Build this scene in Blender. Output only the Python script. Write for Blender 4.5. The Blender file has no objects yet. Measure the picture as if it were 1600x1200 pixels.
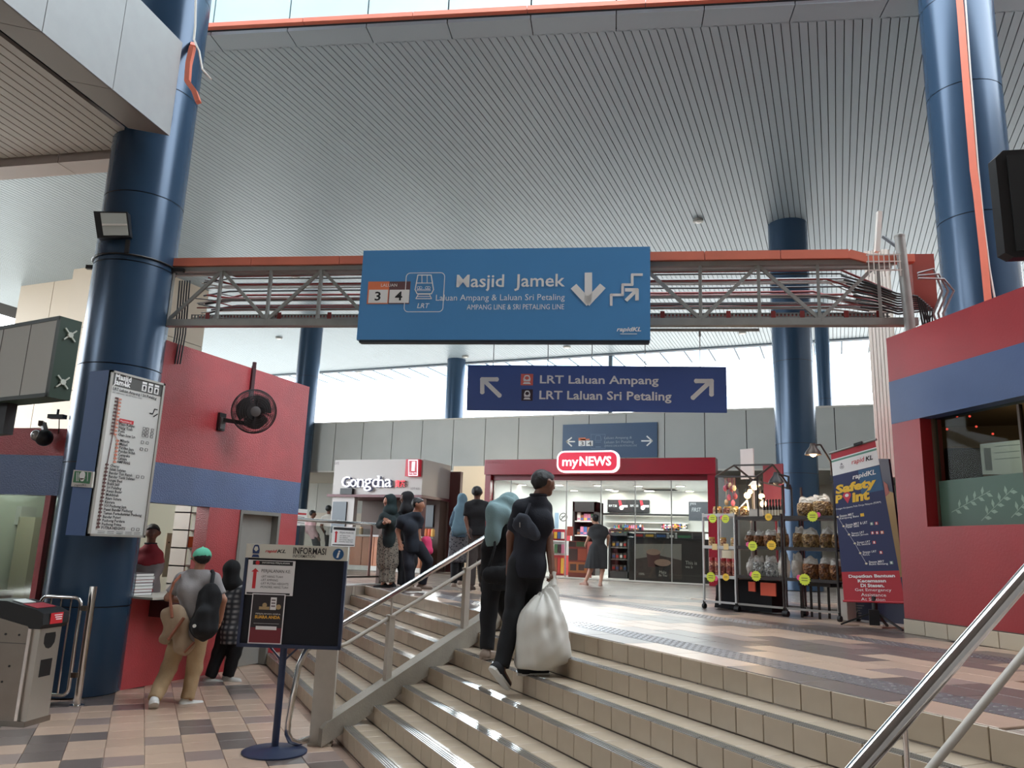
import bpy, bmesh, math, random
import numpy as np
from mathutils import Vector, Matrix

random.seed(7); rng = np.random.default_rng(7)
SC = bpy.context.scene; COL = SC.collection
PI = math.pi

# ---------------------------------------------------------------- camera
FPX, YAW, PITCH, ROLL = 1214.13, math.radians(22.686), math.radians(11.972), math.radians(2.080)
_d = np.array([-math.sin(YAW)*math.cos(PITCH), math.cos(YAW)*math.cos(PITCH), math.sin(PITCH)])
_r0 = np.array([math.cos(YAW), math.sin(YAW), 0.0]); _u0 = np.cross(_r0, _d)
CR = math.cos(ROLL)*_r0+math.sin(ROLL)*_u0; CU = -math.sin(ROLL)*_r0+math.cos(ROLL)*_u0; CD = _d
CAM = np.array([0.0, 0.0, 1.75])
cam = bpy.data.cameras.new('camera'); camo = bpy.data.objects.new('camera', cam); COL.objects.link(camo)
cam.sensor_width = 36; cam.lens = 36*FPX/1600; cam.clip_end = 500; cam.clip_start = .05
mw = Matrix.Identity(4)
for i in range(3):
    mw[i][0] = CR[i]; mw[i][1] = CU[i]; mw[i][2] = -CD[i]; mw[i][3] = CAM[i]
camo.matrix_world = mw; SC.camera = camo

# ---------------------------------------------------------------- daylight and exposure
W = bpy.data.worlds.new('sky'); SC.world = W; W.use_nodes = True
bg = W.node_tree.nodes['Background']; bg.inputs[0].default_value = (.86, .935, 1.0, 1); bg.inputs[1].default_value = 8.0
sun = bpy.data.lights.new('sun', 'SUN'); sun.energy = 6.0; sun.color = (1, .96, .90); sun.angle = math.radians(3.2)      # low hazy sun ahead, coming in under the far ceiling edge
suno = bpy.data.objects.new('sun', sun); COL.objects.link(suno)
_se, _sa = math.radians(18.6), math.radians(113.5)
suno.rotation_euler = Vector((math.cos(_se)*math.cos(_sa), math.cos(_se)*math.sin(_sa), math.sin(_se))).to_track_quat('Z', 'Y').to_euler()
SC.view_settings.view_transform = 'Standard'; SC.view_settings.look = 'None'
SC.view_settings.exposure = .14; SC.view_settings.gamma = 1.0; SC.view_settings.use_curve_mapping = False
SC.cycles.max_bounces = 8; SC.cycles.diffuse_bounces = 5; SC.cycles.glossy_bounces = 4; SC.cycles.transparent_max_bounces = 12
SC.cycles.caustics_reflective = False; SC.cycles.caustics_refractive = False
SC.cycles.sample_clamp_indirect = 6.0

def ray(x, y): return CR*(x-800)/FPX - CU*(y-600)/FPX + CD
def oz(x, y, z): v = ray(x, y); return CAM+v*(z-CAM[2])/v[2]
def opl(x, y, p, n):
    v = ray(x, y); n = np.array(n, float); return CAM+v*((np.array(p)-CAM)@n)/(v@n)
def ox(x, y, X): return opl(x, y, (X, 0, 0), (1, 0, 0))
def oy(x, y, Y): return opl(x, y, (0, Y, 0), (0, 1, 0))
def od(x, y, t): return CAM+ray(x, y)*t
DH = np.array([CD[0], CD[1], 0]); DH = DH/np.linalg.norm(DH)
def above(x, y, p): return opl(x, y, p, DH)

th = math.radians(15.1); TD = np.array([math.cos(th), math.sin(th), 0]); TN = np.array([-math.sin(th), math.cos(th), 0])
te = math.radians(47.2); ED = np.array([math.cos(te), math.sin(te), 0]); NDr = np.array([-math.sin(te), math.cos(te), 0])
ZV = np.array([0, 0, 1.0]); XV = np.array([1.0, 0, 0]); YV = np.array([0, 1.0, 0])
def A(*a): return np.array(a, float)
def unit(v): v = np.array(v, float); return v/np.linalg.norm(v)

# ---------------------------------------------------------------- materials
def lin(c):
    c = np.array(c, float)/255
    return tuple(np.where(c <= .04045, c/12.92, ((c+.055)/1.055)**2.4))
MATS = {}
def M(name, rgb, rough=.5, metal=0, var=0, scale=6, bump=0, bscale=60, emit=0, spec=.5, rnd=0, trans=0, ecol=None):
    if name in MATS: return MATS[name]
    m = bpy.data.materials.new(name); m.use_nodes = True; nt = m.node_tree; b = nt.nodes['Principled BSDF']
    c = lin(rgb); b.inputs['Base Color'].default_value = (*c, 1); b.inputs['Roughness'].default_value = rough
    b.inputs['Metallic'].default_value = metal; b.inputs['Specular IOR Level'].default_value = spec
    tc = nt.nodes.new('ShaderNodeTexCoord')
    src = None
    if var or rnd:
        mix = nt.nodes.new('ShaderNodeHueSaturation'); mix.inputs['Color'].default_value = (*c, 1)
        val = None
        if var:
            n = nt.nodes.new('ShaderNodeTexNoise'); n.inputs['Scale'].default_value = scale; n.inputs['Detail'].default_value = 5
            nt.links.new(tc.outputs['Object'], n.inputs['Vector'])
            mr = nt.nodes.new('ShaderNodeMapRange'); mr.inputs[1].default_value = .3; mr.inputs[2].default_value = .7
            mr.inputs[3].default_value = 1-var; mr.inputs[4].default_value = 1+var
            nt.links.new(n.outputs[0], mr.inputs[0]); val = mr.outputs[0]
        if rnd:
            oi = nt.nodes.new('ShaderNodeObjectInfo'); m2 = nt.nodes.new('ShaderNodeMapRange')
            m2.inputs[3].default_value = 1-rnd; m2.inputs[4].default_value = 1+rnd
            nt.links.new(oi.outputs['Random'], m2.inputs[0])
            if val is not None:
                mu = nt.nodes.new('ShaderNodeMath'); mu.operation = 'MULTIPLY'
                nt.links.new(val, mu.inputs[0]); nt.links.new(m2.outputs[0], mu.inputs[1]); val = mu.outputs[0]
            else: val = m2.outputs[0]
        nt.links.new(val, mix.inputs['Value']); nt.links.new(mix.outputs[0], b.inputs['Base Color'])
    if bump:
        n = nt.nodes.new('ShaderNodeTexNoise'); n.inputs['Scale'].default_value = bscale; n.inputs['Detail'].default_value = 3
        nt.links.new(tc.outputs['Object'], n.inputs['Vector'])
        bp = nt.nodes.new('ShaderNodeBump'); bp.inputs['Strength'].default_value = bump; bp.inputs['Distance'].default_value = .02
        nt.links.new(n.outputs[0], bp.inputs['Height']); nt.links.new(bp.outputs[0], b.inputs['Normal'])
    if emit:
        b.inputs['Emission Color'].default_value = (*lin(ecol or rgb), 1); b.inputs['Emission Strength'].default_value = emit
    if trans:
        b.inputs['Alpha'].default_value = 1-trans
    MATS[name] = m; return m

def glass_mat(name, tint=(235, 240, 238), mirror=.1, rough=.02):
    m = bpy.data.materials.new(name); m.use_nodes = True; nt = m.node_tree; nt.nodes.clear()
    o = nt.nodes.new('ShaderNodeOutputMaterial'); t = nt.nodes.new('ShaderNodeBsdfTransparent'); g = nt.nodes.new('ShaderNodeBsdfGlossy')
    t.inputs[0].default_value = (*lin(tint), 1); g.inputs['Roughness'].default_value = rough
    lw = nt.nodes.new('ShaderNodeLayerWeight'); lw.inputs[0].default_value = .5
    pw = nt.nodes.new('ShaderNodeMath'); pw.operation = 'POWER'; pw.inputs[1].default_value = 5; nt.links.new(lw.outputs['Facing'], pw.inputs[0])
    ad = nt.nodes.new('ShaderNodeMath'); ad.operation = 'ADD'; ad.use_clamp = True; ad.inputs[1].default_value = mirror
    mx = nt.nodes.new('ShaderNodeMixShader'); nt.links.new(pw.outputs[0], ad.inputs[0]); nt.links.new(ad.outputs[0], mx.inputs[0])
    nt.links.new(t.outputs[0], mx.inputs[1]); nt.links.new(g.outputs[0], mx.inputs[2]); nt.links.new(mx.outputs[0], o.inputs[0])
    MATS[name] = m; return m

def sheet_mat(name, rgb, through):
    m = bpy.data.materials.new(name); m.use_nodes = True; nt = m.node_tree; nt.nodes.clear()
    o = nt.nodes.new('ShaderNodeOutputMaterial'); t = nt.nodes.new('ShaderNodeBsdfTransparent'); d = nt.nodes.new('ShaderNodeBsdfDiffuse'); tl = nt.nodes.new('ShaderNodeBsdfTranslucent')
    for n in (t, d, tl): n.inputs[0].default_value = (*lin(rgb), 1)
    m1 = nt.nodes.new('ShaderNodeMixShader'); m1.inputs[0].default_value = .5; nt.links.new(d.outputs[0], m1.inputs[1]); nt.links.new(tl.outputs[0], m1.inputs[2])
    m2 = nt.nodes.new('ShaderNodeMixShader'); m2.inputs[0].default_value = through; nt.links.new(m1.outputs[0], m2.inputs[1]); nt.links.new(t.outputs[0], m2.inputs[2]); nt.links.new(m2.outputs[0], o.inputs[0])
    MATS[name] = m; return m

def tile_ground(name, c1, c2, grout, sz, ang, rough):
    """continuous tiled surface for distances where single tiles cannot be told apart"""
    m = bpy.data.materials.new(name); m.use_nodes = True; nt = m.node_tree; b = nt.nodes['Principled BSDF']
    tc = nt.nodes.new('ShaderNodeTexCoord'); mp = nt.nodes.new('ShaderNodeMapping'); mp.inputs['Rotation'].default_value = (0, 0, -ang)
    br = nt.nodes.new('ShaderNodeTexBrick'); br.offset = 0; br.inputs['Scale'].default_value = 1/sz; br.inputs['Mortar Size'].default_value = .012
    br.inputs['Brick Width'].default_value = 1; br.inputs['Row Height'].default_value = 1
    br.inputs['Color1'].default_value = (*lin(c1), 1); br.inputs['Color2'].default_value = (*lin(c2), 1); br.inputs['Mortar'].default_value = (*lin(grout), 1)
    nt.links.new(tc.outputs['Object'], mp.inputs[0]); nt.links.new(mp.outputs[0], br.inputs[0]); nt.links.new(br.outputs[0], b.inputs['Base Color'])
    b.inputs['Roughness'].default_value = rough
    MATS[name] = m; return m

# ---------------------------------------------------------------- mesh building
class MB:
    def __init__(s): s.v = []; s.f = []; s.mi = []; s.n = 0; s.marks = []
    def mark(s): s.marks.append((len(s.v), len(s.f), s.n)); return s   # next shapes form a piece of their own
    def add(s, vs, fs, mi=0):
        vs = np.asarray(vs, float).reshape(-1, 3); s.v.append(vs)
        for f in fs: s.f.append([int(i)+s.n for i in f]); s.mi.append(mi)
        s.n += len(vs); return s
    def obox(s, o, a, b, c, mi=0):
        o, a, b, c = [np.asarray(q, float) for q in (o, a, b, c)]
        vs = [o, o+a, o+a+b, o+b, o+c, o+a+c, o+a+b+c, o+b+c]
        fs = [(0, 3, 2, 1), (4, 5, 6, 7), (0, 1, 5, 4), (1, 2, 6, 5), (2, 3, 7, 6), (3, 0, 4, 7)]
        if np.dot(np.cross(a, b), c) < 0: fs = [f[::-1] for f in fs]
        return s.add(vs, fs, mi)
    def bb(s, lo, hi, mi=0):
        lo, hi = np.asarray(lo, float), np.asarray(hi, float); d = hi-lo
        return s.obox(lo, (d[0], 0, 0), (0, d[1], 0), (0, 0, d[2]), mi)
    def bar(s, p, q, w, h, up=ZV, mi=0):
        """rectangular bar from p to q, w across and h along up"""
        p, q = np.asarray(p, float), np.asarray(q, float); ax = unit(q-p); sd = np.cross(ax, up)
        if np.linalg.norm(sd) < 1e-6: sd = np.cross(ax, XV)
        sd = unit(sd); u = np.cross(sd, ax)
        return s.obox(p-sd*w/2-u*h/2, sd*w, u*h, q-p, mi)
    def tube(s, pts, r, n=10, closed=False, caps=True, mi=0):
        pts = [np.asarray(p, float) for p in pts]; k = len(pts)
        rr = r if hasattr(r, '__len__') else [r]*k
        rings = []; prev = None
        for i, p in enumerate(pts):
            if closed: t = unit(pts[(i+1) % k]-pts[i-1])
            else: t = unit((pts[min(i+1, k-1)]-pts[max(i-1, 0)]))
            if prev is None:
                a = np.cross(t, ZV)
                if np.linalg.norm(a) < .1: a = np.cross(t, XV)
                a = unit(a)
            else: a = unit(prev-t*(prev@t))
            prev = a; b = np.cross(t, a)
            rings.append([p+rr[i]*(math.cos(2*PI*j/n)*a+math.sin(2*PI*j/n)*b) for j in range(n)])
        fs = []; m = k if closed else k-1
        for i in range(m):
            for j in range(n):
                i2 = (i+1) % k; fs.append((i*n+j, i*n+(j+1) % n, i2*n+(j+1) % n, i2*n+j))
        if caps and not closed: fs += [tuple(range(n))[::-1], tuple((k-1)*n+j for j in range(n))]
        return s.add(np.concatenate(rings), fs, mi)
    def cyl(s, p, q, r, r2=None, n=16, mi=0): return s.tube([p, q], [r, r if r2 is None else r2], n, mi=mi)
    def lathe(s, prof, o=(0, 0, 0), n=16, ax=None, mi=0):
        """prof: (radius, height) pairs turned about ax through o"""
        o = np.asarray(o, float); w = unit(ax) if ax is not None else ZV
        a = np.cross(w, XV); a = unit(a) if np.linalg.norm(a) > .1 else unit(np.cross(w, YV)); b = np.cross(w, a)
        vs = []; k = len(prof)
        for r, h in prof:
            for j in range(n): vs.append(o+w*h+max(r, 1e-4)*(math.cos(2*PI*j/n)*a+math.sin(2*PI*j/n)*b))
        fs = [(i*n+j, i*n+(j+1) % n, (i+1)*n+(j+1) % n, (i+1)*n+j) for i in range(k-1) for j in range(n)]
        fs += [tuple(range(n))[::-1], tuple((k-1)*n+j for j in range(n))]
        return s.add(vs, fs, mi)
    def prism(s, poly, o, u, v, w, mi=0):
        o, u, v, w = [np.asarray(q, float) for q in (o, u, v, w)]; k = len(poly)
        base = [o+u*a+v*b for a, b in poly]; vs = base+[p+w for p in base]
        ar = sum(poly[i][0]*poly[(i+1) % k][1]-poly[(i+1) % k][0]*poly[i][1] for i in range(k))
        flip = (ar > 0) == (np.dot(np.cross(u, v), w) > 0)
        fs = [tuple(range(k))[::-1], tuple(range(k, 2*k))]+[(i, (i+1) % k, k+(i+1) % k, k+i) for i in range(k)]
        if not flip: fs = [f[::-1] for f in fs]
        return s.add(vs, fs, mi)
    def sph(s, c, r, n=12, sc=(1, 1, 1), mi=0):
        c = np.asarray(c, float); vs = []; m = max(4, n//2); fs = []
        for i in range(m+1):
            t = PI*i/m
            for j in range(n): vs.append(c+r*np.array(sc)*np.array([math.sin(t)*math.cos(2*PI*j/n), math.sin(t)*math.sin(2*PI*j/n), -math.cos(t)]))
        fs = [(i*n+j, i*n+(j+1) % n, (i+1)*n+(j+1) % n, (i+1)*n+j) for i in range(m) for j in range(n)]
        return s.add(vs, fs, mi)
    def build(s, name, mat, parent=None, smooth=False, loc=None, ang=40):
        if not s.v: return None
        if s.marks:
            ms = s.marks+[(len(s.v), len(s.f), s.n)]; ms = ([(0, 0, 0)] if ms[0][0] > 0 else [])+ms; first = None
            for (a, b, n0), (c, e, n1) in zip(ms[:-1], ms[1:]):
                if c == a: continue
                q = MB(); q.v = s.v[a:c]; q.f = [[i-n0 for i in f] for f in s.f[b:e]]; q.mi = s.mi[b:e]; q.n = n1-n0
                o = q.build(name, mat, parent, smooth, loc, ang); first = first or o
            return first
        vs = np.concatenate(s.v)
        if parent is not None: o = ORG[parent.name]; 
        elif loc is not None: o = np.asarray(loc, float)
        else: o = np.array([(vs[:, 0].min()+vs[:, 0].max())/2, (vs[:, 1].min()+vs[:, 1].max())/2, vs[:, 2].min()])
        me = bpy.data.meshes.new(name); me.from_pydata((vs-o).tolist(), [], s.f)
        ms = mat if isinstance(mat, (list, tuple)) else [mat]
        for m in ms: me.materials.append(m)
        if len(ms) > 1: me.polygons.foreach_set('material_index', s.mi)
        if smooth:
            me.shade_smooth()
            if ang: me.set_sharp_from_angle(angle=math.radians(ang))
        return link(name, me, parent, o)

ORG = {}
def link(name, me, parent, o):
    ob = bpy.data.objects.new(name, me); COL.objects.link(ob)
    if parent is not None: ob.parent = parent; ORG[ob.name] = ORG[parent.name]
    else: ob.location = o; ORG[ob.name] = np.asarray(o, float)
    return ob
def thing(name, label, cat, loc, group=None):
    ob = bpy.data.objects.new(name, None); COL.objects.link(ob); ob.location = loc; ob.empty_display_size = .1
    ORG[ob.name] = np.asarray(loc, float); return tag(ob, label, cat, group)
def tag(ob, label, cat, group=None):
    ob['label'] = label; ob['category'] = cat
    if group: ob['group'] = group
    return ob
def structure(ob): ob['kind'] = 'structure'; return ob
def inst(name, me, parent, loc, rotz=0, sc=(1, 1, 1)):
    """one more piece that shares mesh data"""
    ob = bpy.data.objects.new(name, me); COL.objects.link(ob); ob.parent = parent
    ob.location = np.asarray(loc, float)-ORG[parent.name]; ob.rotation_euler = (0, 0, rotz); ob.scale = sc
    return ob
NTH = ['first', 'second', 'third', 'fourth', 'fifth', 'sixth', 'seventh', 'eighth', 'ninth', 'tenth', 'eleventh', 'twelfth', 'thirteenth', 'fourteenth', 'fifteenth', 'sixteenth']
def dup(root, loc, rotz=0, label=None, sc=1):
    r = root.copy(); COL.objects.link(r); r.location = loc; r.rotation_euler = (0, 0, rotz); r.scale = (sc,)*3
    if label: r['label'] = label
    for ch in list(root.children):
        c = ch.copy(); COL.objects.link(c); c.parent = r
        for g in list(ch.children):
            k = g.copy(); COL.objects.link(k); k.parent = c
    return r

class FR:
    """flat face in space: origin, unit right, unit up, normal towards the viewer"""
    def __init__(s, o, U, V=ZV): s.o = np.asarray(o, float); s.U = unit(U); s.V = unit(V); s.W = np.cross(s.U, s.V)
    def px(s, x, y):
        q = opl(x, y, s.o, s.W)-s.o; return q@s.U, q@s.V
    def P(s, u, v, d=0): return s.o+s.U*u+s.V*v+s.W*d
    def rect(s, mb, u0, v0, u1, v1, d0=0, d1=.004, mi=0):
        return mb.obox(s.P(u0, v0, d0), s.U*(u1-u0), s.V*(v1-v0), s.W*(d1-d0), mi)
    def prect(s, mb, x0, y0, x1, y1, d0=0, d1=.004, mi=0):
        xm, ym = (x0+x1)/2, (y0+y1)/2
        return s.rect(mb, s.px(x0, ym)[0], s.px(xm, y1)[1], s.px(x1, ym)[0], s.px(xm, y0)[1], d0, d1, mi)
    def poly(s, mb, pts, d0=0, d1=.004, mi=0): return mb.prism(pts, s.P(0, 0, d0), s.U, s.V, s.W*(d1-d0), mi)
    def ppoly(s, mb, pts, d0=0, d1=.004, mi=0): return s.poly(mb, [s.px(*p) for p in pts], d0, d1, mi)

class WF:
    """gently twisted sheet given by its four corners (lower left, lower right, upper right, upper left) and where they are seen"""
    def __init__(s, C4, Q4):
        s.C = [np.asarray(c, float) for c in C4]; s.Q = [np.asarray(c, float) for c in Q4]; s.W = unit(np.cross(s.C[1]-s.C[0], s.C[3]-s.C[0]))
    def P(s, u, v, d=0): return (1-u)*(1-v)*s.C[0]+u*(1-v)*s.C[1]+u*v*s.C[2]+(1-u)*v*s.C[3]+s.W*d
    def px(s, x, y):
        u = v = .5; p = np.array([x, y], float); Q = s.Q
        for _ in range(12):
            f = (1-u)*(1-v)*Q[0]+u*(1-v)*Q[1]+u*v*Q[2]+(1-u)*v*Q[3]-p
            J = np.array([(1-v)*(Q[1]-Q[0])+v*(Q[2]-Q[3]), (1-u)*(Q[3]-Q[0])+u*(Q[2]-Q[1])]).T
            du = np.linalg.solve(J, -f); u += du[0]; v += du[1]
        return u, v
    def poly(s, mb, pts, d0=0, d1=.004, mi=0):
        k = len(pts); ar = sum(pts[i][0]*pts[(i+1) % k][1]-pts[(i+1) % k][0]*pts[i][1] for i in range(k))
        if ar < 0: pts = pts[::-1]
        vs = [s.P(*p, d0) for p in pts]+[s.P(*p, d1) for p in pts]
        return mb.add(vs, [tuple(range(k))[::-1], tuple(range(k, 2*k))]+[(i, (i+1) % k, k+(i+1) % k, k+i) for i in range(k)], mi)
    def ppoly(s, mb, pts, d0=0, d1=.004, mi=0): return s.poly(mb, [s.px(*p) for p in pts], d0, d1, mi)
    def rect(s, mb, u0, v0, u1, v1, d0=0, d1=.004, mi=0): return s.poly(mb, [(u0, v0), (u1, v0), (u1, v1), (u0, v1)], d0, d1, mi)

TXT = []
def text_mesh(mb, s, fr, u0, v0, u1, v1, d0=.004, bold=0., shear=0., ext=.001, asp=False, mi=0):
    """lettering whose glyph box fills u0..u1, v0..v1 on the face"""
    cu = bpy.data.curves.new('lettering', 'FONT'); cu.body = s; cu.size = 1; cu.offset = bold; cu.shear = shear
    cu.resolution_u = 2; cu.fill_mode = 'FRONT'
    ob = bpy.data.objects.new('lettering_source', cu); me = bpy.data.meshes.new_from_object(ob)
    n = len(me.vertices); co = np.empty(n*3); me.vertices.foreach_get('co', co); co = co.reshape(-1, 3)
    fs = [tuple(p.vertices) for p in me.polygons]
    bpy.data.objects.remove(ob); bpy.data.curves.remove(cu); bpy.data.meshes.remove(me)
    lo, hi = co.min(0), co.max(0); sp = hi-lo
    sx = (u1-u0)/sp[0]; sy = (v1-v0)/sp[1]
    if asp: sx = sy = min(sx, sy)
    x = u0+(co[:, 0]-lo[0])*sx; y = v0+(co[:, 1]-lo[1])*sy
    mb.mark(); P = fr.o+np.outer(x, fr.U)+np.outer(y, fr.V)+fr.W*(d0+ext) if not hasattr(fr, 'Q') else np.array([fr.P(a, b, d0+ext) for a, b in zip(x, y)])
    mb.add(P, fs, mi); return mb
def ptext(mb, s, fr, x0, y0, x1, y1, **k):
    xm, ym = (x0+x1)/2, (y0+y1)/2
    return text_mesh(mb, s, fr, fr.px(x0, ym)[0], fr.px(xm, y1)[1], fr.px(x1, ym)[0], fr.px(xm, y0)[1], **k)
# ================================================================ materials in common use
red = M('red_wall_paint', (180, 58, 64), .4, var=.12, scale=2.5, bump=.4, bscale=60, spec=.95)
red_s = M('red_smooth_paint', (160, 40, 46), .42, var=.06, scale=2.5, bump=.06, bscale=40, spec=.45); blue_s = M('blue_smooth_paint', (66, 88, 130), .45, var=.06, scale=2.5, bump=.06, bscale=40)
blue = M('blue_wall_paint', (74, 98, 144), .4, var=.10, scale=2.5, bump=.4, bscale=60, spec=.95)
colblue = M('blue_column_cladding', (48, 71, 95), .24, .25, var=.04, scale=1.2)
grout = M('tile_grout', (92, 80, 72), .8)
tile_a = M('beige_floor_tile', (180, 154, 134), .28, var=.05, scale=5, rnd=.07)
tile_b = M('grey_floor_tile', (104, 93, 88), .28, var=.05, scale=5, rnd=.08)
tile_c = M('taupe_floor_tile', (140, 122, 114), .28, var=.05, scale=5, rnd=.07)
step_t = M('cream_stair_tile', (174, 158, 138), .27, var=.05, scale=5, rnd=.05)
step_n = M('grey_nosing_tile', (118, 112, 106), .27, var=.05, scale=8, rnd=.04)
steel = M('brushed_steel', (146, 138, 130), .32, 1, var=.05)
chrome = M('polished_steel', (225, 222, 220), .1, 1)
cream_paint = M('cream_painted_steel', (186, 178, 166), .5, var=.06, scale=9)
galv = M('galvanised_steel', (150, 150, 146), .5, .5, var=.08)
orange = M('orange_trunking', (212, 118, 94), .5, var=.07, scale=3)
black = M('black_plastic', (22, 23, 25), .45)
blackm = M('black_metal', (34, 33, 34), .45, .3)
white = M('white_print', (238, 238, 236), .5)
offwhite = M('off_white_paint', (205, 202, 194), .55, var=.03)
slat_m = M('ceiling_slat_aluminium', (154, 169, 179), .42, .1, rnd=.02)
dark = M('dark_void', (18, 18, 20), .9)
panel_m = M('white_cladding_panel', (178, 180, 175), .5, var=.035, scale=1.2, rnd=.025)
cyan_m = M('pale_cyan_cladding', (176, 200, 204), .5, var=.03, scale=1.5, rnd=.02)
UP = 1.057; H = UP/7; G = .281; E0 = 1.810

# ================================================================ ground outside, then the lower floor
mb = MB(); mb.bb((-160, -80, -.6), (120, 160, -.42)); structure(mb.build('ground', M('outside_ground', (150, 146, 138), .9, var=.1, scale=.3)))
mb = MB(); mb.bb((-24, -8, -.3), (10, 20, -.012)); floor = structure(mb.build('floor', tile_ground('far_floor_tiles', (176, 150, 132), (150, 128, 114), (92, 80, 72), .3, te, .4), loc=(0, 0, 0)))
def en(e, n, z=0): return ED*e+NDr*n+ZV*z
def tile_mesh(name, a, b, hgt, mat, gap=.004, bev=.003):
    q = MB(); x, y = a/2-gap/2, b/2-gap/2
    vs = [(-x, -y, 0), (x, -y, 0), (x, y, 0), (-x, y, 0)]+[(sx*(x-bev)*1, sy*(y-bev)*1, hgt) for sx, sy in ((-1, -1), (1, -1), (1, 1), (-1, 1))]
    vs = [(-x, -y, 0), (x, -y, 0), (x, y, 0), (-x, y, 0), (-x, -y, hgt-bev), (x, -y, hgt-bev), (x, y, hgt-bev), (-x, y, hgt-bev),
          (-x+bev, -y+bev, hgt), (x-bev, -y+bev, hgt), (x-bev, y-bev, hgt), (-x+bev, y-bev, hgt)]
    fs = [(8, 9, 10, 11)]+[(i, (i+1) % 4, 4+(i+1) % 4, 4+i) for i in range(4)]+[(4+i, 4+(i+1) % 4, 8+(i+1) % 4, 8+i) for i in range(4)]
    me = bpy.data.meshes.new(name); me.from_pydata(vs, [], fs); me.materials.append(mat); return me
def topx(p):
    q = np.asarray(p, float)-CAM; z = q@CD; return 800+FPX*(q@CR)/z, 600-FPX*(q@CU)/z, z
tms = [tile_mesh('floor_tile', .3, .3, .012, m) for m in (tile_a, tile_b, tile_c)]
cand = []
for i in range(-14, 8):
    for j in range(10, 48):
        e, n = -.082+i*.298+.149, .31*j+.155; c = en(e, n, -.012)
        x, y, z = topx(c)
        if z < 1 or not(-70 < x < 1100 and y < 1290): continue
        if e > E0-.02 or c[0] < -7.72 and n > 9.9: continue
        if x > 560: continue
        cand.append((z, e, n, c, i, j))
cand.sort(key=lambda t: t[0])
for z, e, n, c, i, j in cand[:300]:
    k = 0
    h = (i*7+j*13) % 11
    if (i+j//2) % 5 == 0 and h < 7: k = 1
    elif h in (2, 5): k = 2
    if -1.0 < e < 0 and j % 5 == 1: k = 1
    o = inst('floor_tile', tms[k], floor, c, te, (.993, 1.033, 1))

# ================================================================ stairs: seven risers, left end bounded by the red wall
e_top = E0+6*G
def nleft(e):
    nb = (e*math.cos(te)+7.66)/math.sin(te)
    K = A(-7.4, 11.8)
    return nb
mb = MB()
for k in range(6):
    e0, e1 = E0+k*G, E0+(k+1)*G; nl = nleft(e0)+.5
    mb.obox(en(e0+.012, .2, -.2), ED*(e1-e0+.3), NDr*(nl-.2), ZV*((k+1)*H+.2-.012))
stairs = structure(mb.build('stairs', grout, loc=(0, 0, 0)))
tw = .222
rm = tile_mesh('riser_tile', tw, H-.004, .012, step_t, gap=.005); tm = tile_mesh('tread_tile', G-.085, tw, .012, step_t, gap=.005); nm = tile_mesh('nosing_tile', .085, tw, .012, step_n, gap=.005)
def put(name, me, c, axes, parent):
    ob = bpy.data.objects.new(name, me); COL.objects.link(ob); ob.parent = parent
    m = Matrix.Identity(4)
    for i in range(3):
        for j in range(3): m[i][j] = axes[j][i]
        m[i][3] = c[i]-ORG[parent.name][i]
    ob.matrix_local = m; return ob
rl, tl, nl_ = [], [], []
for k in range(7):
    e = E0+k*G
    for j in range(0, 62):
        n = 2.0+tw*(j+.5)
        if n > nleft(e)+.1: break
        c = en(e, n, (k+.5)*H); x, y, z = topx(c); vis = -40 < x < 1640 and y < 1250
        if vis: rl.append((z, c))
        if k < 6:
            c2 = en(e+.085+(G-.085)/2, n, (k+1)*H-.012); tl.append((z, c2, vis))
            c3 = en(e+.0425, n, (k+1)*H-.012); nl_.append((z, c3, vis))
ax_r = (NDr, ZV, -ED) if np.dot(np.cross(NDr, ZV), -ED) > 0 else (-NDr, ZV, -ED)
far_r, far_t, far_n = MB(), MB(), MB()
for i, (z, c) in enumerate(sorted(rl, key=lambda t: t[0])):
    if i < 300: put('riser_tile', rm, c+ED*.012, ax_r, stairs)
    else: far_r.obox(c-NDr*(tw/2-.003)-ZV*(H/2-.003)+ED*.012, NDr*(tw-.006), ZV*(H-.006), -ED*.012)
for i, (z, c, vis) in enumerate(sorted(tl, key=lambda t: (not t[2], t[0]))):
    if i < 300: put('tread_tile', tm, c, (ED, NDr, ZV), stairs)
    elif vis: far_t.obox(c-NDr*(tw/2-.003)-ED*((G-.085)/2-.003), NDr*(tw-.006), ED*(G-.091), ZV*.012)
# nosing tiles carry three anti-slip ribs
for q in range(3):
    pass
nq = MB(); x, y = .0425-.0025, tw/2-.0025
nq.bb((-x, -y, 0), (x, y, .010))
for q in range(3): nq.bb((-.026+q*.02, -y, .010), (-.016+q*.02, y, .0135))
nmesh = bpy.data.meshes.new('nosing_tile'); nmesh.from_pydata(np.concatenate(nq.v).tolist(), [], nq.f); nmesh.materials.append(step_n)
for i, (z, c, vis) in enumerate(sorted(nl_, key=lambda t: (not t[2], t[0]))):
    if i < 300: put('nosing_tile', nmesh, c, (ED, NDr, ZV), stairs)
    elif vis: far_n.obox(c-NDr*(tw/2-.003)-ED*.04, NDr*(tw-.006), ED*.08, ZV*.012)
for q, nme, mt in ((far_r, 'distant_riser_tiles', step_t), (far_t, 'distant_tread_tiles', step_t), (far_n, 'distant_nosing_tiles', step_n)):
    o = q.build(nme, mt, stairs)
    if o: o['kind'] = 'stuff'

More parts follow.
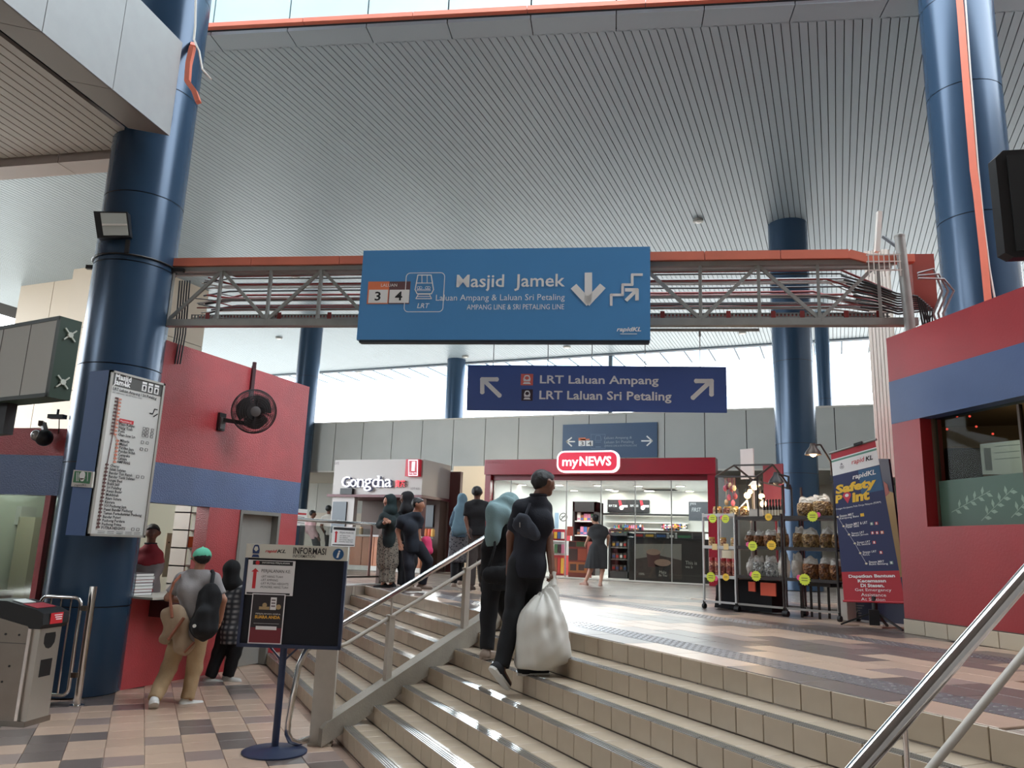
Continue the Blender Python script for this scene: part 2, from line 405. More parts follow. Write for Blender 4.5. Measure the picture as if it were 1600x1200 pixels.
# ================================================================ upper floor
mb = MB()
edge_l = nleft(e_top)
pts = [tuple((en(e_top+.012, 0))[:2]), tuple(en(e_top+.012, 13.38)[:2]), (-7.71, 9.9), (-30, 9.9), (-30, 60), (30, 60), (30, 0), tuple(en(e_top+.012, -6)[:2])]
mb.prism(pts, (0, 0, -.1), XV, YV, ZV*(UP+.1-.012))
uf = structure(mb.build('floor_upper', tile_ground('concourse_tiles', (176, 164, 152), (150, 138, 128), (110, 100, 94), .3, te, .27), loc=(0, 0, 0)))
ums = [tile_mesh('floor_tile', .6, .3, .012, m) for m in (tile_a, tile_b, tile_c)]
ums = [tile_mesh('floor_tile', .3, .6, .012, m) for m in (tile_a, tile_b, tile_c)]
tact_m = M('tactile_tile', (96, 90, 92), .4, rnd=.04)
cand = []
for i in range(0, 40):
    for j in range(-4, 34):
        e, n = e_top+.012+.15+i*.3, .6*j+.3+(.3 if i % 2 else 0); c = en(e, n, UP-.012)
        x, y, z = topx(c)
        if z < 1 or not(-20 < x < 1680 and y < 1230): continue
        # keep off the red booth footprint and the stair void
        if (c[0]-.63)*.83+(c[1]-9.1)*.56 > .0 and c[0] > -.2 and c[1] < 10: continue
        if n > edge_l-.4 : continue
        cand.append((z, i, j, c))
cand.sort(key=lambda t: t[0])
for z, i, j, c in cand[:300]:
    k = 0
    if i in (1, 8): continue
    v = (j*2+i) % 9
    if v in (0, 1, 2, 3): k = 1
    elif v in (4,): k = 2
    inst('floor_tile', ums[k], uf, c, te)
# two lines of tactile paving with metal studs
for row, e in ((0, e_top+.012+.45), (1, e_top+.012+.3*8+.15)):
    q = MB(); s_ = MB()
    for j in range(-2, 28):
        n = .6*j+.3; c = en(e, n, UP-.012); x, y, z = topx(c)
        if z < 1 or not(-20 < x < 1660 and y < 1240) : continue
        if (c[0]-.63)*.83+(c[1]-9.1)*.56 > -.2 and c[0] > -.2 and c[1] < 10: continue
        if z > 14: continue
        q.obox(c-ED*.147-NDr*.297, ED*.294, NDr*.594, ZV*.013)
        for a in range(4):
            for b in range(8): s_.lathe([(.016, 0), (.013, .004), (.006, .006)], c+ED*(-.105+a*.07)+NDr*(-.26+b*.075)+ZV*.012, 6)
    t_ = q.build('tactile_strip', tact_m, uf); 
    st = s_.build('tactile_studs', M('stud_steel', (128, 122, 120), .4, .5), t_); st['kind'] = 'stuff'

# ================================================================ left red wall with ticket opening and door (plane x = -7.7)
XL = -7.70; yA, yB = 6.55, 10.02; zt = 4.17; zb0, zb1 = 2.15, 2.64
tk = (7.06, 8.15, 1.02, 2.15); dr = (8.74, 9.6, 0.0, 2.15); TH = .22
mb = MB()
def wslab(y0, y1, z0, z1, mi): mb.bb((XL-TH, y0, z0), (XL, y1, z1), mi)
wslab(yA, yB, zb1, zt, 0); wslab(yA, yB, zb0, zb1, 1)
wslab(yA, tk[0], 0, zb0, 0); wslab(tk[0], tk[1], 0, tk[2], 0); wslab(tk[1], dr[0], 0, zb0, 0); wslab(dr[1], yB, 0, zb0, 0)
mb.bb((XL-TH-.0, tk[1], tk[2]), (XL-TH+.001, tk[1]+.01, zb0), 0)
wl = structure(mb.build('wall_left', [red, blue], loc=(XL, 6.6, 0)))
# end return wall of the ticket booth, towards the concourse
mb = MB(); mb.bb((XL-3.2, yB-.2, 0), (XL-TH, yB, zt), 0)
structure(mb.build('wall_left_end', [red, blue], loc=(XL-1.5, yB, 0)))
# door
mb = MB(); dgrey = M('grey_door_paint', (150, 148, 142), .5, var=.03)
for y0, y1 in ((dr[0], dr[0]+.05), (dr[1]-.05, dr[1])): mb.bb((XL-TH, y0, 0), (XL+.015, y1, dr[3]))
mb.bb((XL-TH, dr[0]+.05, dr[3]-.05), (XL+.015, dr[1]-.05, dr[3]))
d1 = structure(mb.build('door_1', M('door_frame_paint', (132, 130, 124), .5), loc=(XL, 9.1, 0)))
mb = MB(); mb.bb((XL-.14, dr[0]+.05, .01), (XL-.10, dr[1]-.05, dr[3]-.05)); mb.build('door_leaf', dgrey, d1)
mb = MB(); mb.tube([(XL-.10, 8.86, 1.02), (XL-.04, 8.86, 1.02), (XL-.04, 8.98, 1.02)], .012, 8); mb.build('door_handle', chrome, d1)

# ================================================================ left booth front, left of the column
L0 = A(-8.25, 6.72, 0); fl = FR(L0-TD*7, TD)
mb = MB(); y1 = 7.0
def lslab(u0, v0, u1, v1, mi): fl.rect(mb, u0, v0, u1, v1, -.2, 0, mi)
lslab(-2, 2.66, y1, 2.99, 0); lslab(-2, 2.18, y1, 2.66, 1); lslab(-2, 0, y1, .75, 0)
lslab(6.78, .75, y1, 2.18, 0)
wll = structure(mb.build('wall_front_left', [red, blue], loc=L0-TD*3))
gl = glass_mat('booth_glass', (196, 206, 200), .22, .05)
mb = MB(); fl.rect(mb, -1.0, .75, 6.72, 2.18, -.06, -.05); w3 = structure(mb.build('window_3', gl, loc=L0-TD*3+ZV*.75))
mb = MB()
for u0, u1 in ((fl.px(80, 800)[0]-.09, fl.px(80, 800)[0]-.02), (4.6, 4.63)): fl.rect(mb, u0, .75, u1, 2.18, -.09, .02)
mb.build('window_frame', red, w3)
# room behind the booth window
mb = MB(); q0 = fl.P(-2, 0, -2.6)
mb.obox(q0, fl.U*6.1, fl.V*3.0, -fl.W*.1); mb.obox(fl.P(-2, 2.72, -2.6), fl.U*6.1, fl.V*.1, fl.W*2.4); mb.obox(fl.P(-2, 0, -2.6), fl.U*6.1, fl.V*.02, fl.W*2.4)
structure(mb.build('wall_booth_inside', M('booth_cream', (196, 194, 176), .7), loc=fl.P(2, 0, -2.6)))

# ================================================================ right red booth
B0 = A(.63, 9.10, 0); bd = unit(A(.56, -.83, 0)); fb = FR(B0, bd); FRB = fb
mb = MB(); LEN = 5.0; wu0, wv0, wv1 = .37, 2.11, 3.17
fb.rect(mb, -.05, 3.66, LEN, 4.15, -.25, 0, 0); fb.rect(mb, -.05, 3.20, LEN, 3.66, -.25, .003, 1)
fb.rect(mb, -.05, UP-.012, LEN, wv0, -.25, 0, 0); fb.rect(mb, -.05, wv0, wu0, 3.20, -.25, 0, 0)
fb.rect(mb, 3.4, wv0, LEN, 3.20, -.25, 0, 0)
# side return of the booth
rs_ = unit(A(.10, .995, 0)); mb.obox(fb.P(-.05, UP-.012, -.0), rs_*4.2, unit(A(.995, -.10, 0))*.12, ZV*(4.15-UP), 0)
mb.obox(fb.P(-.05, 4.05, -.25), -fb.W*3.4, fb.U*LEN, ZV*.1, 0)
wr = structure(mb.build('wall_right', [red_s, blue_s], loc=B0+ZV*UP))
mb = MB(); px_ = 0
bt = tile_mesh('skirting_tile', .298, .14, .014, M('cream_skirting_tile', (198, 186, 164), .4, rnd=.04))
mb.obox(fb.P(-.05, UP-.012, 0), fb.U*LEN, ZV*.16, fb.W*.008); bs = structure(mb.build('baseboard_right', grout, loc=B0+ZV*UP))
for i in range(16): put('skirting_tile', bt, fb.P(-.05+.15+i*.3, UP+.07, .004), (fb.U, fb.V, fb.W), bs)
mb = MB(); fb.rect(mb, wu0, wv0, 3.4, wv1+.03, -.16, -.15); w1 = structure(mb.build('window_1', glass_mat('shop_glass_right', (212, 214, 206), .0), loc=fb.P(1, wv0)))
mb = MB(); fb.rect(mb, 1.42, wv0, 1.445, wv1, -.175, -.135); fb.rect(mb, wu0, wv0, wu0+.03, wv1+.03, -.18, -.13); mb.build('window_frame', M('bronze_frame', (84, 70, 56), .5), w1)

# ================================================================ back cladding wall above the shops
YW = 24.0; pz0, pz1 = 4.33, 6.09
seams = [-18.4, -17.07, -15.86, -14.62, -13.4, -12.17, -10.95]
seams += [seams[-1]+1.228*k for k in range(1, 14)]
mb = MB(); mb.bb((-19.5, YW+.04, pz0), (6, YW+.3, pz1)); wb = structure(mb.build('wall_back', dark, loc=(-8, YW, pz0)))
for a, b in zip(seams[:-1], seams[1:]):
    q = MB(); q.bb((a+.012, YW-.02, pz0), (b-.012, YW+.045, pz1)); q.build('cladding_panel', panel_m, wb)
mb = MB(); mb.bb((-19.5, YW-.05, pz1), (6, YW+.35, pz1+.05)); structure(mb.build('trim_1', offwhite, loc=(-8, YW, pz1)))
# wall below: soffit and recessed cream wall
mb = MB(); mb.bb((-30, YW, pz0-.06), (8, YW+5, pz0)); structure(mb.build('trim_2', offwhite, loc=(-8, YW, pz0)))
mb = MB(); mb.bb((-30, YW+4.6, UP-.01), (8, YW+4.8, pz0)); wbl = structure(mb.build('wall_back_lower', M('cream_wall', (202, 194, 180), .6, var=.03), loc=(-8, YW+4.6, UP)))
for i in range(9):
    q = MB(); a = -24+i*1.5; q.bb((a+.01, YW+4.55, 3.0), (a+1.49, YW+4.61, 4.3)); q.build('wall_panel', panel_m, wbl)
# side closure at right
mb = MB(); mb.bb((5.6, 10, UP), (5.9, YW+5, pz1)); structure(mb.build('wall_side_right', panel_m, loc=(5.8, 17, UP)))

# ================================================================ main slatted ceiling
ZC = 10.0; PITCH_S = .1325
def near_y(x): return 8.62+(x+9.475)*math.tan(th)
mb = MB(); pl = [(-30, near_y(-30)+.5), (8, near_y(8)+.5), (8, 31), (-30, 31)]
mb.prism(pl, (0, 0, ZC+.05), XV, YV, ZV*.2); ceil = structure(mb.build('ceiling', dark, loc=(-8, 20, ZC)))
sm = bpy.data.meshes.new('ceiling_slat'); w_ = (PITCH_S-.016)/2
sm.from_pydata([(-w_, 0, .0), (w_, 0, .0), (w_, 1, .0), (-w_, 1, .0), (-w_-.004, 0, .04), (w_+.004, 0, .04), (w_+.004, 1, .04), (-w_-.004, 1, .04)], [],
               [(0, 3, 2, 1), (0, 1, 5, 4), (1, 2, 6, 5), (2, 3, 7, 6), (3, 0, 4, 7)]); sm.materials.append(slat_m)
i = 0; xs = -28.2
far_s = MB()
while xs < 7:
    y0 = near_y(xs)+.42
    if xs > -24.5: inst('ceiling_slat', sm, ceil, (xs, y0, ZC), 0, (1, 31-y0, 1))
    else: far_s.bb((xs-w_, y0, ZC), (xs+w_, 31, ZC+.04))
    xs += PITCH_S
o = far_s.build('distant_slats', slat_m, ceil); o['kind'] = 'stuff'
# dark gutter line and outer soffit
mb = MB(); mb.bb((-34, 31.0, ZC-.06), (10, 31.25, ZC+.05)); structure(mb.build('trim_3', M('gutter_grey', (84, 96, 106), .6), loc=(-8, 31.1, ZC-.06)))
mb = MB(); mb.bb((-34, 31.25, ZC+.0), (10, 33.4, ZC+.01)); oc = structure(mb.build('ceiling_outer', sheet_mat('polycarbonate_sheet', (222, 234, 242), .8), loc=(-8, 32, ZC)))
for k in range(44): q = MB(); q.bb((-33.5+k, 31.25, ZC-.04), (-33.44+k, 33.4, ZC)); q.build('sheet_rib', M('gutter_grey', (84, 96, 106), .6), oc)
# edge strip of flat panels in front of the slats
stp = MB()
sE = FR(A(-9.475, 8.62, ZC), TD)
edge = structure(MB().bb((-.1, 0, 0), (.1, .1, .1)).build('trim_4', dark, loc=sE.P(8, .1, -.2))) if False else None
mb = MB(); mb.obox(sE.P(-12, .06, 0), TD*30, ZV*.12, TN*.42); te_ = structure(mb.build('trim_4', dark, loc=sE.P(4, 0, 0)))
for k in range(22):
    q = MB(); q.obox(sE.P(-12+k*1.35+.008, 0, 0), TD*1.334, ZV*.06, TN*.42); q.build('edge_panel', slat_m, te_)
# pale cyan fascia above the edge
mb = MB(); mb.obox(sE.P(-12, .15, -.06), TD*30, ZV*3.2, -sE.W*.3); fas = structure(mb.build('wall_fascia', dark, loc=sE.P(4, .2, 0)))
for k in range(22):
    q = MB(); q.obox(sE.P(-12+k*1.35+.012, .16, -.02), TD*1.326, ZV*3.1, -sE.W*.06); q.build('fascia_panel', cyan_m, fas)

# ================================================================ lower canopy soffit and box beam, upper left
ZB = 6.6
b_r0, b_r1 = A(-7.05, 4.43, ZB), A(-7.41, 6.45, ZB); b_l1 = A(-7.76, 6.14, ZB); BD = unit(b_r1-b_r0)
BL = unit(b_l1-b_r1)
beam_m = M('grey_beam_panel', (150, 152, 152), .4, var=.03, rnd=.03)
mb = MB(); wlen = np.linalg.norm(b_l1-b_r1); mb.obox(b_r1-BD*9.0+BL*.02+ZV*.03, BD*8.98, BL*(wlen-.04)*.98, ZV*1.25); beam = thing('box_beam', 'grey panelled box beam running into the top of the left blue column', 'beam', b_r1-BD*4+ZV*0)
mb.build('beam_core', dark, beam)
for k in range(6):
    a = b_r1-BD*(1.02*(k+1) if k else 1.02); a = b_r1-BD*(1.0*(k+1)); L_ = .99
    s0 = BL*wlen if k else BL*wlen
    q = MB(); q.obox(a, BD*L_, ZV*1.3, BL*.02); q.build('side_panel', beam_m, beam)
    q = MB(); q.obox(a+BL*.01, BD*L_, BL*(wlen-.01), ZV*.02); q.build('bottom_panel', M('brown_grey_panel', (128, 120, 114), .45, rnd=.03), beam)
q = MB(); q.obox(b_r1-BD*.012, BD*.012, ZV*1.3, BL*wlen); q.build('end_panel', beam_m, beam)
# canopy slats, parallel to the beam
c0 = A(-10.4, 6.35, ZB+.1); c1 = A(-8.62, 6.68, ZB+.1); SD = unit(c1-c0)
cslat = M('canopy_slat', (150, 140, 132), .45, .1, rnd=.03)
mb = MB(); cr = c1+SD*.45; mb.prism([tuple(cr[:2]), tuple((cr-SD*9)[:2]), tuple((cr-SD*9-BD*8)[:2]), tuple((cr-BD*8)[:2])], (0, 0, ZB+.17), XV, YV, ZV*.2)
can = structure(mb.build('ceiling_canopy', dark, loc=c1-SD*3))
cm = bpy.data.meshes.new('canopy_slat'); cm.from_pydata([v.co[:] for v in sm.vertices], [], [tuple(p.vertices) for p in sm.polygons]); cm.materials.append(cslat)
per = np.cross(BD, ZV); cs = SD@per
ang_b = math.atan2(BD[1], BD[0])-PI/2
for k in range(58):
    p = cr-SD*(k*PITCH_S/abs(cs)); inst('canopy_slat', cm, can, p-BD*7.6-ZV*.0+ZV*.02, ang_b, (1, 7.55, 1))
mb = MB()
for k in range(7):
    a = cr-SD*(1.32*(k+1)); mb = MB(); mb.obox(a+SD*.006-ZV*.08, SD*1.31, BD*.34, ZV*.16); mb.build('canopy_edge_panel', M('canopy_edge', (176, 166, 160), .45, rnd=.03), can)

# ================================================================ columns
def column(name, c, r, z0, z1, label, seams=(), vert=4):
    t = thing(name, label, 'column', (c[0], c[1], z0), 'blue clad columns')
    zz = [z0]+[s for s in seams if z0 < s < z1]+[z1]
    q = MB(); q.cyl((c[0], c[1], z0), (c[0], c[1], z1), r-.012, n=40); q.build('core', dark, t)
    for a, b in zip(zz[:-1], zz[1:]):
        q = MB(); q.tube([(c[0], c[1], a+.006), (c[0], c[1], b-.006)], r, 48, caps=False); q.build('cladding_ring', colblue, t, True)
    return t
LC = A(-8.06, 6.78, 0)
cl = column('column', LC, .47, 0, 13.2, 'thick blue steel column nearest the camera, at left by the gate, holding the route map', [.95, 2.55, 3.72, 5.0, 5.9, 7.4, 8.9])
RC = A(1.95, 11.5, 0)
cr_ = column('column', RC, .47, UP, 13.2, 'thick blue steel column behind the right red booth, orange conduit up its face', [4.85, 6.3, 8.2, 9.6])
c1240 = column('column', (-.79, 19.55), .47, UP, ZC+.04, 'blue column right of the shop, behind the snack racks', [3.7, 4.4, 6.4, 8.3])
c485 = column('column', (-18.2, 23.5), .42, UP, ZC+.04, 'distant blue column beside the fan wall, paper notice on its foot', [3.6, 5.6, 7.8])
c705 = column('column', (-15.5, 30.5), .42, -2, ZC+.04, 'far blue column standing outside, left of the LRT banner', [7.2])
c1268 = column('column', (-.15, 27.5), .23, pz0, ZC+.04, 'slimmest blue column, just right of and behind the column by the shop', [7])

# ================================================================ unseen roof and walls added around the viewer to hold back sky light
sh = M('light_block_shell', (132, 128, 124), .7)
mb = MB(); mb.bb((-16, -14, 13.3), (14, 5.8, 13.5)); structure(mb.build('ceiling_light_block', sh, loc=(0, 0, 13.3)))
mb = MB(); mb.bb((-16, -14.2, 0), (14, -14, 13.3)); structure(mb.build('wall_rear_light_block', sh, loc=(0, -14, 0)))
mb = MB(); mb.bb((12, -14, 0), (12.2, 30, 13.3)); structure(mb.build('wall_right_light_block', sh, loc=(12, 0, 0)))
mb = MB(); mb.bb((-16.2, -14, 0), (-16, 4.0, 6.6)); structure(mb.build('wall_left_light_block', sh, loc=(-16, -5, 0)))
# ================================================================ small drawing helpers for signs
def pline(mb, fr, pts, w, d0=.004, d1=.006, closed=False, px=True):
    q = [fr.px(*p) if px else p for p in pts]
    if closed: q = q+[q[0]]
    for (a, b), (c, e) in zip(q[:-1], q[1:]):
        L = math.hypot(c-a, e-b)
        if L < 1e-6: continue
        dx, dy = (c-a)/L, (e-b)/L; nx, ny = -dy*w/2, dx*w/2; ex, ey = dx*w*.3, dy*w*.3
        fr.poly(mb, [(a-ex+nx, b-ey+ny), (a-ex-nx, b-ey-ny), (c+ex-nx, e+ey-ny), (c+ex+nx, e+ey+ny)], d0, d1)
    return mb
def rrect(x0, y0, x1, y1, r, n=4):
    pts = []
    for cx, cy, a0 in ((x1-r, y1-r, 0), (x0+r, y1-r, 90), (x0+r, y0+r, 180), (x1-r, y0+r, 270)):
        for k in range(n+1):
            a = math.radians(a0+90*k/n); pts.append((cx+r*math.cos(a), cy+r*math.sin(a)))
    return pts
def disc(cx, cy, r, n=20, ry=None): return [(cx+r*math.cos(2*PI*k/n), cy+(ry or r)*math.sin(2*PI*k/n)) for k in range(n)]
def S(sc, ax, ay): return lambda x, y: (ax+x/sc, ay+y/sc)
def text_em(mb, s, fr, u, v, em, d0=.004, bold=0., shear=0., mi=0):
    """one line set at a given letter size, baseline at v"""
    cu = bpy.data.curves.new('lettering', 'FONT'); cu.body = s; cu.size = em; cu.offset = bold; cu.shear = shear; cu.resolution_u = 1; cu.fill_mode = 'FRONT'
    ob = bpy.data.objects.new('lettering_source', cu); me = bpy.data.meshes.new_from_object(ob)
    n = len(me.vertices); co = np.empty(n*3); me.vertices.foreach_get('co', co); co = co.reshape(-1, 3); fs = [tuple(p.vertices) for p in me.polygons]
    bpy.data.objects.remove(ob); bpy.data.curves.remove(cu); bpy.data.meshes.remove(me)
    mb.mark(); mb.add(fr.o+np.outer(co[:, 0]+u, fr.U)+np.outer(co[:, 1]+v, fr.V)+fr.W*d0, fs, mi); return mb
def pt(mb, s, fr, cv, x0, y0, x1, y1, **k): return ptext(mb, s, fr, *cv(x0, y0), *cv(x1, y1), **k)
def train_icon(mb, fr, u, v, w, h, d0, d1, inner=None, di=None):
    """front view of a train on rails"""
    body = [(u+w*.14, v+h*.30), (u+w*.86, v+h*.30), (u+w*.9, v+h*.6), (u+w*.76, v+h*.95), (u+w*.62, v+h), (u+w*.38, v+h), (u+w*.24, v+h*.95), (u+w*.1, v+h*.6)]
    fr.poly(mb, body, d0, d1); fr.poly(mb, [(u+w*.05, v), (u+w*.95, v), (u+w*.8, v+h*.22), (u+w*.2, v+h*.22)], d0, d1)
    if inner is not None: fr.poly(inner, [(u+w*.24, v+h*.62), (u+w*.5, v+h*.46), (u+w*.76, v+h*.62), (u+w*.64, v+h*.86), (u+w*.36, v+h*.86)], d1, d1+.0012)
sign_blue = M('sign_blue', (80, 144, 200), .4, var=.02, scale=1.5)
sign_navy = M('banner_blue', (72, 96, 160), .5, var=.02, scale=1.5)
ink = M('black_print', (26, 26, 30), .6)
redp = M('red_print', (196, 40, 48), .5)
orangep = M('orange_print', (232, 128, 88), .5)
brownp = M('brown_print', (104, 72, 74), .5)

# ================================================================ cable truss across the hall
FT = FR(A(-7.7, 7.0, 0), TD)
tr = thing('cable_truss', 'grey lattice truss spanning the hall, carrying pipes behind the big blue sign', 'truss', FT.P(4.4, 4.33))
tz0, tz1 = 4.37, 5.07
def member(nm, a, b, w, h, mat=galv, up=ZV): q = MB(); q.bar(a, b, w, h, up); return q.build(nm, mat, tr)
for d in (0, -.13):
    member('bottom_chord', FT.P(-.12, tz0-d*.2, d), FT.P(8.95, tz0-d*.2, d), .06, .085)
    member('top_chord', FT.P(-.1, tz1, d), FT.P(8.75, tz1, d), .06, .055)
for k in range(14):
    s = .03+.655*k
    member('vertical_strut', FT.P(s+.02, tz0, .01), FT.P(s+.02, tz1, .01), .035, .035)
    if k < 13:
        a, b = (tz0+.04, tz1-.03) if k % 2 == 0 else (tz1-.03, tz0+.04)
        member('diagonal_strut', FT.P(s+.03, a, .0), FT.P(s+.665, b, .0), .03, .04)
    if k % 2 == 0: member('cross_strut', FT.P(s, tz0-.0, .0), FT.P(s, tz0+.03, -.13), .04, .04)
member('hanger_bar', FT.P(3.2, tz0-.01, -.29), FT.P(7.3, tz0-.01, -.29), .03, .03)
pm = [M('grey_conduit', (140, 142, 142), .5, .4), M('dark_conduit', (62, 64, 68), .5), M('red_conduit', (150, 60, 58), .5), M('white_conduit', (196, 198, 194), .5)]
pr = random.Random(4)
for k in range(26):
    z = tz0+.15+.021*k+pr.uniform(-.006, .006); dd = -.12-.38*pr.random(); r = pr.choice((.008, .011, .014))
    s0 = .25+.2*pr.random(); s1 = 8.3+.4*pr.random()
    pts = [FT.P(s0, z+pr.uniform(-.1, .1), dd)]+[FT.P(s0+.35+(s1-s0-.7)*i/5, z+pr.uniform(-.006, .006), dd) for i in range(6)]+[FT.P(s1+.2, z*.5+4.62*.5-.05, dd)]
    q = MB(); q.tube(pts, r, 6); q.build('conduit_pipe', pm[(1, 0, 3, 0, 2, 3, 1, 2, 3, 0, 1, 3, 2)[k % 13]], tr, True)
# perforated tray along the bottom: sheet with open slots, red joint plates
q = MB(); zt0, zt1 = tz0+.05, tz0+.14
q.obox(FT.P(.3, zt0, -.1), TD*8.4, ZV*.012, FT.W*.004); q.obox(FT.P(.3, zt1-.012, -.1), TD*8.4, ZV*.012, FT.W*.004); q.obox(FT.P(.3, (zt0+zt1)/2-.008, -.1), TD*8.4, ZV*.012, FT.W*.004)
for k in range(200): q.obox(FT.P(.3+k*.042, zt0, -.1), TD*.022, ZV*(zt1-zt0), FT.W*.004)
q.build('perforated_tray', M('tray_steel', (150, 152, 150), .5, .3), tr)
for s in (.5, 1.45, 2.1, 2.6, 6.15, 6.9, 7.4, 7.72, 8.2, 8.55): q = MB(); q.obox(FT.P(s, zt0, -.09), TD*.05, ZV*.11, FT.W*.006); q.build('joint_plate', pm[2], tr)
q = MB(); q.obox(FT.P(.2, tz0+.12, -.45), TD*8.5, ZV*.10, FT.W*.02); q.build('rear_tray', pm[2], tr)
# orange trunking on top of the truss and down its left end
ot = thing('cable_trunking', 'orange square trunking lying along the top of the truss', 'trunking', FT.P(4.4, 5.1))
cuts = [-.05, 1.1, 2.25, 3.4, 5.6, 6.65, 7.5, 8.25]
for a, b in zip(cuts[:-1], cuts[1:]): q = MB(); q.obox(FT.P(a+.004, 5.105, -.04), TD*(b-a-.008), ZV*.105, FT.W*.1); q.build('trunking_length', orange, ot)
q = MB(); q.bar(FT.P(8.25, 5.16, .01), FT.P(8.45, 5.1, .01), .1, .1); q.bar(FT.P(8.45, 5.1, .01), FT.P(8.95, 5.1, .01), .1, .09); q.build('trunking_bend', orange, ot)
q = MB(); q.obox(FT.P(-.14, 4.42, -.04), TD*.11, ZV*.7, FT.W*.1); o = q.build('cable_trunking', orange); tag(o, 'short upright orange trunking beside the left column at truss end', 'trunking')
q = MB()
for k in range(5): q.tube([FT.P(.02+.035*k, 5.0, -.2), FT.P(.02+.035*k, 4.3, -.25), FT.P(.0+.035*k, 3.9, -.25)], .010, 6)
tag(q.build('cable_drop', pm[1], smooth=True), 'dark cables dropping behind the fan wall at the left truss end', 'cable')
# right end: pole, junction box, antenna, dangling cables
p0 = above(1410, 506, FT.P(8.8, 4.3)); pole = thing('steel_pole', 'grey steel pole standing where the truss meets the right red booth', 'pole', FT.P(8.83, 4.1, .12))
q = MB(); q.tube([FT.P(8.83, 4.1, .12), FT.P(8.78, 5.33, .12)], .055, 14); q.build('pole_tube', galv, pole, True)
q = MB(); q.lathe([(.058, 0), (.058, .02), (.02, .045)], FT.P(8.78, 5.32, .12), 14); q.build('pole_cap', galv, pole, True)
q = MB(); q.obox(FT.P(8.94, 4.55, -.15), TD*.24, ZV*.62, FT.W*.14); bx = q.build('junction_box', M('orange_brown_box', (150, 66, 54), .6)); tag(bx, 'rust orange box behind the pole at the right truss end', 'box')
q = MB(); q.bar(above(1370, 394, FT.P(8.5, 4.5, .0)), above(1374, 331, FT.P(8.5, 5.0, 0)), .05, .05); at = thing('antenna', 'white flat antenna rising above the right end of the truss', 'antenna', FT.P(8.5, 5.12, 0))
q.build('antenna_panel', offwhite, at); q = MB(); q.bar(above(1380, 370, FT.P(8.6, 5, -.2)), above(1402, 386, FT.P(8.8, 5, .0)), .03, .03); q.build('antenna_arm', pm[1], at)
q = MB()
for k in range(8): q.bar(FT.P(8.42+.055*k, 4.85+.03*(k % 3), .16), FT.P(8.42+.055*k, 5.1+.03*((k*2) % 3), .16), .012, .012)
for z in (4.92, 5.02, 5.1): q.bar(FT.P(8.4, z, .16), FT.P(8.82, z, .16), .01, .014)
tag(q.build('cable_bracket', offwhite), 'small white ladder bracket fixed beside the pole on the truss', 'bracket')
q = MB()
for k in range(9):
    a = FT.P(8.2+.02*k, 4.95-.05*k, -.1+.01*k); b = FT.P(8.75, 4.7-.03*k, .0); c = FT.P(8.95+.02*k, 4.65-.02*k, .05); e = FT.P(9.0+.03*(k % 4), 4.25, .02)
    q.tube([a, (a+b)/2+ZV*.02, b, c, e], .011, 6)
tag(q.build('cable_bundle', black, smooth=True), 'black cables bunched around the pole at right truss end', 'cable')
q = MB()
for k in range(3):
    q.tube([FT.P(8.95, 4.9-.03*k, .1), FT.P(9.12+.05*k, 4.95-.06*k, .1), FT.P(9.2+.06*k, 4.7, .08), FT.P(9.1+.05*k, 4.45, .05), FT.P(9.18+.04*k, 4.2, .0)], .013, 8)
tag(q.build('cable_loop', pm[0], smooth=True), 'grey cables looping down onto the right red booth', 'cable')

# ================================================================ big blue hanging sign
cv = S(3.2, 540, 370); F1 = FR(FT.P(0, 0, .30), TD)
s1 = thing('hanging_sign', 'large blue Masjid Jamek sign with a white down arrow on the truss', 'sign', F1.P(4.4, 4.05))
u0, v0 = F1.px(557, 532)[0], F1.px(790, 531)[1]; u0 = (F1.px(568, 392)[0]+F1.px(557, 532)[0])/2; u1 = F1.px(1016, 460)[0]; v1 = F1.px(790, 388.5)[1]
q = MB(); F1.rect(q, u0, v0, u1, v1, -.12, 0); q.build('sign_panel', sign_blue, s1)
q = MB(); F1.rect(q, u0+.03, v0-.03, u1-.01, v0, -.10, -.01); q.build('sign_lip', M('dark_sign_edge', (52, 62, 72), .5), s1)
q = MB()
pt(q, 'Masjid  Jamek', F1, cv, 555, 188, 1097, 272, bold=.012); pt(q, 'Laluan Ampang & Laluan Sri Petaling', F1, cv, 452, 288, 1096, 328)
pt(q, 'AMPANG LINE & SRI PETALING LINE', F1, cv, 607, 338, 1093, 364); pt(q, 'LRT', F1, cv, 358, 333, 420, 357, bold=.01, shear=.2)
pt(q, 'rapidKL', F1, cv, 1355, 452, 1478, 480, bold=.03, shear=.25)
q.build('lettering', white, s1)
q = MB()
for pts, w in (([(1214, 190), (1214, 318)], .085), ([(1147, 256), (1212, 326), (1279, 254)], .085)): pline(q, F1, [cv(*p) for p in pts], w)
q.mark(); pline(q, F1, [cv(*p) for p in ((1328, 342), (1328, 291), (1385, 291), (1385, 240), (1433, 240), (1433, 190), (1482, 190))], .03)
pline(q, F1, [cv(1405, 316), cv(1452, 270)], .04); pline(q, F1, [cv(1402, 266), cv(1457, 266), cv(1457, 314)], .04)
q.mark(); pline(q, F1, [cv(1374, 486), cv(1456, 486)], .008)
def poutline(pts, w): pline(q, F1, [cv(*p) for p in pts], w, closed=True)
q.mark(); a, b = F1.px(*cv(292, 376)), F1.px(*cv(497, 180)); rp = rrect(a[0], a[1], b[0], b[1], .05)
pline(q, F1, rp+[rp[0]], .009, px=False)
poutline([(362, 192), (428, 192), (440, 265), (430, 285), (358, 285), (348, 265)], .012); pline(q, F1, [cv(382, 195), cv(382, 232)], .008); pline(q, F1, [cv(408, 195), cv(408, 232)], .008)
pline(q, F1, [cv(356, 232), cv(434, 232)], .01); poutline([(358, 264), (424, 264), (424, 270), (358, 270)], .006)
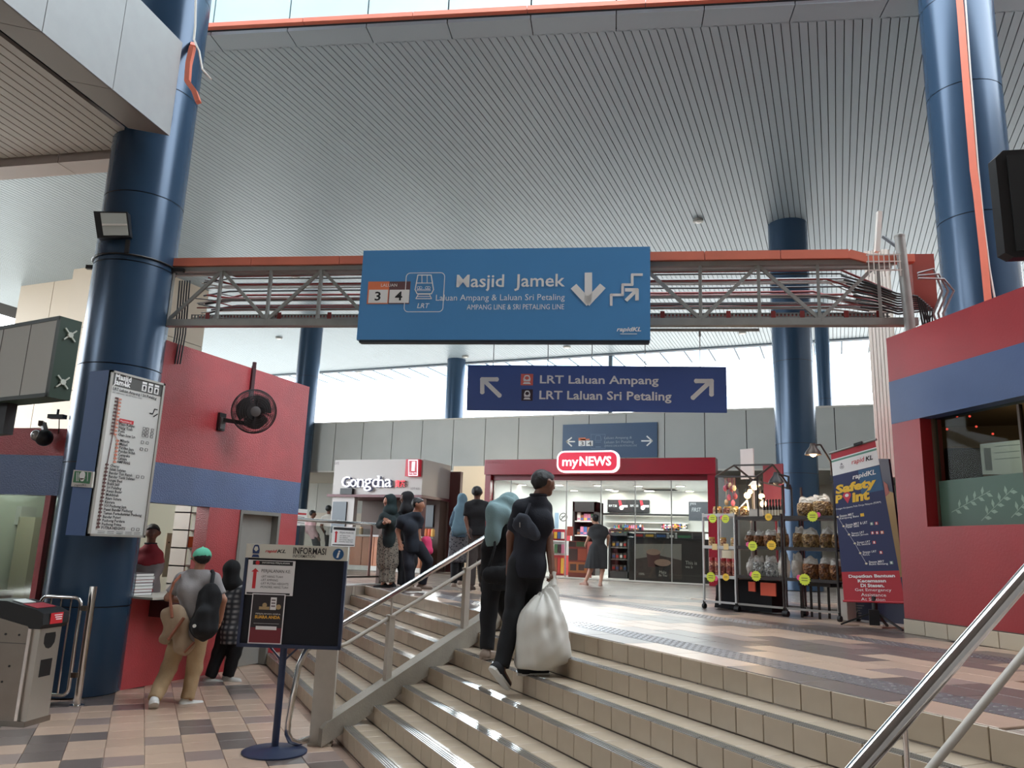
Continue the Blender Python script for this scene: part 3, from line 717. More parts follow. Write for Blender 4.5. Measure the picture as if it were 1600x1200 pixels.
poutline([(364, 288), (420, 288), (430, 310), (352, 310)], .01); pline(q, F1, [cv(358, 299), cv(426, 299)], .008)
for x in (365, 376, 406, 417): a = F1.px(*cv(x, 255)); pline(q, F1, disc(a[0], a[1], .016, 10)+[disc(a[0], a[1], .016, 10)[0]], .005, px=False)
q.build('pictogram', white, s1)
q = MB(); F1.prect(q, *cv(110, 224), *cv(216, 336), .001, .003); q.build('route_badge', orangep, s1)
q = MB(); F1.prect(q, *cv(216, 224), *cv(322, 336), .001, .003); q.build('route_badge', brownp, s1)
q = MB(); F1.prect(q, *cv(115, 265), *cv(211, 331), .003, .004); F1.prect(q, *cv(219, 265), *cv(318, 331), .003, .004); pt(q, 'LALUAN', F1, cv, 178, 235, 258, 250, d0=.004); q.build('route_box', white, s1)
q = MB(); pt(q, '3', F1, cv, 147, 275, 176, 320, d0=.005, bold=.02); pt(q, '4', F1, cv, 248, 274, 284, 319, d0=.005, bold=.02); q.build('numeral', ink, s1)

# ================================================================ hanging banner below it
cv = S(3.478, 720, 500); F2 = FR(A(-7.7, 7.3, 0), TD)
s2 = thing('hanging_banner', 'long blue banner LRT Laluan Ampang with two slanting arrows, hung on wires', 'banner', F2.P(5.3, 3.36))
P4 = [F2.px(731, 570), F2.px(1135, 573), F2.px(1136, 645), F2.px(729, 641)]
q = MB(); F2.poly(q, P4, -.012, 0); q.build('banner_sheet', sign_navy, s2)
q = MB(); pt(q, 'LRT Laluan Ampang', F2, cv, 430, 303, 1075, 362, bold=.02); pt(q, 'LRT Laluan Sri Petaling', F2, cv, 427, 387, 1145, 450, bold=.02); q.build('lettering', white, s2)
q = MB()
for l1, l2 in (([(210, 410), (125, 328)], [(117, 392), (117, 323), (195, 323)]), ([(1262, 422), (1350, 340)], [(1280, 332), (1362, 332), (1362, 404)])):
    q.mark(); pline(q, F2, [cv(*p) for p in l1], .052); pline(q, F2, [cv(*p) for p in l2], .052)
    for p in (l1[0], *l2): a = F2.px(*cv(*p)); F2.poly(q, disc(a[0], a[1], .028, 14), .004, .0061)
q.build('arrow', white, s2)
for (x0, y0, x1, y1), m_ in (((326, 293, 393, 355), M('salmon_print', (228, 112, 100), .5)), ((330, 377, 391, 439), M('dark_brown_print', (60, 46, 60), .5))):
    q = MB(); F2.prect(q, *cv(x0, y0), *cv(x1, y1), .001, .003); ic = q.build('line_badge', m_, s2)
    q = MB(); q2 = MB(); a, b = F2.px(*cv(x0+8, y1-7)), F2.px(*cv(x1-8, y0+7)); train_icon(q, F2, a[0], a[1], b[0]-a[0], b[1]-a[1], .003, .004, q2); q.build('train_symbol', white, ic); q2.build('train_window', m_, ic)
for x in (771, 856, 925, 1008, 1094):
    u = F2.px(x, 560)[0]; q = MB(); q.cyl(F2.P(u, 3.91, -.006), F2.P(u, 4.36, -.006), .006, n=6); q.build('wire', galv, s2)
    q = MB(); q.cyl(F2.P(u, 4.28, -.006), F2.P(u, 4.34, -.006), .014, n=6); q.build('wire_clamp', galv, s2)

# ================================================================ small blue sign on the cladding wall
F3 = FR(A(0, 23.93, 0), XV)
s3 = thing('wall_sign', 'small dark blue direction sign on the pale cladding above the red shop', 'sign', oy(952, 714, 23.9))
q = MB(); F3.prect(q, 879, 661.5, 1027, 715, -.05, 0); q.build('sign_panel', M('dark_sign_blue', (44, 76, 110), .4), s3)
q = MB(); pt(q, 'Laluan Ampang &', F3, cv, 780, 633, 930, 650); pt(q, 'Laluan Sri Petaling', F3, cv, 780, 655, 940, 674); pt(q, 'AMPANG LINE & SRI PETALING LINE', F3, cv, 780, 678, 957, 688)
q.build('lettering', M('grey_print', (150, 164, 176), .5), s3)
q = MB()
for i_, pts in enumerate(([(575, 661), (619, 661)], [(602, 640), (575, 661), (602, 685)], [(983, 657), (1040, 657)], [(1012, 632), (1040, 657), (1012, 682)])): q.mark() if i_ % 2 == 0 else 0; pline(q, F3, [cv(*p) for p in pts], .045)
q.build('arrow', white, s3)
q = MB(); F3.prect(q, *cv(640, 656), *cv(676, 685), .003, .006); F3.prect(q, *cv(681, 656), *cv(718, 685), .003, .006); q.build('route_box', white, s3)
q = MB(); F3.prect(q, *cv(640, 640), *cv(678, 655), .003, .006); F3.prect(q, *cv(650, 646), *cv(700, 653), .003, .006); q.build('route_badge', orangep, s3)
q = MB(); pt(q, '3', F3, cv, 650, 660, 668, 682, d0=.007); pt(q, '4', F3, cv, 690, 660, 710, 682, d0=.007); q.build('numeral', ink, s3)
q = MB(); pline(q, F3, [cv(*p) for p in ((708, 622), (785, 622), (785, 698), (708, 698))], .012, closed=True); pline(q, F3, [cv(*p) for p in ((735, 628), (758, 628), (764, 655), (730, 655))], .018, closed=True)
pline(q, F3, [cv(732, 664), cv(762, 664)], .018); pline(q, F3, [cv(734, 690), cv(760, 690)], .03); q.build('pictogram', M('dim_print', (96, 120, 148), .5), s3)

# ================================================================ left column fittings: route map, green sign, floodlight
XM = -7.42; FM = FR(A(XM, 0, 0), YV); cv = S(4.135, 100, 570)
mp = thing('route_map', 'tall framed Masjid Jamek route map hung on the left blue column', 'sign', (XM-.1, 6.5, 1.73))
ym0, ym1, zm0, zm1 = 6.12, 6.885, 1.725, 3.55
q = MB(); q.bb((XM-.33, ym0, zm0), (XM-.02, ym1, zm1)); q.build('backing_box', M('blue_box_paint', (70, 98, 146), .45), mp)
q = MB(); FM.rect(q, ym0, zm0, ym1, zm1, -.03, -.004); q.build('map_sheet', M('map_paper', (206, 206, 202), .45), mp)
q = MB()
for a in ((ym0, zm0, ym0+.03, zm1), (ym1-.03, zm0, ym1, zm1), (ym0, zm0, ym1, zm0+.025), (ym0, zm1-.025, ym1, zm1)): FM.rect(q, *a, -.03, .012)
q.build('map_frame', M('aluminium_frame', (168, 166, 160), .4, .6), mp)
q = MB(); FM.rect(q, ym0+.03, 3.385, ym1-.03, zm1-.025, -.004, .0); q.build('header_band', M('map_header_grey', (84, 84, 82), .5), mp)
q = MB(); text_em(q, 'Masjid', FM, ym0+.06, 3.465, .088, .002, bold=.003); text_em(q, 'Jamek', FM, ym0+.06, 3.402, .088, .002, bold=.003)
for k in range(3):
    a = ym0+.44+.09*k
    q.mark(); FM.rect(q, a, 3.40, a+.065, 3.475, .001, .002); FM.rect(q, a, 3.485, a+.065, 3.51, .001, .002)
q.build('header_lettering', white, mp)
q = MB()
for k in range(3): a = ym0+.44+.09*k+.012; q.mark(); train_icon(q, FM, a, 3.412, .04, .05, .003, .004)
q.build('header_symbols', ink, mp)
q = MB(); text_em(q, 'LRT Laluan Ampang / Sri Petaling', FM, ym0+.05, 3.335, .046, bold=.001); text_em(q, 'LRT AMPANG / SRI PETALING LINES', FM, ym0+.05, 3.30, .026)
st1 = ['Plaza Rakyat', 'Hang Tuah', 'Pudu', 'Chan Sow Lin']; st2 = ['Miharja', 'Maluri', 'Pandan Jaya', 'Pandan Indah', 'Cempaka', 'Cahaya', 'AMPANG']
st3 = ['Cheras', 'Salak Selatan', 'Bandar Tun Razak', 'Bandar Tasik Selatan', 'Sungai Besi', 'Bukit Jalil', 'Sri Petaling', 'Awan Besar', 'Muhibbah', 'Alam Sutera', 'Kinrara', 'IOI Puchong Jaya', 'Pusat Bandar Puchong', 'Taman Perindustrian Puchong', 'Bandar Puteri', 'Puchong Perdana', 'Puchong Prima', 'PUTRA HEIGHTS']
dv = .040; vt = 3.25
rows = [vt-dv*k for k in range(34)]
for k, s in enumerate(st1): text_em(q, s, FM, ym0+.20, rows[7+k]-.012, .043, bold=.001)
for k, s in enumerate(st2): text_em(q, s, FM, ym0+.24, rows[11+k]-.035, .043, bold=.001)
for k, s in enumerate(st3): text_em(q, s, FM, ym0+.155, zm0+.078+dv*(17-k), .043, bold=.001)
for k, n_ in ((7, 2), (8, 2), (9, 2), (11, 1), (13, 1), (33-12, 1)):
    v = rows[min(k, 33)]-.015
    for j in range(n_+1): q.mark(); pline(q, FM, rrect(ym0+.53+.05*j+.02*(j == n_), v, ym0+.565+.05*j+.02*(j == n_), v+.03, .004, 1), .004, px=False, closed=True)
for j in (0, 1): q.mark(); pline(q, FM, rrect(ym0+.56+.07*j, zm0+.075, ym0+.595+.07*j, zm0+.105, .004, 1), .004, px=False, closed=True)
for j in range(5):
    q.mark()
    for k in range(2): FM.rect(q, ym0+.12+.12*j, zm0+.035+.018*k, ym0+.21+.12*j, zm0+.039+.018*k, .003, .004)
q.mark(); pline(q, FM, [(ym0+.60, 3.16), (ym0+.64, 3.16), (ym0+.66, 3.22), (ym0+.70, 3.22)], .012, px=False); pline(q, FM, [(ym0+.66, 3.13), (ym0+.71, 3.17)], .012, px=False)
q.build('map_lettering', ink, mp)
q = MB(); FM.rect(q, ym0+.195, rows[6]-.02, ym0+.39, rows[6]+.022, .003, .004); bxm = q.build('station_highlight', redp, mp)
q = MB(); text_em(q, 'Masjid Jamek', FM, ym0+.205, rows[6]-.012, .03, .0055); q.build('highlight_lettering', white, bxm)
q = MB(); um = ym0+.135; ub = ym0+.115
pline(q, FM, [(um, rows[0]), (um, rows[10])], .008, px=False); pline(q, FM, [(um, rows[10]), (ub, zm0+.085+dv*17)], .009, px=False); pline(q, FM, [(ub, zm0+.085+dv*17), (ub, zm0+.09)], .009, px=False)
for k in range(11): FM.rect(q, um-.035, rows[k]-.009, um+.008, rows[k]+.009, .003, .005)
for k in range(18): FM.rect(q, ub-.022, zm0+.088+dv*k, ub+.022, zm0+.106+dv*k, .003, .005)
q.build('route_line', M('route_maroon', (96, 64, 62), .5), mp)
q = MB(); pline(q, FM, [(um+.018, rows[0]), (um+.018, rows[10])], .007, px=False); pline(q, FM, [(um+.018, rows[10]), (ym0+.21, rows[11]-.03), (ym0+.21, rows[17]-.03)], .007, px=False)
for k in range(11): FM.rect(q, um+.012, rows[k]-.012, um+.05, rows[k]+.004, .003, .005)
for k in range(7): FM.rect(q, ym0+.19, rows[11+k]-.038, ym0+.23, rows[11+k]-.02, .003, .005)
q.build('route_line', M('route_orange', (206, 128, 104), .5), mp)
FG = FR(A(0, 6.09, 0), XV); gs = thing('assembly_sign', 'small green and white emergency sign at the left edge of the route map', 'sign', oy(130, 762, 6.09))
q = MB(); FG.ppoly(q, [(115, 734), (146, 737), (143, 762), (111, 760)], -.02, 0); q.build('sign_plate', offwhite, gs)
q = MB(); FG.ppoly(q, [(117, 736), (143, 738), (140, 756), (114, 753.5)], 0, .002); q.build('green_field', M('green_print', (44, 112, 66), .5), gs)
q = MB(); a = FG.px(129, 743); FG.poly(q, disc(*a, .045, 14), .002, .004); FG.ppoly(q, [(124, 747), (134, 747), (130, 752), (127, 752)], .002, .004)
for x in (120, 122.5, 137): FG.ppoly(q, [(x, 738), (x+.9, 738), (x+.2, 752), (x-.7, 752)], .002, .003)
q.build('pictogram', white, gs); q = MB(); ptext(q, 'rapidKL', FG, 117, 756, 136, 760.5, shear=.2); q.build('lettering', ink, gs)
# floodlight and strap
fd = unit(A(.60, -.80, 0)); fp = LC+fd*.62
fl_ = thing('floodlight', 'black floodlight strapped high on the left blue column', 'floodlight', (fp[0], fp[1], 5.3))
Ff = FR(A(fp[0], fp[1], 5.5), np.cross(ZV, fd)*1.0, unit(ZV+fd*.18))
c0 = Ff.px(174, 352)
q = MB(); Ff.poly(q, [Ff.px(146, 330), Ff.px(199, 331), Ff.px(204, 370), Ff.px(152, 372)], -.16, 0); q.build('lamp_body', black, fl_)
q = MB(); Ff.poly(q, [Ff.px(157, 333), Ff.px(197, 333.5), Ff.px(201, 368), Ff.px(162, 368)], 0, .012); q.build('lamp_glass', M('lamp_glass', (178, 182, 176), .15, .2), fl_)
q = MB(); Ff.ppoly(q, [(160, 350), (199, 350), (199.5, 353), (160, 353)], .012, .02); q.build('lamp_tube', offwhite, fl_)
zs = above(165, 392, A(fp[0], fp[1], 5))[2]
q = MB(); q.tube([LC+A(.485*math.cos(a), .485*math.sin(a), zs+.02) for a in np.linspace(0, 2*PI, 33)[:-1]], .012, 6, closed=True); q.build('strap', blackm, fl_)
rr_ = unit(A(CR[0], CR[1], 0))
for sg in (-1, 1): q = MB(); q.bar(LC+rr_*.46*sg+A(0, 0, zs), LC+rr_*.62*sg+A(0, 0, zs), .05, .05); q.build('strap_arm', blackm, fl_)
q = MB(); q.bar(A(fp[0], fp[1], zs+.02)-fd*.1, A(fp[0], fp[1], zs+.18)-fd*.08, .05, .03); q.build('lamp_yoke', blackm, fl_)

# ================================================================ conduit on the right column and along the ceiling edge
rdir = unit(A(CAM[0]-RC[0], CAM[1]-RC[1], 0)); pR = RC+rdir*.52
def onR(x, y, off=0): return opl(x, y, pR+rdir*off, rdir)
q = MB()
pp = [onR(*p) for p in ((1494, -60), (1501, 20), (1508, 110), (1521, 265), (1526, 300), (1536, 390), (1545, 482))]
for a, b in zip(pp[:-1], pp[1:]): q.bar(a, b, .085, .05, up=rdir)
tag(q.build('conduit', orange), 'orange conduit running down the face of the right column', 'conduit')
q = MB(); q.tube([onR(*p) for p in ((1504, -60), (1516, 110), (1528, 262), (1536, 340), (1546, 420), (1556, 476))], .013, 8); tag(q.build('conduit', offwhite, smooth=True), 'thin white pipe beside the orange conduit on right column', 'pipe')
ec = thing('cable_trunking', 'orange trunking along the ceiling edge under the pale cyan fascia', 'trunking', sE.P(4, .07, .1))
for k in range(8): q = MB(); q.obox(sE.P(-.05+k*1.85+.005, .08, .02), TD*1.84, ZV*.075, sE.W*.09); q.build('trunking_length', orange, ec)
q = MB(); LCd = unit(A(CAM[0]-LC[0], CAM[1]-LC[1], 0)); pl_ = LC+LCd*.53
pp = [sE.P(-.05, .11, .06)]+[above(x, y, A(pl_[0], pl_[1], 9)) for x, y in ((301, 74), (295, 100), (293, 128), (304, 143), (310, 160))]
for a, b in zip(pp[:-1], pp[1:]): q.bar(a, b, .07, .06)
q.build('trunking_bend', orange, ec)
q = MB(); q.tube([above(x, y, A(pl_[0], pl_[1], 9)) for x, y in ((306, -10), (305, 40), (303, 62), (311, 80), (316, 108), (330, 124))], .014, 6); tag(q.build('cable', offwhite, smooth=True), 'pale cable hanging down the right edge of the left column top', 'cable')
# black loudspeaker box at the right edge
sp = thing('loudspeaker', 'black box loudspeaker hanging at the right edge of the frame', 'speaker', od(1605, 408, 6.2))
a = od(1563, 322, 6.2); vv = above(1563, 237, a)-above(1563, 402, a); hh = np.linalg.norm(vv); zb = above(1563, 402, a)[2]; ru = unit(A(CR[0], CR[1], 0)-DH*.2)
base = A(a[0], a[1], zb)+ru*.0
q = MB(); q.prism([(0, .04), (.06, 0), (.62, 0), (.62, hh), (.06, hh), (0, hh-.06)], base, ru, ZV, unit(DH)*.10); q.build('speaker_cabinet', blackm, sp)
q = MB(); q.obox(base+ru*.08+ZV*.05-DH*.01, ru*.5, ZV*(hh-.1), DH*.01); q.build('speaker_grille', M('grille', (30, 33, 34), .7), sp)
q = MB(); q.cyl(base+ru*.4+DH*.05+ZV*hh, base+ru*.4+DH*.05+ZV*8.4, .02, n=8); q.build('hanger_rod', blackm, sp)
# ceiling downlights
for k, (x, y, r) in enumerate(((1091, 343, .11), (462, 431, .12), (436, 527, .12), (562, 580, .15), (727, 556, .13), (1160, 519, .12), (886, 541, .13))):
    p = oz(x, y, ZC); t = thing('downlight', ['round silver downlight in the slats right of the big sign', 'small round downlight in the slats seen through left truss', 'white downlight in the slats under the truss above the fan wall', 'faint downlight near the far ceiling edge at left', 'faint downlight above the LRT banner left end', 'faint downlight in the slats seen under the right truss', 'faint downlight over the LRT banner middle'][k], 'light', p-ZV*.07)
    q = MB(); q.lathe([(r, .0), (r+.02, .01), (r+.02, .07), (r*.8, .08)], p-ZV*.07, 20); q.build('housing', galv, t, True)
    q = MB(); q.lathe([(.001, -.012), (r*.6, -.008), (r*.75, .004)], p-ZV*.072, 20); q.build('lens', M('downlight_lens', (226, 226, 222), .3), t, True)
# ================================================================ stair stringer and its handrail
EP = unit(ED+.246*NDr); PER = np.cross(ZV, EP)          # PER points to the left side of the flight
P0 = A(-4.134, 6.294, 0); SL = math.sqrt(1+.246**2)
def sp_(e, z, o=0): return P0+EP*(e*SL)+ZV*z+PER*o
stg = thing('handrail', 'steel handrail with painted posts on the sloping kerb that divides the stairs', 'handrail', sp_(.8, .3, .08))
FSR = FR(P0+PER*.075, EP)
q = MB()
e1 = 6*G+.05
poly = [(-.2, 0), (-.2, .15), (-.16, .20), (e1*SL, .26+.537*e1), (e1*SL+.12, .26+.537*e1), (e1*SL+.12, UP), (e1*SL-.05, UP-.1)]
q.prism([(a, b) for a, b in poly], P0, EP, ZV, PER*.15); q.build('stringer_kerb', M('painted_concrete', (160, 153, 141), .65, var=.08, scale=7, bump=.15), stg)
nb = A(-4.31, 6.20, 0); nU = unit(A(.88, .47, 0)); nV = np.cross(ZV, nU)
q = MB(); q.obox(nb-nU*.085-nV*.05, nU*.185, nV*.13, ZV*.93); q.build('newel_post', cream_paint, stg)
q = MB(); q.obox(nb-nU*.095-nV*.06, nU*.205, nV*.15, ZV*.02); q.build('base_plate', cream_paint, stg)
def onS(x, y): u, v = FSR.px(x, y); return FSR.P(u, v)
top = [onS(770, 833), onS(650, 907), onS(537, 975)]
for (bx, by), (tx, ty), (rx, ry) in (((604, 1071), (612, 962), (615, 927)), ((725, 990), (729, 888), (731, 857))):
    a = onS(bx, by); t_ = above(tx, ty, a)
    q = MB(); hz = t_[2]-a[2]; q.obox(a-EP*.03-PER*.03, EP*.06, PER*.06, ZV*hz); q.build('post', cream_paint, stg)
    q = MB(); q.obox(a-EP*.035-PER*.035+ZV*(hz-.012), EP*.07, PER*.07, ZV*.02); q.build('post_cap', cream_paint, stg)
    rz = above(rx, ry, a)[2]; q = MB(); q.cyl(a+ZV*hz, A(a[0], a[1], rz+.01), .012, n=8); q.build('stem', cream_paint, stg)
pb = top[-1]; lo = [onS(x, y) for x, y in ((500, 998), (478, 1016), (467, 1040), (458, 1085), (450, 1128), (449, 1146), (454, 1157), (464, 1161))]+[nb-nU*.08+ZV*.05]
q = MB(); q.tube(top+lo, .028, 14); q.build('rail_tube', chrome, stg, True, ang=60)
q = MB(); q.tube([onS(773, 864), onS(650, 940), onS(541, 1006), nb+nU*.06+ZV*.82], .018, 10); q.build('middle_rail', cream_paint, stg, True)
# right hand rail in the foreground
ra, rb = od(1340, 1203, 2.5), od(1600, 903, 2.95); rdv = rb-ra
hr = thing('handrail', 'thick polished steel handrail sloping up across the bottom right corner', 'handrail', ra-rdv*.5)
q = MB(); q.tube([ra-rdv*.9, ra, rb, rb+rdv*.35], .031, 24); q.build('rail_tube', chrome, hr, True, ang=60)
ma, mb_ = od(1452, 1203, 2.62), od(1600, 1021, 2.9)
q = MB(); q.tube([ma-(mb_-ma)*1.4, ma, mb_, mb_+(mb_-ma)*.6], .0145, 14); q.build('middle_rail', cream_paint, hr, True)
pm_ = od(1412, 1108, 2.66)
for f_ in (0, 1):
    p = pm_+rdv*.0 if f_ == 0 else ra-rdv*.85
    e = p@ED; st_z = H*max(0, min(6, math.floor((e-E0)/G)+1)); q = MB(); q.cyl(A(p[0], p[1], st_z), A(p[0], p[1], p[2]+.03), .009 if f_ == 0 else .02, n=10); q.build('stem', chrome, hr, True)

# ================================================================ glass railing at the concourse edge
GA = A(-7.5, 12.0, UP); gu = unit(A(.165, 1, 0)); 
gra = thing('glass_railing', 'steel and glass railing at the concourse edge above the steps, notice taped on', 'railing', GA-gu*.9)
FGR = FR(GA, gu)                      # seen from the stair side
ul = FGR.px(462, 900)[0]; ur = FGR.px(596, 870)[0]
ul = max(ul, -2.4); zt_ = above(594, 820, GA)[2]-UP
q = MB(); q.obox(FGR.P(ur-.07, -.0, -.04), gu*.08, ZV*(zt_-.02), FGR.W*.08); q.build('end_post', M('bronze_post', (96, 88, 82), .4, .5), gra)
q = MB(); q.tube([FGR.P(ul-.3, zt_, 0), FGR.P(ur+.05, zt_, 0)], .028, 12); q.build('top_rail', chrome, gra, True)
q = MB(); q.obox(FGR.P(ul, .12, -.02), gu*(ur-ul), ZV*.03, FGR.W*.04); q.build('bottom_rail', M('bronze_post', (96, 88, 82)), gra)
um_ = FGR.px(577, 870)[0]
q = MB(); q.obox(FGR.P(um_, .12, -.015), gu*.03, ZV*(zt_-.14), FGR.W*.03); q.build('mullion', M('rust_mullion', (104, 58, 44), .5), gra)
q = MB(); q.obox(FGR.P(ul, .16, -.005), gu*(um_-ul-.03), ZV*(zt_-.24), FGR.W*.01); q.build('glass_pane', glass_mat('railing_glass', (222, 224, 222), .10, .12), gra)
q = MB(); q.obox(FGR.P(ul-.4, .0, -.06), gu*(ur-ul+.4), ZV*.02, FGR.W*.12); q.build('kerb', white, gra)
nt = thing('notice', 'white travel notice with a red arrow taped to the glass railing', 'notice', FGR.P(FGR.px(540, 870)[0], .5, .01))
a, b = FGR.px(517, 853), FGR.px(556, 824)
q = MB(); FGR.rect(q, a[0], a[1], b[0], b[1], .006, .008); q.build('paper', white, nt)
w_, h_ = b[0]-a[0], b[1]-a[1]
q = MB(); FGR.rect(q, a[0]+.04*w_, a[1]+.82*h_, b[0]-.04*w_, b[1]-.05*h_, .008, .009); FGR.rect(q, a[0]+.04*w_, a[1]+.04*h_, b[0]-.04*w_, a[1]+.09*h_, .008, .009); q.build('printed_band', ink, nt)
def notice_text(mb, fr, a, w, h, d):
    text_mesh(mb, 'PERJALANAN KE:', fr, a[0]+.30*w, a[1]+.62*h, a[0]+.92*w, a[1]+.74*h, d0=d)
    for k, s in enumerate(('-LRT HANG TUAH', '-LRT AMPANG', '-LRT PUTRA HEIGHTS', '-MONOREL HANG TUAH')):
        text_mesh(mb, s, fr, a[0]+.30*w, a[1]+(.50-.10*k)*h, a[0]+(.30+.033*len(s))*w, a[1]+(.565-.10*k)*h, d0=d)
def red_arrow(mb, fr, a, w, h, d0, d1):
    fr.poly(mb, [(a[0]+.13*w, a[1]+.18*h), (a[0]+.20*w, a[1]+.18*h), (a[0]+.20*w, a[1]+.66*h), (a[0]+.245*w, a[1]+.66*h), (a[0]+.165*w, a[1]+.76*h), (a[0]+.085*w, a[1]+.66*h), (a[0]+.13*w, a[1]+.66*h)], d0, d1)
q = MB(); notice_text(q, FGR, a, w_, h_, .009); q.build('lettering', ink, nt)
q = MB(); red_arrow(q, FGR, a, w_, h_, .008, .009); q.build('arrow', redp, nt)
# paper notice on the far thin-looking column
Fn = FR(A(-18.2, 23.0, 0), unit(A(CR[0], CR[1], 0))); nt2 = thing('notice', 'white notice with red band stuck on the foot of the distant column beside fan wall', 'notice', opl(472, 822, Fn.o, Fn.W))
q = MB(); Fn.ppoly(q, [(464, 795), (481, 796), (479, 822), (462, 821)], .0, .01); q.build('paper', white, nt2)
q = MB(); Fn.ppoly(q, [(465.5, 801), (479, 802), (478.7, 805), (465, 804)], .01, .014); q.build('red_band', redp, nt2)
q = MB()
for k in range(4): Fn.ppoly(q, [(465, 807+3*k), (476, 808+3*k), (476, 809+3*k), (465, 808+3*k)], .01, .014)
q.build('printed_lines', M('grey_ink', (120, 110, 112), .6), nt2)

# ================================================================ information board on a stand
bo = A(-4.475, 5.80, 0); bu = unit(A(.92, .39, 0)); FB = FR(bo+np.cross(bu, ZV)*.05, bu)
ib = thing('information_board', 'dark notice board headed INFORMASI on a blue post with round foot', 'notice board', bo)
navy = M('navy_steel', (30, 42, 70), .4)
q = MB(); q.lathe([(.27, 0), (.27, .012), (.25, .02), (.05, .035), (.03, .05)], bo, 40); q.build('foot', navy, ib, True)
pcx = FB.px(470, 1012)[0]
q = MB(); q.tube([bo+ZV*.03, bo+ZV*.95-np.cross(bu, ZV)*.0], .03, 16); q.build('pole', navy, ib, True)
bu0 = (FB.px(387, 849)[0]+FB.px(368, 1012)[0])/2; bu1 = (FB.px(544, 855)[0]+FB.px(532, 1015)[0])/2; bv1 = FB.px(465, 852)[1]; bv0 = FB.px(450, 1013)[1]; bh = FB.px(464, 874)[1]
q = MB(); FB.rect(q, bu0+.02, bv0+.02, bu1-.02, bh, -.03, -.004); q.build('pin_panel', M('navy_felt', (17, 19, 27), .9), ib)
q = MB()
for a in ((bu0, bv0, bu0+.025, bh), (bu1-.025, bv0, bu1, bh), (bu0, bv0, bu1, bv0+.03)): FB.rect(q, *a, -.035, .008)
q.build('frame', navy, ib)
q = MB(); FB.rect(q, bu0, bh, bu1, bv1, -.035, .006); q.build('header_panel', M('header_cream', (206, 204, 192), .5), ib)
cv = S(6, 360, 830)
q = MB(); pt(q, 'INFORMASI', FB, cv, 592, 155, 900, 218, d0=.008, bold=.014); pt(q, 'INFORMATION', FB, cv, 588, 221, 798, 250, d0=.008, bold=.005); q.build('lettering', ink, ib)
q = MB(); pt(q, 'rapid', FB, cv, 330, 172, 440, 208, d0=.008, bold=.02, shear=.3); q.build('lettering', redp, ib)
q = MB(); pt(q, 'KL', FB, cv, 440, 172, 524, 204, d0=.008, bold=.02, shear=.3); q.build('lettering', ink, ib)
q = MB(); q2 = MB(); a, b = FB.px(*cv(197, 242)), FB.px(*cv(290, 128)); train_icon(q, FB, a[0], a[1], b[0]-a[0], b[1]-a[1], .008, .010, q2); o = q.build('train_symbol', M('deep_blue_print', (30, 54, 104), .5), ib); q2.build('train_window', M('header_cream', (206, 204, 192)), o)
a = FB.px(*cv(1013, 216)); q = MB(); FB.poly(q, disc(*a, .048, 28), .006, .010); o = q.build('info_symbol', M('info_blue', (30, 82, 128), .4), ib)
q = MB(); pt(q, 'i', FB, cv, 998, 180, 1032, 250, d0=.011, bold=.03, shear=.2); q.build('lettering', white, o)
q = MB()
for sx in (-.12, .12): q.bar(bo+bu*sx+ZV*(bv0+.0), bo+ZV*(bv0-.12), .015, .015)
q.build('brace', navy, ib)
# papers pinned on it
pn = thing('notice', 'white travel notice with a red up arrow pinned on the information board', 'notice', FB.P(FB.px(420, 930)[0], FB.px(420, 930)[1], .0))
a, b = FB.px(*cv(138, 592)), FB.px(*cv(612, 282)); w_, h_ = b[0]-a[0], b[1]-a[1]
q = MB(); FB.rect(q, a[0], a[1], b[0], b[1], .0, .004); q.build('paper', M('paper_white', (222, 220, 220), .6), pn)
q = MB(); FB.rect(q, a[0]+.1*w_, a[1]+.86*h_, b[0]-.05*w_, b[1]-.02*h_, .004, .005); FB.rect(q, a[0]+.03*w_, a[1]+.02*h_, b[0]-.06*w_, a[1]+.07*h_, .004, .005); o = q.build('printed_band', ink, pn)
q = MB(); text_mesh(q, 'INFORMASI PERJALANAN', FB, a[0]+.30*w_, a[1]+.89*h_, a[0]+.88*w_, a[1]+.95*h_, d0=.006); q.build('lettering', white, o)
q = MB(); FB.poly(q, disc(a[0]+.2*w_, a[1]+.92*h_, .018, 12), .005, .006); q.build('badge', redp, o)
q = MB(); notice_text(q, FB, a, w_, h_, .005); q.build('lettering', ink, pn)
q = MB(); red_arrow(q, FB, a, w_, h_, .004, .005); q.build('arrow', redp, pn)
po = thing('poster', 'dark SUARA ANDA poster with white border pinned low on the information board', 'poster', FB.P(FB.px(415, 1003)[0], FB.px(415, 1003)[1], .0))
a, b = FB.px(*cv(162, 1050)), FB.px(*cv(520, 592)); w_, h_ = b[0]-a[0], b[1]-a[1]
q = MB(); FB.rect(q, a[0], a[1], b[0], b[1], .0, .006); q.build('paper', M('paper_white', (222, 220, 220)), po)
q = MB(); FB.rect(q, a[0]+.03*w_, a[1]+.32*h_, b[0]-.03*w_, b[1]-.02*h_, .006, .007); q.build('printed_ground', M('poster_black', (34, 28, 32), .5), po)
q = MB(); FB.rect(q, a[0]+.03*w_, a[1]+.02*h_, b[0]-.03*w_, a[1]+.32*h_, .006, .007); q.build('printed_ground', M('poster_maroon', (112, 32, 42), .5), po)
def pr_(u0, v0, u1, v1): return a[0]+u0*w_, a[1]+v0*h_, a[0]+u1*w_, a[1]+v1*h_
q = MB(); FB.rect(q, *pr_(.57, .68, .75, .93), .007, .009); FB.rect(q, *pr_(.2, .28, .82, .35), .007, .009); FB.rect(q, *pr_(.12, .40, .88, .404), .007, .008); q.mark(); text_mesh(q, 'PERJALANAN ANDA', FB, *pr_(.16, .575, .9, .61), d0=.008); q.build('printed_white', M('paper_white', (222, 220, 220)), po)
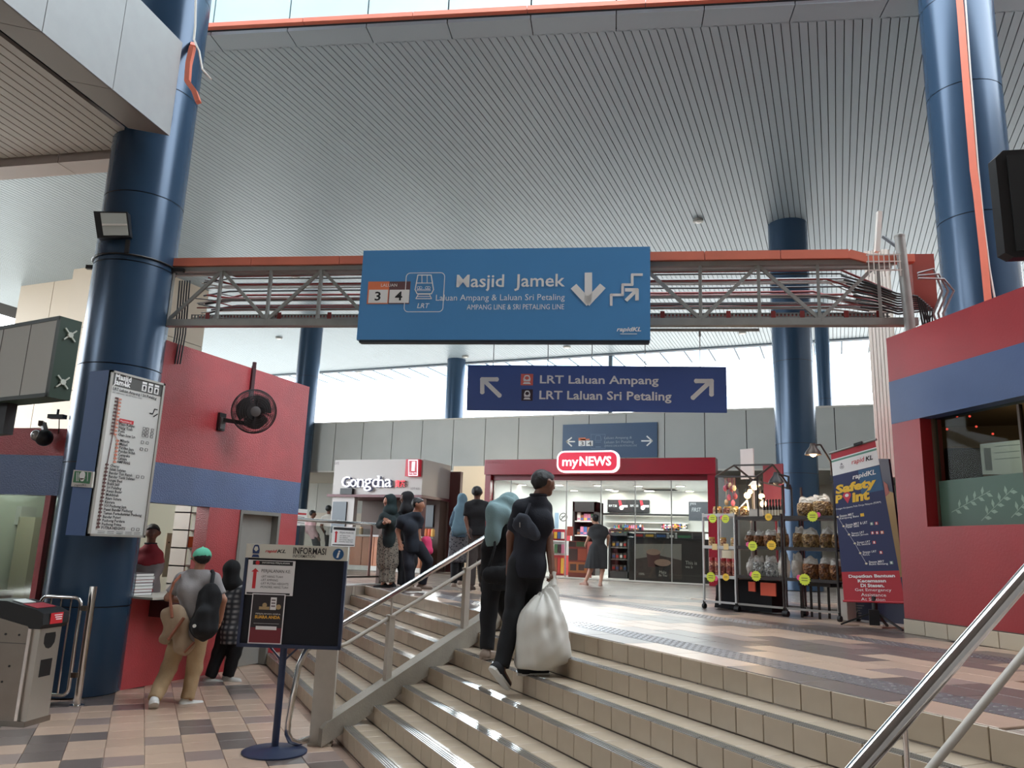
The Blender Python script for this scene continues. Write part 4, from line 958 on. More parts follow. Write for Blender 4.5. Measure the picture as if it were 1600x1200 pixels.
q = MB(); text_mesh(q, 'SUARA ANDA', FB, *pr_(.14, .50, .9, .565), d0=.008, bold=.04); q.build('lettering', M('gold_print', (220, 164, 60), .5), po)
q = MB(); FB.rect(q, *pr_(.24, .68, .55, .74), .007, .008); FB.poly(q, disc(a[0]+.4*w_, a[1]+.77*h_, .02, 12), .007, .008); FB.poly(q, disc(a[0]+.82*w_, a[1]+.74*h_, .022, 12), .007, .008); q.build('printed_picture', M('picture_tan', (172, 146, 104), .5), po)
q = MB()
for v in (.74, .80, .86): FB.rect(q, *pr_(.6, v, .72, v+.03), .009, .010)
q.build('printed_lines', M('grey_ink', (120, 110, 112)), po)

# ================================================================ ticket gate and swing barrier
g0 = A(-6.92, 5.35, 0); GW = .33
gt = thing('ticket_gate', 'steel ticket gate with a black sloping top and red sticker', 'ticket gate', g0-TD*.6+TN*.15)
q = MB(); q.prism([(-1.5, .02), (-.10, .02), (-.10, .84), (-.13, .88), (-.62, .98), (-1.5, .98)], g0, TD, ZV, TN*GW); q.build('body', steel, gt)
q = MB(); q.obox(g0-TD*.10+ZV*.02+TN*.02, TD*.09, TN*(GW-.04), ZV*.84); q.build('end_panel', M('pale_steel', (190, 186, 178), .35, .8), gt)
q = MB(); q.obox(g0-TD*.115+ZV*.0-TN*.004, TD*.03, TN*.02, ZV*.86); q.obox(g0-TD*.115+ZV*.0+TN*(GW-.016), TD*.03, TN*.02, ZV*.86); q.build('edge_trim', chrome, gt)
q = MB(); q.obox(g0-TD*1.5-TN*.006, TD*1.495, TN*(GW+.012), ZV*.05); q.build('plinth', steel, gt)
q = MB(); q.prism([(-1.5, .985), (-.62, .985), (-.12, .885), (-.10, .86), (.0, .86), (.03, .90), (.02, 1.0), (-.06, 1.035), (-.38, 1.10), (-.60, 1.10), (-.68, 1.05), (-1.5, 1.05)], g0-TN*.01, TD, ZV, TN*(GW+.02)); q.build('hood', black, gt)
sl = unit(TD*.32-ZV*.065); sn = np.cross(TN, sl)*-1
if sn[2] < 0: sn = -sn
b0 = g0-TD*.38+ZV*1.10
q = MB(); q.obox(b0-TD*.0+TN*.06+sl*.0+sn*.002, sl*.12, TN*.17, sn*.006); q.build('display', M('lcd_pale', (216, 220, 216), .3), gt)
q = MB(); q.obox(b0+sl*.15+TN*.03+sn*.002, sl*.15, TN*.26, sn*.004); q.build('reader_pad', M('reader_red', (150, 44, 52), .4), gt)
FGT = FR(g0+TD*.028, TN, ZV)
q = MB(); FGT.rect(q, .08, .90, .25, 1.0, .0, .004); stk = q.build('sticker', redp, gt)
q = MB()
for k in range(3): FGT.rect(q, .13+.012*k, .975-.02*k, .235, .983-.02*k, .004, .005)
q.build('sticker_print', white, stk)
FGE = FR(g0-TD*.01, TN, ZV)
q = MB(); FGE.poly(q, [(.09, .78), (.10, .815), (.23, .815), (.24, .78), (.235, .72), (.20, .68), (.165, .67), (.13, .68), (.095, .72)], .0, .004); FGE.rect(q, .09, .42, .24, .575, .0, .004); q.mark(); q.build('slot_cover', black, gt)
q = MB()
for u, z in ((-.2, .80), (-.34, .80), (-.58, .86), (-.25, .52), (-.40, .52), (-.30, .38)): q.cyl(g0+TD*u+ZV*z, g0+TD*u+ZV*z-TN*.006, .010, n=10)
q.build('screw', black, gt)
q = MB(); q.obox(g0-TD*1.5-TN*.002+ZV*.72, TD*1.38, ZV*.008, TN*.003); q.build('panel_seam', M('seam_grey', (90, 86, 82), .5), gt)
pb_ = A(-7.36, 6.24, 0)
bp_ = thing('swing_gate', 'polished tube gate with vertical bars hinged on a post before the column', 'gate', pb_)
q = MB(); q.cyl(pb_, pb_+ZV*1.2, .036, n=18); q.build('post', chrome, bp_, True)
q = MB(); q.lathe([(.075, 0), (.075, .012), (.04, .02)], pb_, 20); q.build('post_foot', chrome, bp_, True)
gd = -TD; gx0, gx1, gz0, gz1, gr = .09, .55, .10, 1.08, .07
pts = []
for cx, cz, a0 in ((gx1-gr, gz1-gr, 0), (gx0+gr, gz1-gr, 90), (gx0+gr, gz0+gr, 180), (gx1-gr, gz0+gr, 270)):
    for k in range(5): aa = math.radians(a0+22.5*k); pts.append(pb_+gd*(cx+gr*math.cos(aa))+ZV*(cz+gr*math.sin(aa))-TN*.04)
q = MB(); q.tube(pts, .019, 10, closed=True); q.build('gate_frame', chrome, bp_, True)
for k in range(3): q = MB(); x = gx0+.115*(k+1); q.cyl(pb_+gd*x+ZV*gz0-TN*.04, pb_+gd*x+ZV*gz1-TN*.04, .009, n=8); q.build('bar', chrome, bp_, True)
for z in (.28, .95): q = MB(); q.obox(pb_+gd*.02-TN*.055+ZV*z, gd*.075, TN*.03, ZV*.05); q.build('hinge', steel, bp_)

# ================================================================ wall fan
fc = A(-7.32, 8.37, 3.47); fa = unit(A(.80, -.58, -.15)); fR_ = .30
fn = thing('wall_fan', 'dark round wall fan on a bracket high on the red wall', 'fan', A(XL+.02, 8.1, 3.3))
fu = unit(np.cross(ZV, fa)); fv = np.cross(fa, fu)
def ring(r, d, n=40): return [fc+fa*d+fu*r*math.cos(2*PI*k/n)+fv*r*math.sin(2*PI*k/n) for k in range(n)]
fm = M('fan_black', (44, 40, 42), .5)
q = MB()
for r, d, t_ in ((fR_, .0, .009), (fR_*.97, .05, .004), (fR_*.97, -.05, .004), (fR_*.9, .065, .0025), (fR_*.8, .075, .0025), (fR_*.7, .08, .0025), (fR_*.6, .085, .0025), (fR_*.5, .09, .0025), (fR_*.4, .09, .0025)): q.tube(ring(r, d), t_, 5, closed=True)
for k in range(120):
    a = 2*PI*k/120; dr_ = fu*math.cos(a)+fv*math.sin(a)
    q.tube([fc+fa*.09+dr_*.07, fc+fa*.08+dr_*fR_*.75, fc+fa*.04+dr_*fR_], .0028, 3); q.tube([fc-fa*.06+dr_*.07, fc-fa*.05+dr_*fR_], .0028, 3)
o = q.build('guard', fm, fn); o['kind'] = 'stuff'
q = MB(); q.lathe([(.001, .1), (.05, .098), (.07, .09), (.07, .08)], fc, 20, fa); q.build('badge', M('fan_grey', (96, 92, 92), .4), fn, True)
for k in range(3):
    a0 = 2*PI*k/3; q = MB(); vs = []; fs = []
    for i in range(7):
        a = a0+math.radians(100)*i/6
        for r, dd in ((.05, .0), (.15, .0), (.25*(1-.12*abs(i-3)/3), .0)): vs.append(fc+(fu*math.cos(a)+fv*math.sin(a))*r+fa*(.03-.06*i/6)*(r/.25))
    for i in range(6):
        for j in range(2): fs.append((i*3+j, i*3+j+1, i*3+j+4, i*3+j+3))
    q.add(vs, fs); q.add([v-fa*.003 for v in vs], [f[::-1] for f in fs]); q.build('blade', M('fan_blade', (58, 52, 54), .45), fn, True)
q = MB(); q.lathe([(.001, -.2), (.06, -.19), (.075, -.12), (.06, -.05), (.03, .05)], fc, 20, fa); q.build('motor', fm, fn, True)
q = MB(); b_ = A(XL, 8.16, 3.30); q.bb((XL, 8.10, 3.18), (XL+.04, 8.22, 3.42)); q.bar(b_+A(.03, 0, .03), A(fc[0]-.1, fc[1]-.05, 3.30), .05, .05); q.bar(A(fc[0]-.1, fc[1]-.05, 3.28), fc-fa*.12, .045, .045); q.build('bracket', fm, fn)
q = MB(); q.bb((XL+.04, 8.11, 3.20), (XL+.06, 8.2, 3.36)); q.build('control_box', M('fan_grey', (96, 92, 92)), fn)
q = MB(); y = ox(396, 572, XL)[1]; q.bb((XL, y-.035, 3.65), (XL+.03, y+.03, 4.20)); q.cyl((XL+.015, y, 4.17), (XL+.015, y, 4.26), .03, n=10); tag(q.build('cable_cover', M('cover_maroon', (74, 40, 46), .6)), 'dark cable cover running up the red wall above the fan', 'cable cover')

# ================================================================ cameras and lightbox at the far left
def onL(x, y, d=0): return opl(x, y, fl.P(0, 0, d), fl.W)
cc = onL(69, 684, .16); ct = thing('security_camera', 'dark dome camera hanging on a bracket on the left red wall', 'camera', onL(66, 668, .02))
q = MB(); q.sph(cc, .10, 18); q.build('camera_body', blackm, ct, True)
q = MB(); q.sph(cc-fl.U*.06+fl.W*.05+ZV*.02, .07, 14); q.build('camera_lens', M('lens_grey', (150, 150, 150), .1, .6), ct, True)
q = MB(); t_ = onL(68, 662, .10); q.bar(t_, cc+ZV*.08, .05, .05); q.bar(onL(66, 663, 0.0), t_+fl.W*.05, .06, .05, up=fl.U); q.build('bracket', M('bracket_brown', (70, 56, 52), .5), ct)
q = MB(); p = onL(93, 652, .10); q.obox(p-fl.U*.1-ZV*.025, fl.U*.2, ZV*.05, fl.W*.08); q.cyl(p+fl.W*.04+ZV*.02, p+fl.W*.04+ZV*.09, .015, n=8); q.tube([p+fl.W*.04-ZV*.02+fl.U*.03, p+fl.W*.02-ZV*.12+fl.U*.03, p-ZV*.2+fl.U*.02], .006, 6)
tag(q.build('security_camera', blackm), 'small black box camera beside the left column above the red wall', 'camera')
lb0 = od(96, 494, 6.0); zA = lb0[2]; lbU = unit(A(.97, -.10, 0)); lbN = np.cross(lbU, ZV)
zB_ = above(77, 620, lb0)[2]; hL = zA-zB_; zA = zA
lbx = thing('lightbox', 'hanging advertising lightbox with a glossy front and dark green side at left', 'lightbox', A(lb0[0]-.8, lb0[1], zB_))
c_ = A(lb0[0], lb0[1], zB_)
q = MB(); q.obox(c_-lbU*1.9, lbU*1.9, ZV*hL, -lbN*.17); q.build('case', M('dark_green_case', (40, 62, 50), .45), lbx)
q = MB(); q.obox(c_-lbU*1.88+ZV*.03+lbN*.0, lbU*1.85, ZV*(hL-.06), lbN*.008); q.build('front_glass', M('lightbox_front', (196, 196, 190), .06, .0, spec=1.0), lbx)
q = MB()
for k in range(5): q.obox(c_-lbU*(.38*k+.37)+ZV*.03+lbN*.008, lbU*.006, ZV*(hL-.06), lbN*.003)
q.build('panel_joint', M('seam_grey', (90, 86, 82)), lbx)
q = MB()
for a in ((c_-lbU*1.9, lbU*1.9, ZV*.03), (c_-lbU*1.9+ZV*(hL-.03), lbU*1.9, ZV*.03), (c_-lbU*.025, lbU*.025, ZV*hL)): q.obox(a[0], a[1], a[2], lbN*.014)
q.build('front_frame', M('frame_dark', (62, 68, 64), .4), lbx)
for z in (.13, hL-.13):
    q = MB(); o_ = c_-lbN*.085+ZV*z
    q.cyl(o_, o_+lbU*.02, .022, n=10)
    for s in (-1, 1): q.bar(o_+lbU*.012+(-lbN*.045+ZV*.045*s), o_+lbU*.012-(-lbN*.045+ZV*.045*s), .01, .01)
    q.build('fixing_rosette', M('rosette', (190, 196, 186), .5), lbx)
q = MB(); q.obox(c_-lbU*1.6-ZV*.25-lbN*.05, lbU*.98, ZV*.25, -lbN*.08); q.build('support_leg', black, lbx)

# ================================================================ cream clad block beyond the left column
bw = M('cream_cladding', (184, 170, 152), .55, rnd=.03)
def clad_block(X0, X1, Y, z0, z1, rows, cols, nm, xs=None):
    q = MB(); q.bb((X0, Y, z0), (X1, Y+3, z1)); w = structure(q.build(nm, M('cladding_joint', (120, 114, 106), .8)))
    for i in range(cols):
        for j in range(rows):
            a, b = X0+(X1-X0)*i/cols, X0+(X1-X0)*(i+1)/cols; c, e = z0+(z1-z0)*j/rows, z0+(z1-z0)*(j+1)/rows
            q = MB(); q.bb((a+.012, Y-.03, c+.012), (b-.012, Y+.01, e-.012)); q.build('cladding_panel', bw, w)
    for j in range(rows):
        c, e = z0+(z1-z0)*j/rows, z0+(z1-z0)*(j+1)/rows
        q = MB(); q.bb((X1-.01, Y, c+.012), (X1+.03, Y+3, e-.012)); q.bb((X0-.03, Y, c+.012), (X0+.01, Y+3, e-.012)); q.build('cladding_panel', bw, w)
    return w
clad_block(-25.6, -22.3, 17.1, 0, ZC+.02, 6, 2, 'wall_side_1'); clad_block(-22.2, oy(205, 470, 16.42)[0], 16.42, 0, ZC+.02, 5, 3, 'wall_side_2')
q = MB(); q.bb((-40, 20, ZC-.9), (-26, 20.3, ZC-.3)); q.bb((-40, 18, ZC-1.9), (-26.2, 18.2, ZC-1.5)); structure(q.build('trim_5', bw))
# ================================================================ tea kiosk
KY = 18.2; FK1 = FR(A(0, KY, 0), XV); cv = S(4.615, 460, 680)
kx0, kx1 = oy(521.5, 745, KY)[0], oy(660, 745, KY)[0]; kz0, kz1 = oy(590, 773, KY)[2], oy(590, 718, KY)[2]
ky1 = ox(703, 757, kx1)[1]
beigek = M('kiosk_beige', (186, 180, 176), .5); maroon = M('maroon_panel', (96, 38, 44), .4); wood = M('kiosk_wood', (172, 108, 72), .45, var=.15, scale=3)
kk = thing('drink_kiosk', 'beige drink kiosk with Gong cha in white letters above the counter', 'kiosk', ((kx0+kx1)/2, (KY+ky1)/2, UP))
q = MB(); q.bb((kx0, KY, kz0), (kx1, ky1, kz1)); q.build('fascia_box', beigek, kk)
q = MB(); q.bb((kx0-.12, KY-.08, kz0-.07), (kx1+.05, ky1, kz0)); q.build('fascia_trim', maroon, kk)
q = MB(); q.bb((kx0, ky1-.1, UP), (kx1, ky1, kz0-.07)); q.build('back_wall', M('kiosk_dark_wall', (104, 90, 84), .7), kk)
def kx(x): return FK1.px(cv(x, 600)[0], 810)[0]
q = MB(); q.bb((kx0, KY+.02, UP), (kx(420), KY+.18, kz0-.07)); q.build('side_pier', beigek, kk)
q = MB(); q.bb((kx1-.12, KY+.02, UP), (kx1, KY+.3, kz0-.07)); q.build('side_pier', maroon, kk)
q = MB(); q.bb((kx(272), KY-.02, UP+.95), (kx(370), KY+.02, kz0-.2)); q.build('menu_screen', M('screen_dark', (44, 56, 66), .25), kk)
q = MB(); q.bb((kx(420), KY, UP), (kx(930), KY+.5, UP+.88)); q.build('counter_body', wood, kk)
for k in range(6): q = MB(); a, b = kx(420+85*k), kx(505+85*k); q.bb((a+.01, KY-.025, UP+.14), (b-.01, KY, UP+.86)); q.build('counter_panel', wood, kk)
q = MB(); q.bb((kx(415), KY-.06, UP+.88), (kx(935), KY+.55, UP+.93)); q.build('counter_top', beigek, kk)
q = MB(); q.bb((kx(420), KY-.05, UP), (kx(930), KY, UP+.12)); q.build('counter_plinth', offwhite, kk)
q = MB(); q.bb((kx(500), ky1-.5, UP), (kx(900), ky1-.12, UP+2.0)); q.build('back_shelf', M('kiosk_shelf', (84, 66, 58), .6), kk)
q = MB(); q.bb((kx(500), ky1-.55, UP+1.4), (kx(560), ky1-.5, UP+1.8)); q.bb((kx(700), ky1-.55, UP+1.2), (kx(860), ky1-.5, UP+1.8)); q.build('menu_board', M('screen_dark', (44, 56, 66)), kk)
q = MB(); q.bb((kx(332), KY-.12, kz0), (kx(417), KY, kz0+.16)); q.build('vent_box', black, kk)
lw = M('lit_white_letters', (240, 240, 250), .4, emit=.75); le = M('letter_edge_navy', (40, 40, 74), .5)
q = MB(); q2 = MB()
for ch, x0, y0, x1, y1 in (('G', 358, 300, 420, 377), ('o', 420, 318, 467, 377), ('n', 470, 318, 520, 376), ('g', 518, 316, 574, 405), ('c', 577, 318, 620, 377), ('h', 618, 295, 664, 376), ('a', 668, 318, 718, 377)):
    pt(q, ch, FK1, cv, x0, y0, x1, y1, d0=.13, bold=.0); pt(q2, ch, FK1, cv, x0+5, y0+3, x1+5, y1+4, d0=.05, bold=.012)
for x in (470, 500, 618, 646): FK1.prect(q, *cv(x, 372), *cv(x+22, 377), .13, .133)
q.mark(); FK1.prect(q, *cv(467, 318), *cv(484, 323), .13, .133); FK1.prect(q, *cv(614, 295), *cv(632, 300), .13, .133)
q.build('lettering', lw, kk); q2.build('letter_return', le, kk)
q = MB(); pt(q, '\u8ca2\u8336', FK1, cv, 738, 325, 812, 378, d0=.10, bold=.02); q.build('lettering', M('lit_red_letters', (226, 44, 60), .4, emit=.8), kk)
q = MB(); pt(q, '\u8ca2\u8336', FK1, cv, 743, 328, 816, 380, d0=.04, bold=.015); q.build('letter_return', M('dark_red_edge', (96, 20, 30), .5), kk)
q = MB(); pt(q, 'KAFE', FK1, cv, 288, 193, 322, 212); pt(q, 'LOT K03', FK1, cv, 840, 376, 902, 394); q.build('lettering', M('grey_ink', (120, 110, 112)), kk)
q = MB(); FK1.prect(q, *cv(822, 178), *cv(916, 300), -.0, .16); bs_ = q.build('logo_box', M('logo_red', (176, 30, 48), .4, emit=.25), kk)
q = MB(); FK1.prect(q, *cv(868, 195), *cv(890, 262), .16, .165); q.build('logo_cup', lw, bs_)
q = MB(); pline(q, FK1, [cv(*p) for p in ((846, 185), (908, 185), (908, 294), (846, 294))], .02, .16, .165, closed=True); q.build('logo_outline', lw, bs_)
q = MB(); pt(q, 'Gong cha', FK1, cv, 852, 270, 902, 288, d0=.165); q.build('lettering', lw, bs_)
q = MB(); FR(A(0, ky1-.02, 0), XV).prect(q, *cv(1024, 492), *cv(1066, 630), -.02, .0); tag(q.build('poster', offwhite), 'white menu poster on the maroon wall right of the drink kiosk', 'poster')
for k, (x, y, c) in enumerate(((470, 605, (200, 170, 130)), (940, 640, (214, 120, 70)), (962, 660, (210, 90, 60)), (985, 655, (220, 170, 90)))):
    u, v = FK1.px(*cv(x, y)); q = MB(); q.lathe([(.04, 0), (.055, .03), (.05, .17), (.03, .2)], (u, KY+.12, UP+.93), 12); tag(q.build('drink_cup', M('cup_%d' % k, c, .5), smooth=True), 'small coloured drink cup on the kiosk counter, %s from the left' % NTH[k], 'cup', 'cups on the kiosk counter')
# maroon wall between the kiosk and the shop, doorway lit from inside
mx1 = oy(717, 800, ky1)[0]
q = MB(); q.bb((kx1, ky1, UP), (mx1, ky1+.15, oy(710, 737, ky1)[2]))
wm = structure(q.build('wall_passage', M('maroon_wall', (98, 62, 62), .6)))
q = MB(); q.bb((oy(705, 800, 22.8)[0], 22.8, UP), (oy(765, 800, 22.8)[0], 23, 4.33)); structure(q.build('wall_passage_back', M('passage_cream_glow', (226, 206, 176), .6, emit=.12)))  # wall emits a little itself, standing in for light in the passage
pl_l = bpy.data.lights.new('passage_lamp', 'POINT'); pl_l.energy = 60; pl_l.color = (1, .88, .7); pl_l.shadow_soft_size = .2; po_ = bpy.data.objects.new('passage_lamp', pl_l); COL.objects.link(po_); po_.location = (mx1+.8, 21.8, 3.6)

# ================================================================ red convenience shop
SY = 19.70; FS = FR(A(0, SY, 0), XV); cv = S(4.444, 760, 700)
def sX(x, Y=SY): return oy(cv(x, 500)[0], 800, Y)[0]
def sZ(y, Y=SY, x=800): return oy(cv(x, 0)[0], cv(0, y)[1], Y)[2]
fx0, fx1 = oy(757, 730, SY-.3)[0], oy(1118, 730, SY-.3)[0]; fz0, fz1 = oy(940, 741, SY-.3)[2], oy(940, 716.5, SY-.3)[2]
shop_red = M('shop_red', (150, 30, 46), .22, spec=.6)
sh_ = thing('convenience_shop', 'red myNEWS shop front with a glass wall and lit interior', 'shop', ((fx0+fx1)/2, SY+2, UP))
q = MB(); q.bb((fx0, SY-.3, fz0), (fx1, SY+.1, fz1)); q.build('fascia', shop_red, sh_)
gz1 = sZ(226)
q = MB(); q.bb((fx0+.1, SY-.1, gz1), (fx1-.1, SY+.1, fz0)); q.build('fascia_recess', M('shop_red_dark', (110, 22, 34), .3), sh_)
for a, b in ((fx0, sX(42)), (sX(1548), fx1)): q = MB(); q.bb((a, SY-.22, UP), (b, SY+.1, fz0)); q.build('side_pier', shop_red, sh_)
gx0_, gx1_ = sX(45), sX(1546)
ms_ = [45, 165, 555, 795, 1033, 1285, 1546]
sg_ = glass_mat('shop_glass', (232, 236, 234), .03)
for a, b in zip(ms_[:-1], ms_[1:]): q = MB(); q.bb((sX(a)+.01, SY, UP+.03), (sX(b)-.01, SY+.012, gz1)); q.build('glass_pane', sg_, sh_)
for a in ms_: q = MB(); q.bb((sX(a)-.012, SY-.012, UP), (sX(a)+.012, SY+.025, gz1)); q.build('glass_joint', galv, sh_)
q = MB(); q.bb((gx0_, SY-.03, UP), (gx1_, SY+.03, UP+.035)); q.build('sill', offwhite, sh_)
SB = 24.2; sz1 = 3.66
q = MB(); q.bb((fx0, SB, UP), (fx1, SB+.1, sz1)); q.bb((fx0, SY+.1, UP), (fx0+.06, SB, sz1)); q.bb((fx1-.06, SY+.1, UP), (fx1, SB, sz1)); q.build('inner_wall', M('shop_white', (226, 228, 226), .6), sh_)
q = MB(); q.bb((fx0, SY+.1, sz1), (fx1, SB, sz1+.08)); q.build('inner_ceiling', M('shop_ceiling', (214, 216, 216), .6), sh_)
q = MB(); q.bb((fx0, SY+.1, UP-.0), (fx1, SB, UP+.012)); q.build('inner_floor', M('shop_floor', (188, 184, 178), .3), sh_)
# lit sign
sgn = thing('shop_sign', 'rounded red and white lit myNEWS sign in front of the red fascia', 'sign', (oy(918, 730, SY-.45)[0], SY-.4, fz0))
FSG = FR(A(0, SY-.46, 0), XV)
def rr_px(x0, y0, x1, y1, r):
    a, b = FSG.px(*cv(x0, y1)), FSG.px(*cv(x1, y0)); return rrect(a[0], a[1], b[0], b[1], r, 6)
q = MB(); FSG.poly(q, rr_px(487, 15, 918, 170, .20), -.15, .0); q.build('sign_box', M('sign_white_lit', (250, 236, 240), .4, emit=1.0), sgn)
q = MB(); FSG.poly(q, rr_px(499, 27, 906, 158, .16), .0, .012); q.build('sign_face', M('sign_red_lit', (214, 34, 66), .4, emit=.5), sgn)
q = MB(); pt(q, 'my', FSG, cv, 528, 82, 640, 145, d0=.014, bold=.02); pt(q, 'NEWS', FSG, cv, 648, 58, 868, 124, d0=.014, bold=.03); q.build('lettering', M('sign_letter_lit', (250, 246, 248), .4, emit=1.1), sgn)
FF_ = FR(A(0, SY-.31, 0), XV); q = MB(); pt(q, 'KEDAI SERBANEKA', FF_, cv, 2, 92, 128, 108, d0=.002); q.build('lettering', M('dull_red_print', (176, 84, 92), .5), sh_)
# ceiling downlights in the shop
lamp_on = M('lamp_lit', (255, 250, 240), .5, emit=14)
for x, y in ((112, 278), (250, 253), (507, 255), (775, 257), (853, 286), (690, 314), (927, 307), (1055, 261), (1000, 328), (1186, 312), (1243, 340), (1347, 261), (1457, 318), (1503, 340)):
    p = oz(*cv(x, y), sz1)
    p[1] = min(max(p[1], SY+.4), SB-.3)
    q = MB(); q.lathe([(.13, 0), (.15, .005), (.15, .02)], p-ZV*.02, 16); d_ = q.build('downlight_ring', offwhite, sh_)
    q = MB(); q.lathe([(.11, 0), (.115, .004)], p-ZV*.025, 14); q.build('downlight_lens', lamp_on, d_)
al = bpy.data.lights.new('shop_lamps', 'AREA'); al.shape = 'RECTANGLE'; al.size = 5; al.size_y = 3.2; al.energy = 420; ao = bpy.data.objects.new('shop_lamps', al); COL.objects.link(ao); ao.location = ((fx0+fx1)/2, SY+2.2, sz1-.06)
# air conditioner cassette
p = oz(*cv(1215, 284), sz1); q = MB(); q.bb((p[0]-.5, p[1]-.35, sz1-.03), (p[0]+.5, p[1]+.35, sz1)); 
for k in range(4): q.bb((p[0]-.45, p[1]-.3+.16*k, sz1-.04), (p[0]+.45, p[1]-.26+.16*k, sz1-.03), 1)
q.build('air_vent', [offwhite, ink], sh_)
def onB(Y): return FR(A(0, Y, 0), XV)
# menu screens, back wall
FB1 = onB(SB-.06)
scn = thing('menu_screen', 'pair of black menu screens on the back wall of the red shop', 'screen', oy(*cv(988, 447), SB-.1))
q = MB(); FB1.prect(q, *cv(843, 360), *cv(1133, 447), -.03, .03); q.build('screen_panel', M('screen_black', (20, 20, 24), .3), scn)
scw = M('screen_white_lit', (236, 236, 240), .4, emit=.6); scr = M('screen_red_lit', (200, 36, 56), .4, emit=.4)
q = MB()
for k in (0, 148): pt(q, 'RM 7.50', FB1, cv, 853+k, 394, 908+k, 410, d0=.032); q.mark(); a = FB1.px(*cv(940+k, 415)); FB1.poly(q, disc(*a, .07, 14), .03, .034); FB1.prect(q, *cv(940+k, 397), *cv(982+k, 412), .03, .034)
q.build('screen_print', scw, scn)
q = MB()
for k in (0, 148): FB1.ppoly(q, [cv(918+k, 364), cv(936+k, 364), cv(945+k, 400), cv(926+k, 405)], .03, .034)
q.build('screen_print', scr, scn)
ds = thing('wall_panel_sign', 'dark panel with faint lettering at the right end of the red shop', 'sign', oy(*cv(1475, 505), SB-.5))
FB2 = onB(SB-.5); q = MB(); FB2.prect(q, *cv(1405, 373), *cv(1543, 505), -.04, 0); q.build('panel', M('panel_slate', (48, 52, 60), .5), ds)
q = MB(); pt(q, 'yes', FB2, cv, 1413, 380, 1455, 400); pt(q, 'FIRST', FB2, cv, 1425, 415, 1490, 442, shear=.2); q.build('lettering', M('panel_print', (150, 154, 160), .5), ds)
# long wall shelf of goods
FB3 = onB(SB-.35)
wsf = thing('wall_shelf', 'long white goods shelf along the back wall of the red shop', 'shelf', oy(*cv(1180, 570), SB-.3))
q = MB()
for y in (468, 515, 560): FB3.prect(q, *cv(815, y), *cv(1400, y+6), -.3, 0)
q.build('shelf_board', offwhite, wsf); q = MB(); FB3.prect(q, *cv(800, 456), *cv(1405, 468), -.3, .02); q.build('top_rail', blackm, wsf)
gc = [(196, 60, 52), (226, 176, 60), (60, 96, 150), (232, 228, 220), (70, 120, 84), (40, 40, 46), (200, 120, 150), (150, 90, 60)]
gm = [M('goods_%d' % k, c, .5) for k, c in enumerate(gc)]
gr_ = random.Random(5)
def goods(x0, x1, y, Y, n, hmin, hmax, nm, lab, cat, grp, shape=0):
    F_ = onB(Y)
    for k in range(n):
        xa = x0+(x1-x0)*k/n; xb = x0+(x1-x0)*(k+.82)/n; h = gr_.uniform(hmin, hmax)
        a, b = F_.px(*cv(xa, y)), F_.px(*cv(xb, y-h)); q = MB()
        if shape == 0: F_.rect(q, a[0], a[1]+.002, b[0], b[1], -.12, 0); q.obox(F_.P(a[0]+.005, a[1]+(b[1]-a[1])*.3, 0), XV*(b[0]-a[0]-.01), ZV*(b[1]-a[1])*.35, F_.W*.004, 1)
        else:
            r = (b[0]-a[0])/2; hh = b[1]-a[1]; q.lathe([(r, 0), (r, hh*.6), (r*.4, hh*.8), (r*.4, hh)], F_.P(a[0]+r, a[1]+.002, -.06), 10); q.lathe([(r*.45, 0), (r*.45, hh*.12)], F_.P(a[0]+r, a[1]+hh*.95, -.06), 8, mi=1)
        m1, m2 = gr_.sample(gm, 2); tag(q.build(nm, [m1, m2]), lab+', %s from the left' % NTH[k], cat, grp)
goods(1215, 1395, 560, SB-.35, 16, 22, 36, 'goods_carton', 'small carton on the right of the shop back shelf', 'carton', 'cartons on the back shelf')
goods(880, 1090, 560, SB-.35, 14, 24, 36, 'bottle', 'small bottle on the back shelf of the red shop', 'bottle', 'bottles on the back shelf', 1)
# dark sales counter with posters
CY = 20.45; FCN = onB(CY)
cn = thing('sales_counter', 'dark sales counter with a coffee picture, behind the shop glass', 'counter', (oy(*cv(1250, 900), CY)[0], CY+.4, UP))
cz1 = FCN.px(*cv(1200, 640))[1]
q = MB(); a, b = FCN.px(*cv(990, 930))[0], FCN.px(*cv(1545, 930))[0]; q.bb((a, CY, UP+.012), (b, CY+.75, cz1)); q.build('counter_body', M('counter_brown', (52, 44, 42), .4), cn)
q = MB(); q.bb((a-.04, CY-.05, cz1), (b+.02, CY+.8, cz1+.05)); q.build('counter_top', M('counter_top_dark', (38, 34, 34), .3), cn)
q = MB(); FCN.prect(q, *cv(1030, 664), *cv(1357, 905), 0, .012); pc_ = q.build('picture', M('picture_brown', (74, 58, 52), .5), cn)
q = MB(); FCN.ppoly(q, [cv(*p) for p in ((1032, 666), (1355, 666), (1355, 780), (1200, 745), (1032, 770))], .012, .014); q.build('picture_sky', M('picture_grey', (146, 138, 130), .5), pc_)
def cup(x, y, w, h, c1, c2, nm):
    q = MB(); FCN.ppoly(q, [cv(x-w*.5, y), cv(x+w*.5, y), cv(x+w*.38, y+h), cv(x-w*.38, y+h)], .014, .018); o = q.build('picture_cup', c1, pc_)
    a = FCN.px(*cv(x, y)); r = abs(FCN.px(*cv(x+w*.52, y))[0]-a[0]); q = MB(); FCN.poly(q, disc(a[0], a[1], r, 20, r*.42), .018, .021); q.build('picture_froth', c2, pc_)
cup(1160, 722, 96, 105, M('cup_maroon', (98, 58, 54), .5), M('froth', (170, 134, 116), .5), 'a'); cup(1224, 796, 112, 112, M('cup_dark', (48, 42, 42), .5), M('froth', (170, 134, 116)), 'b')
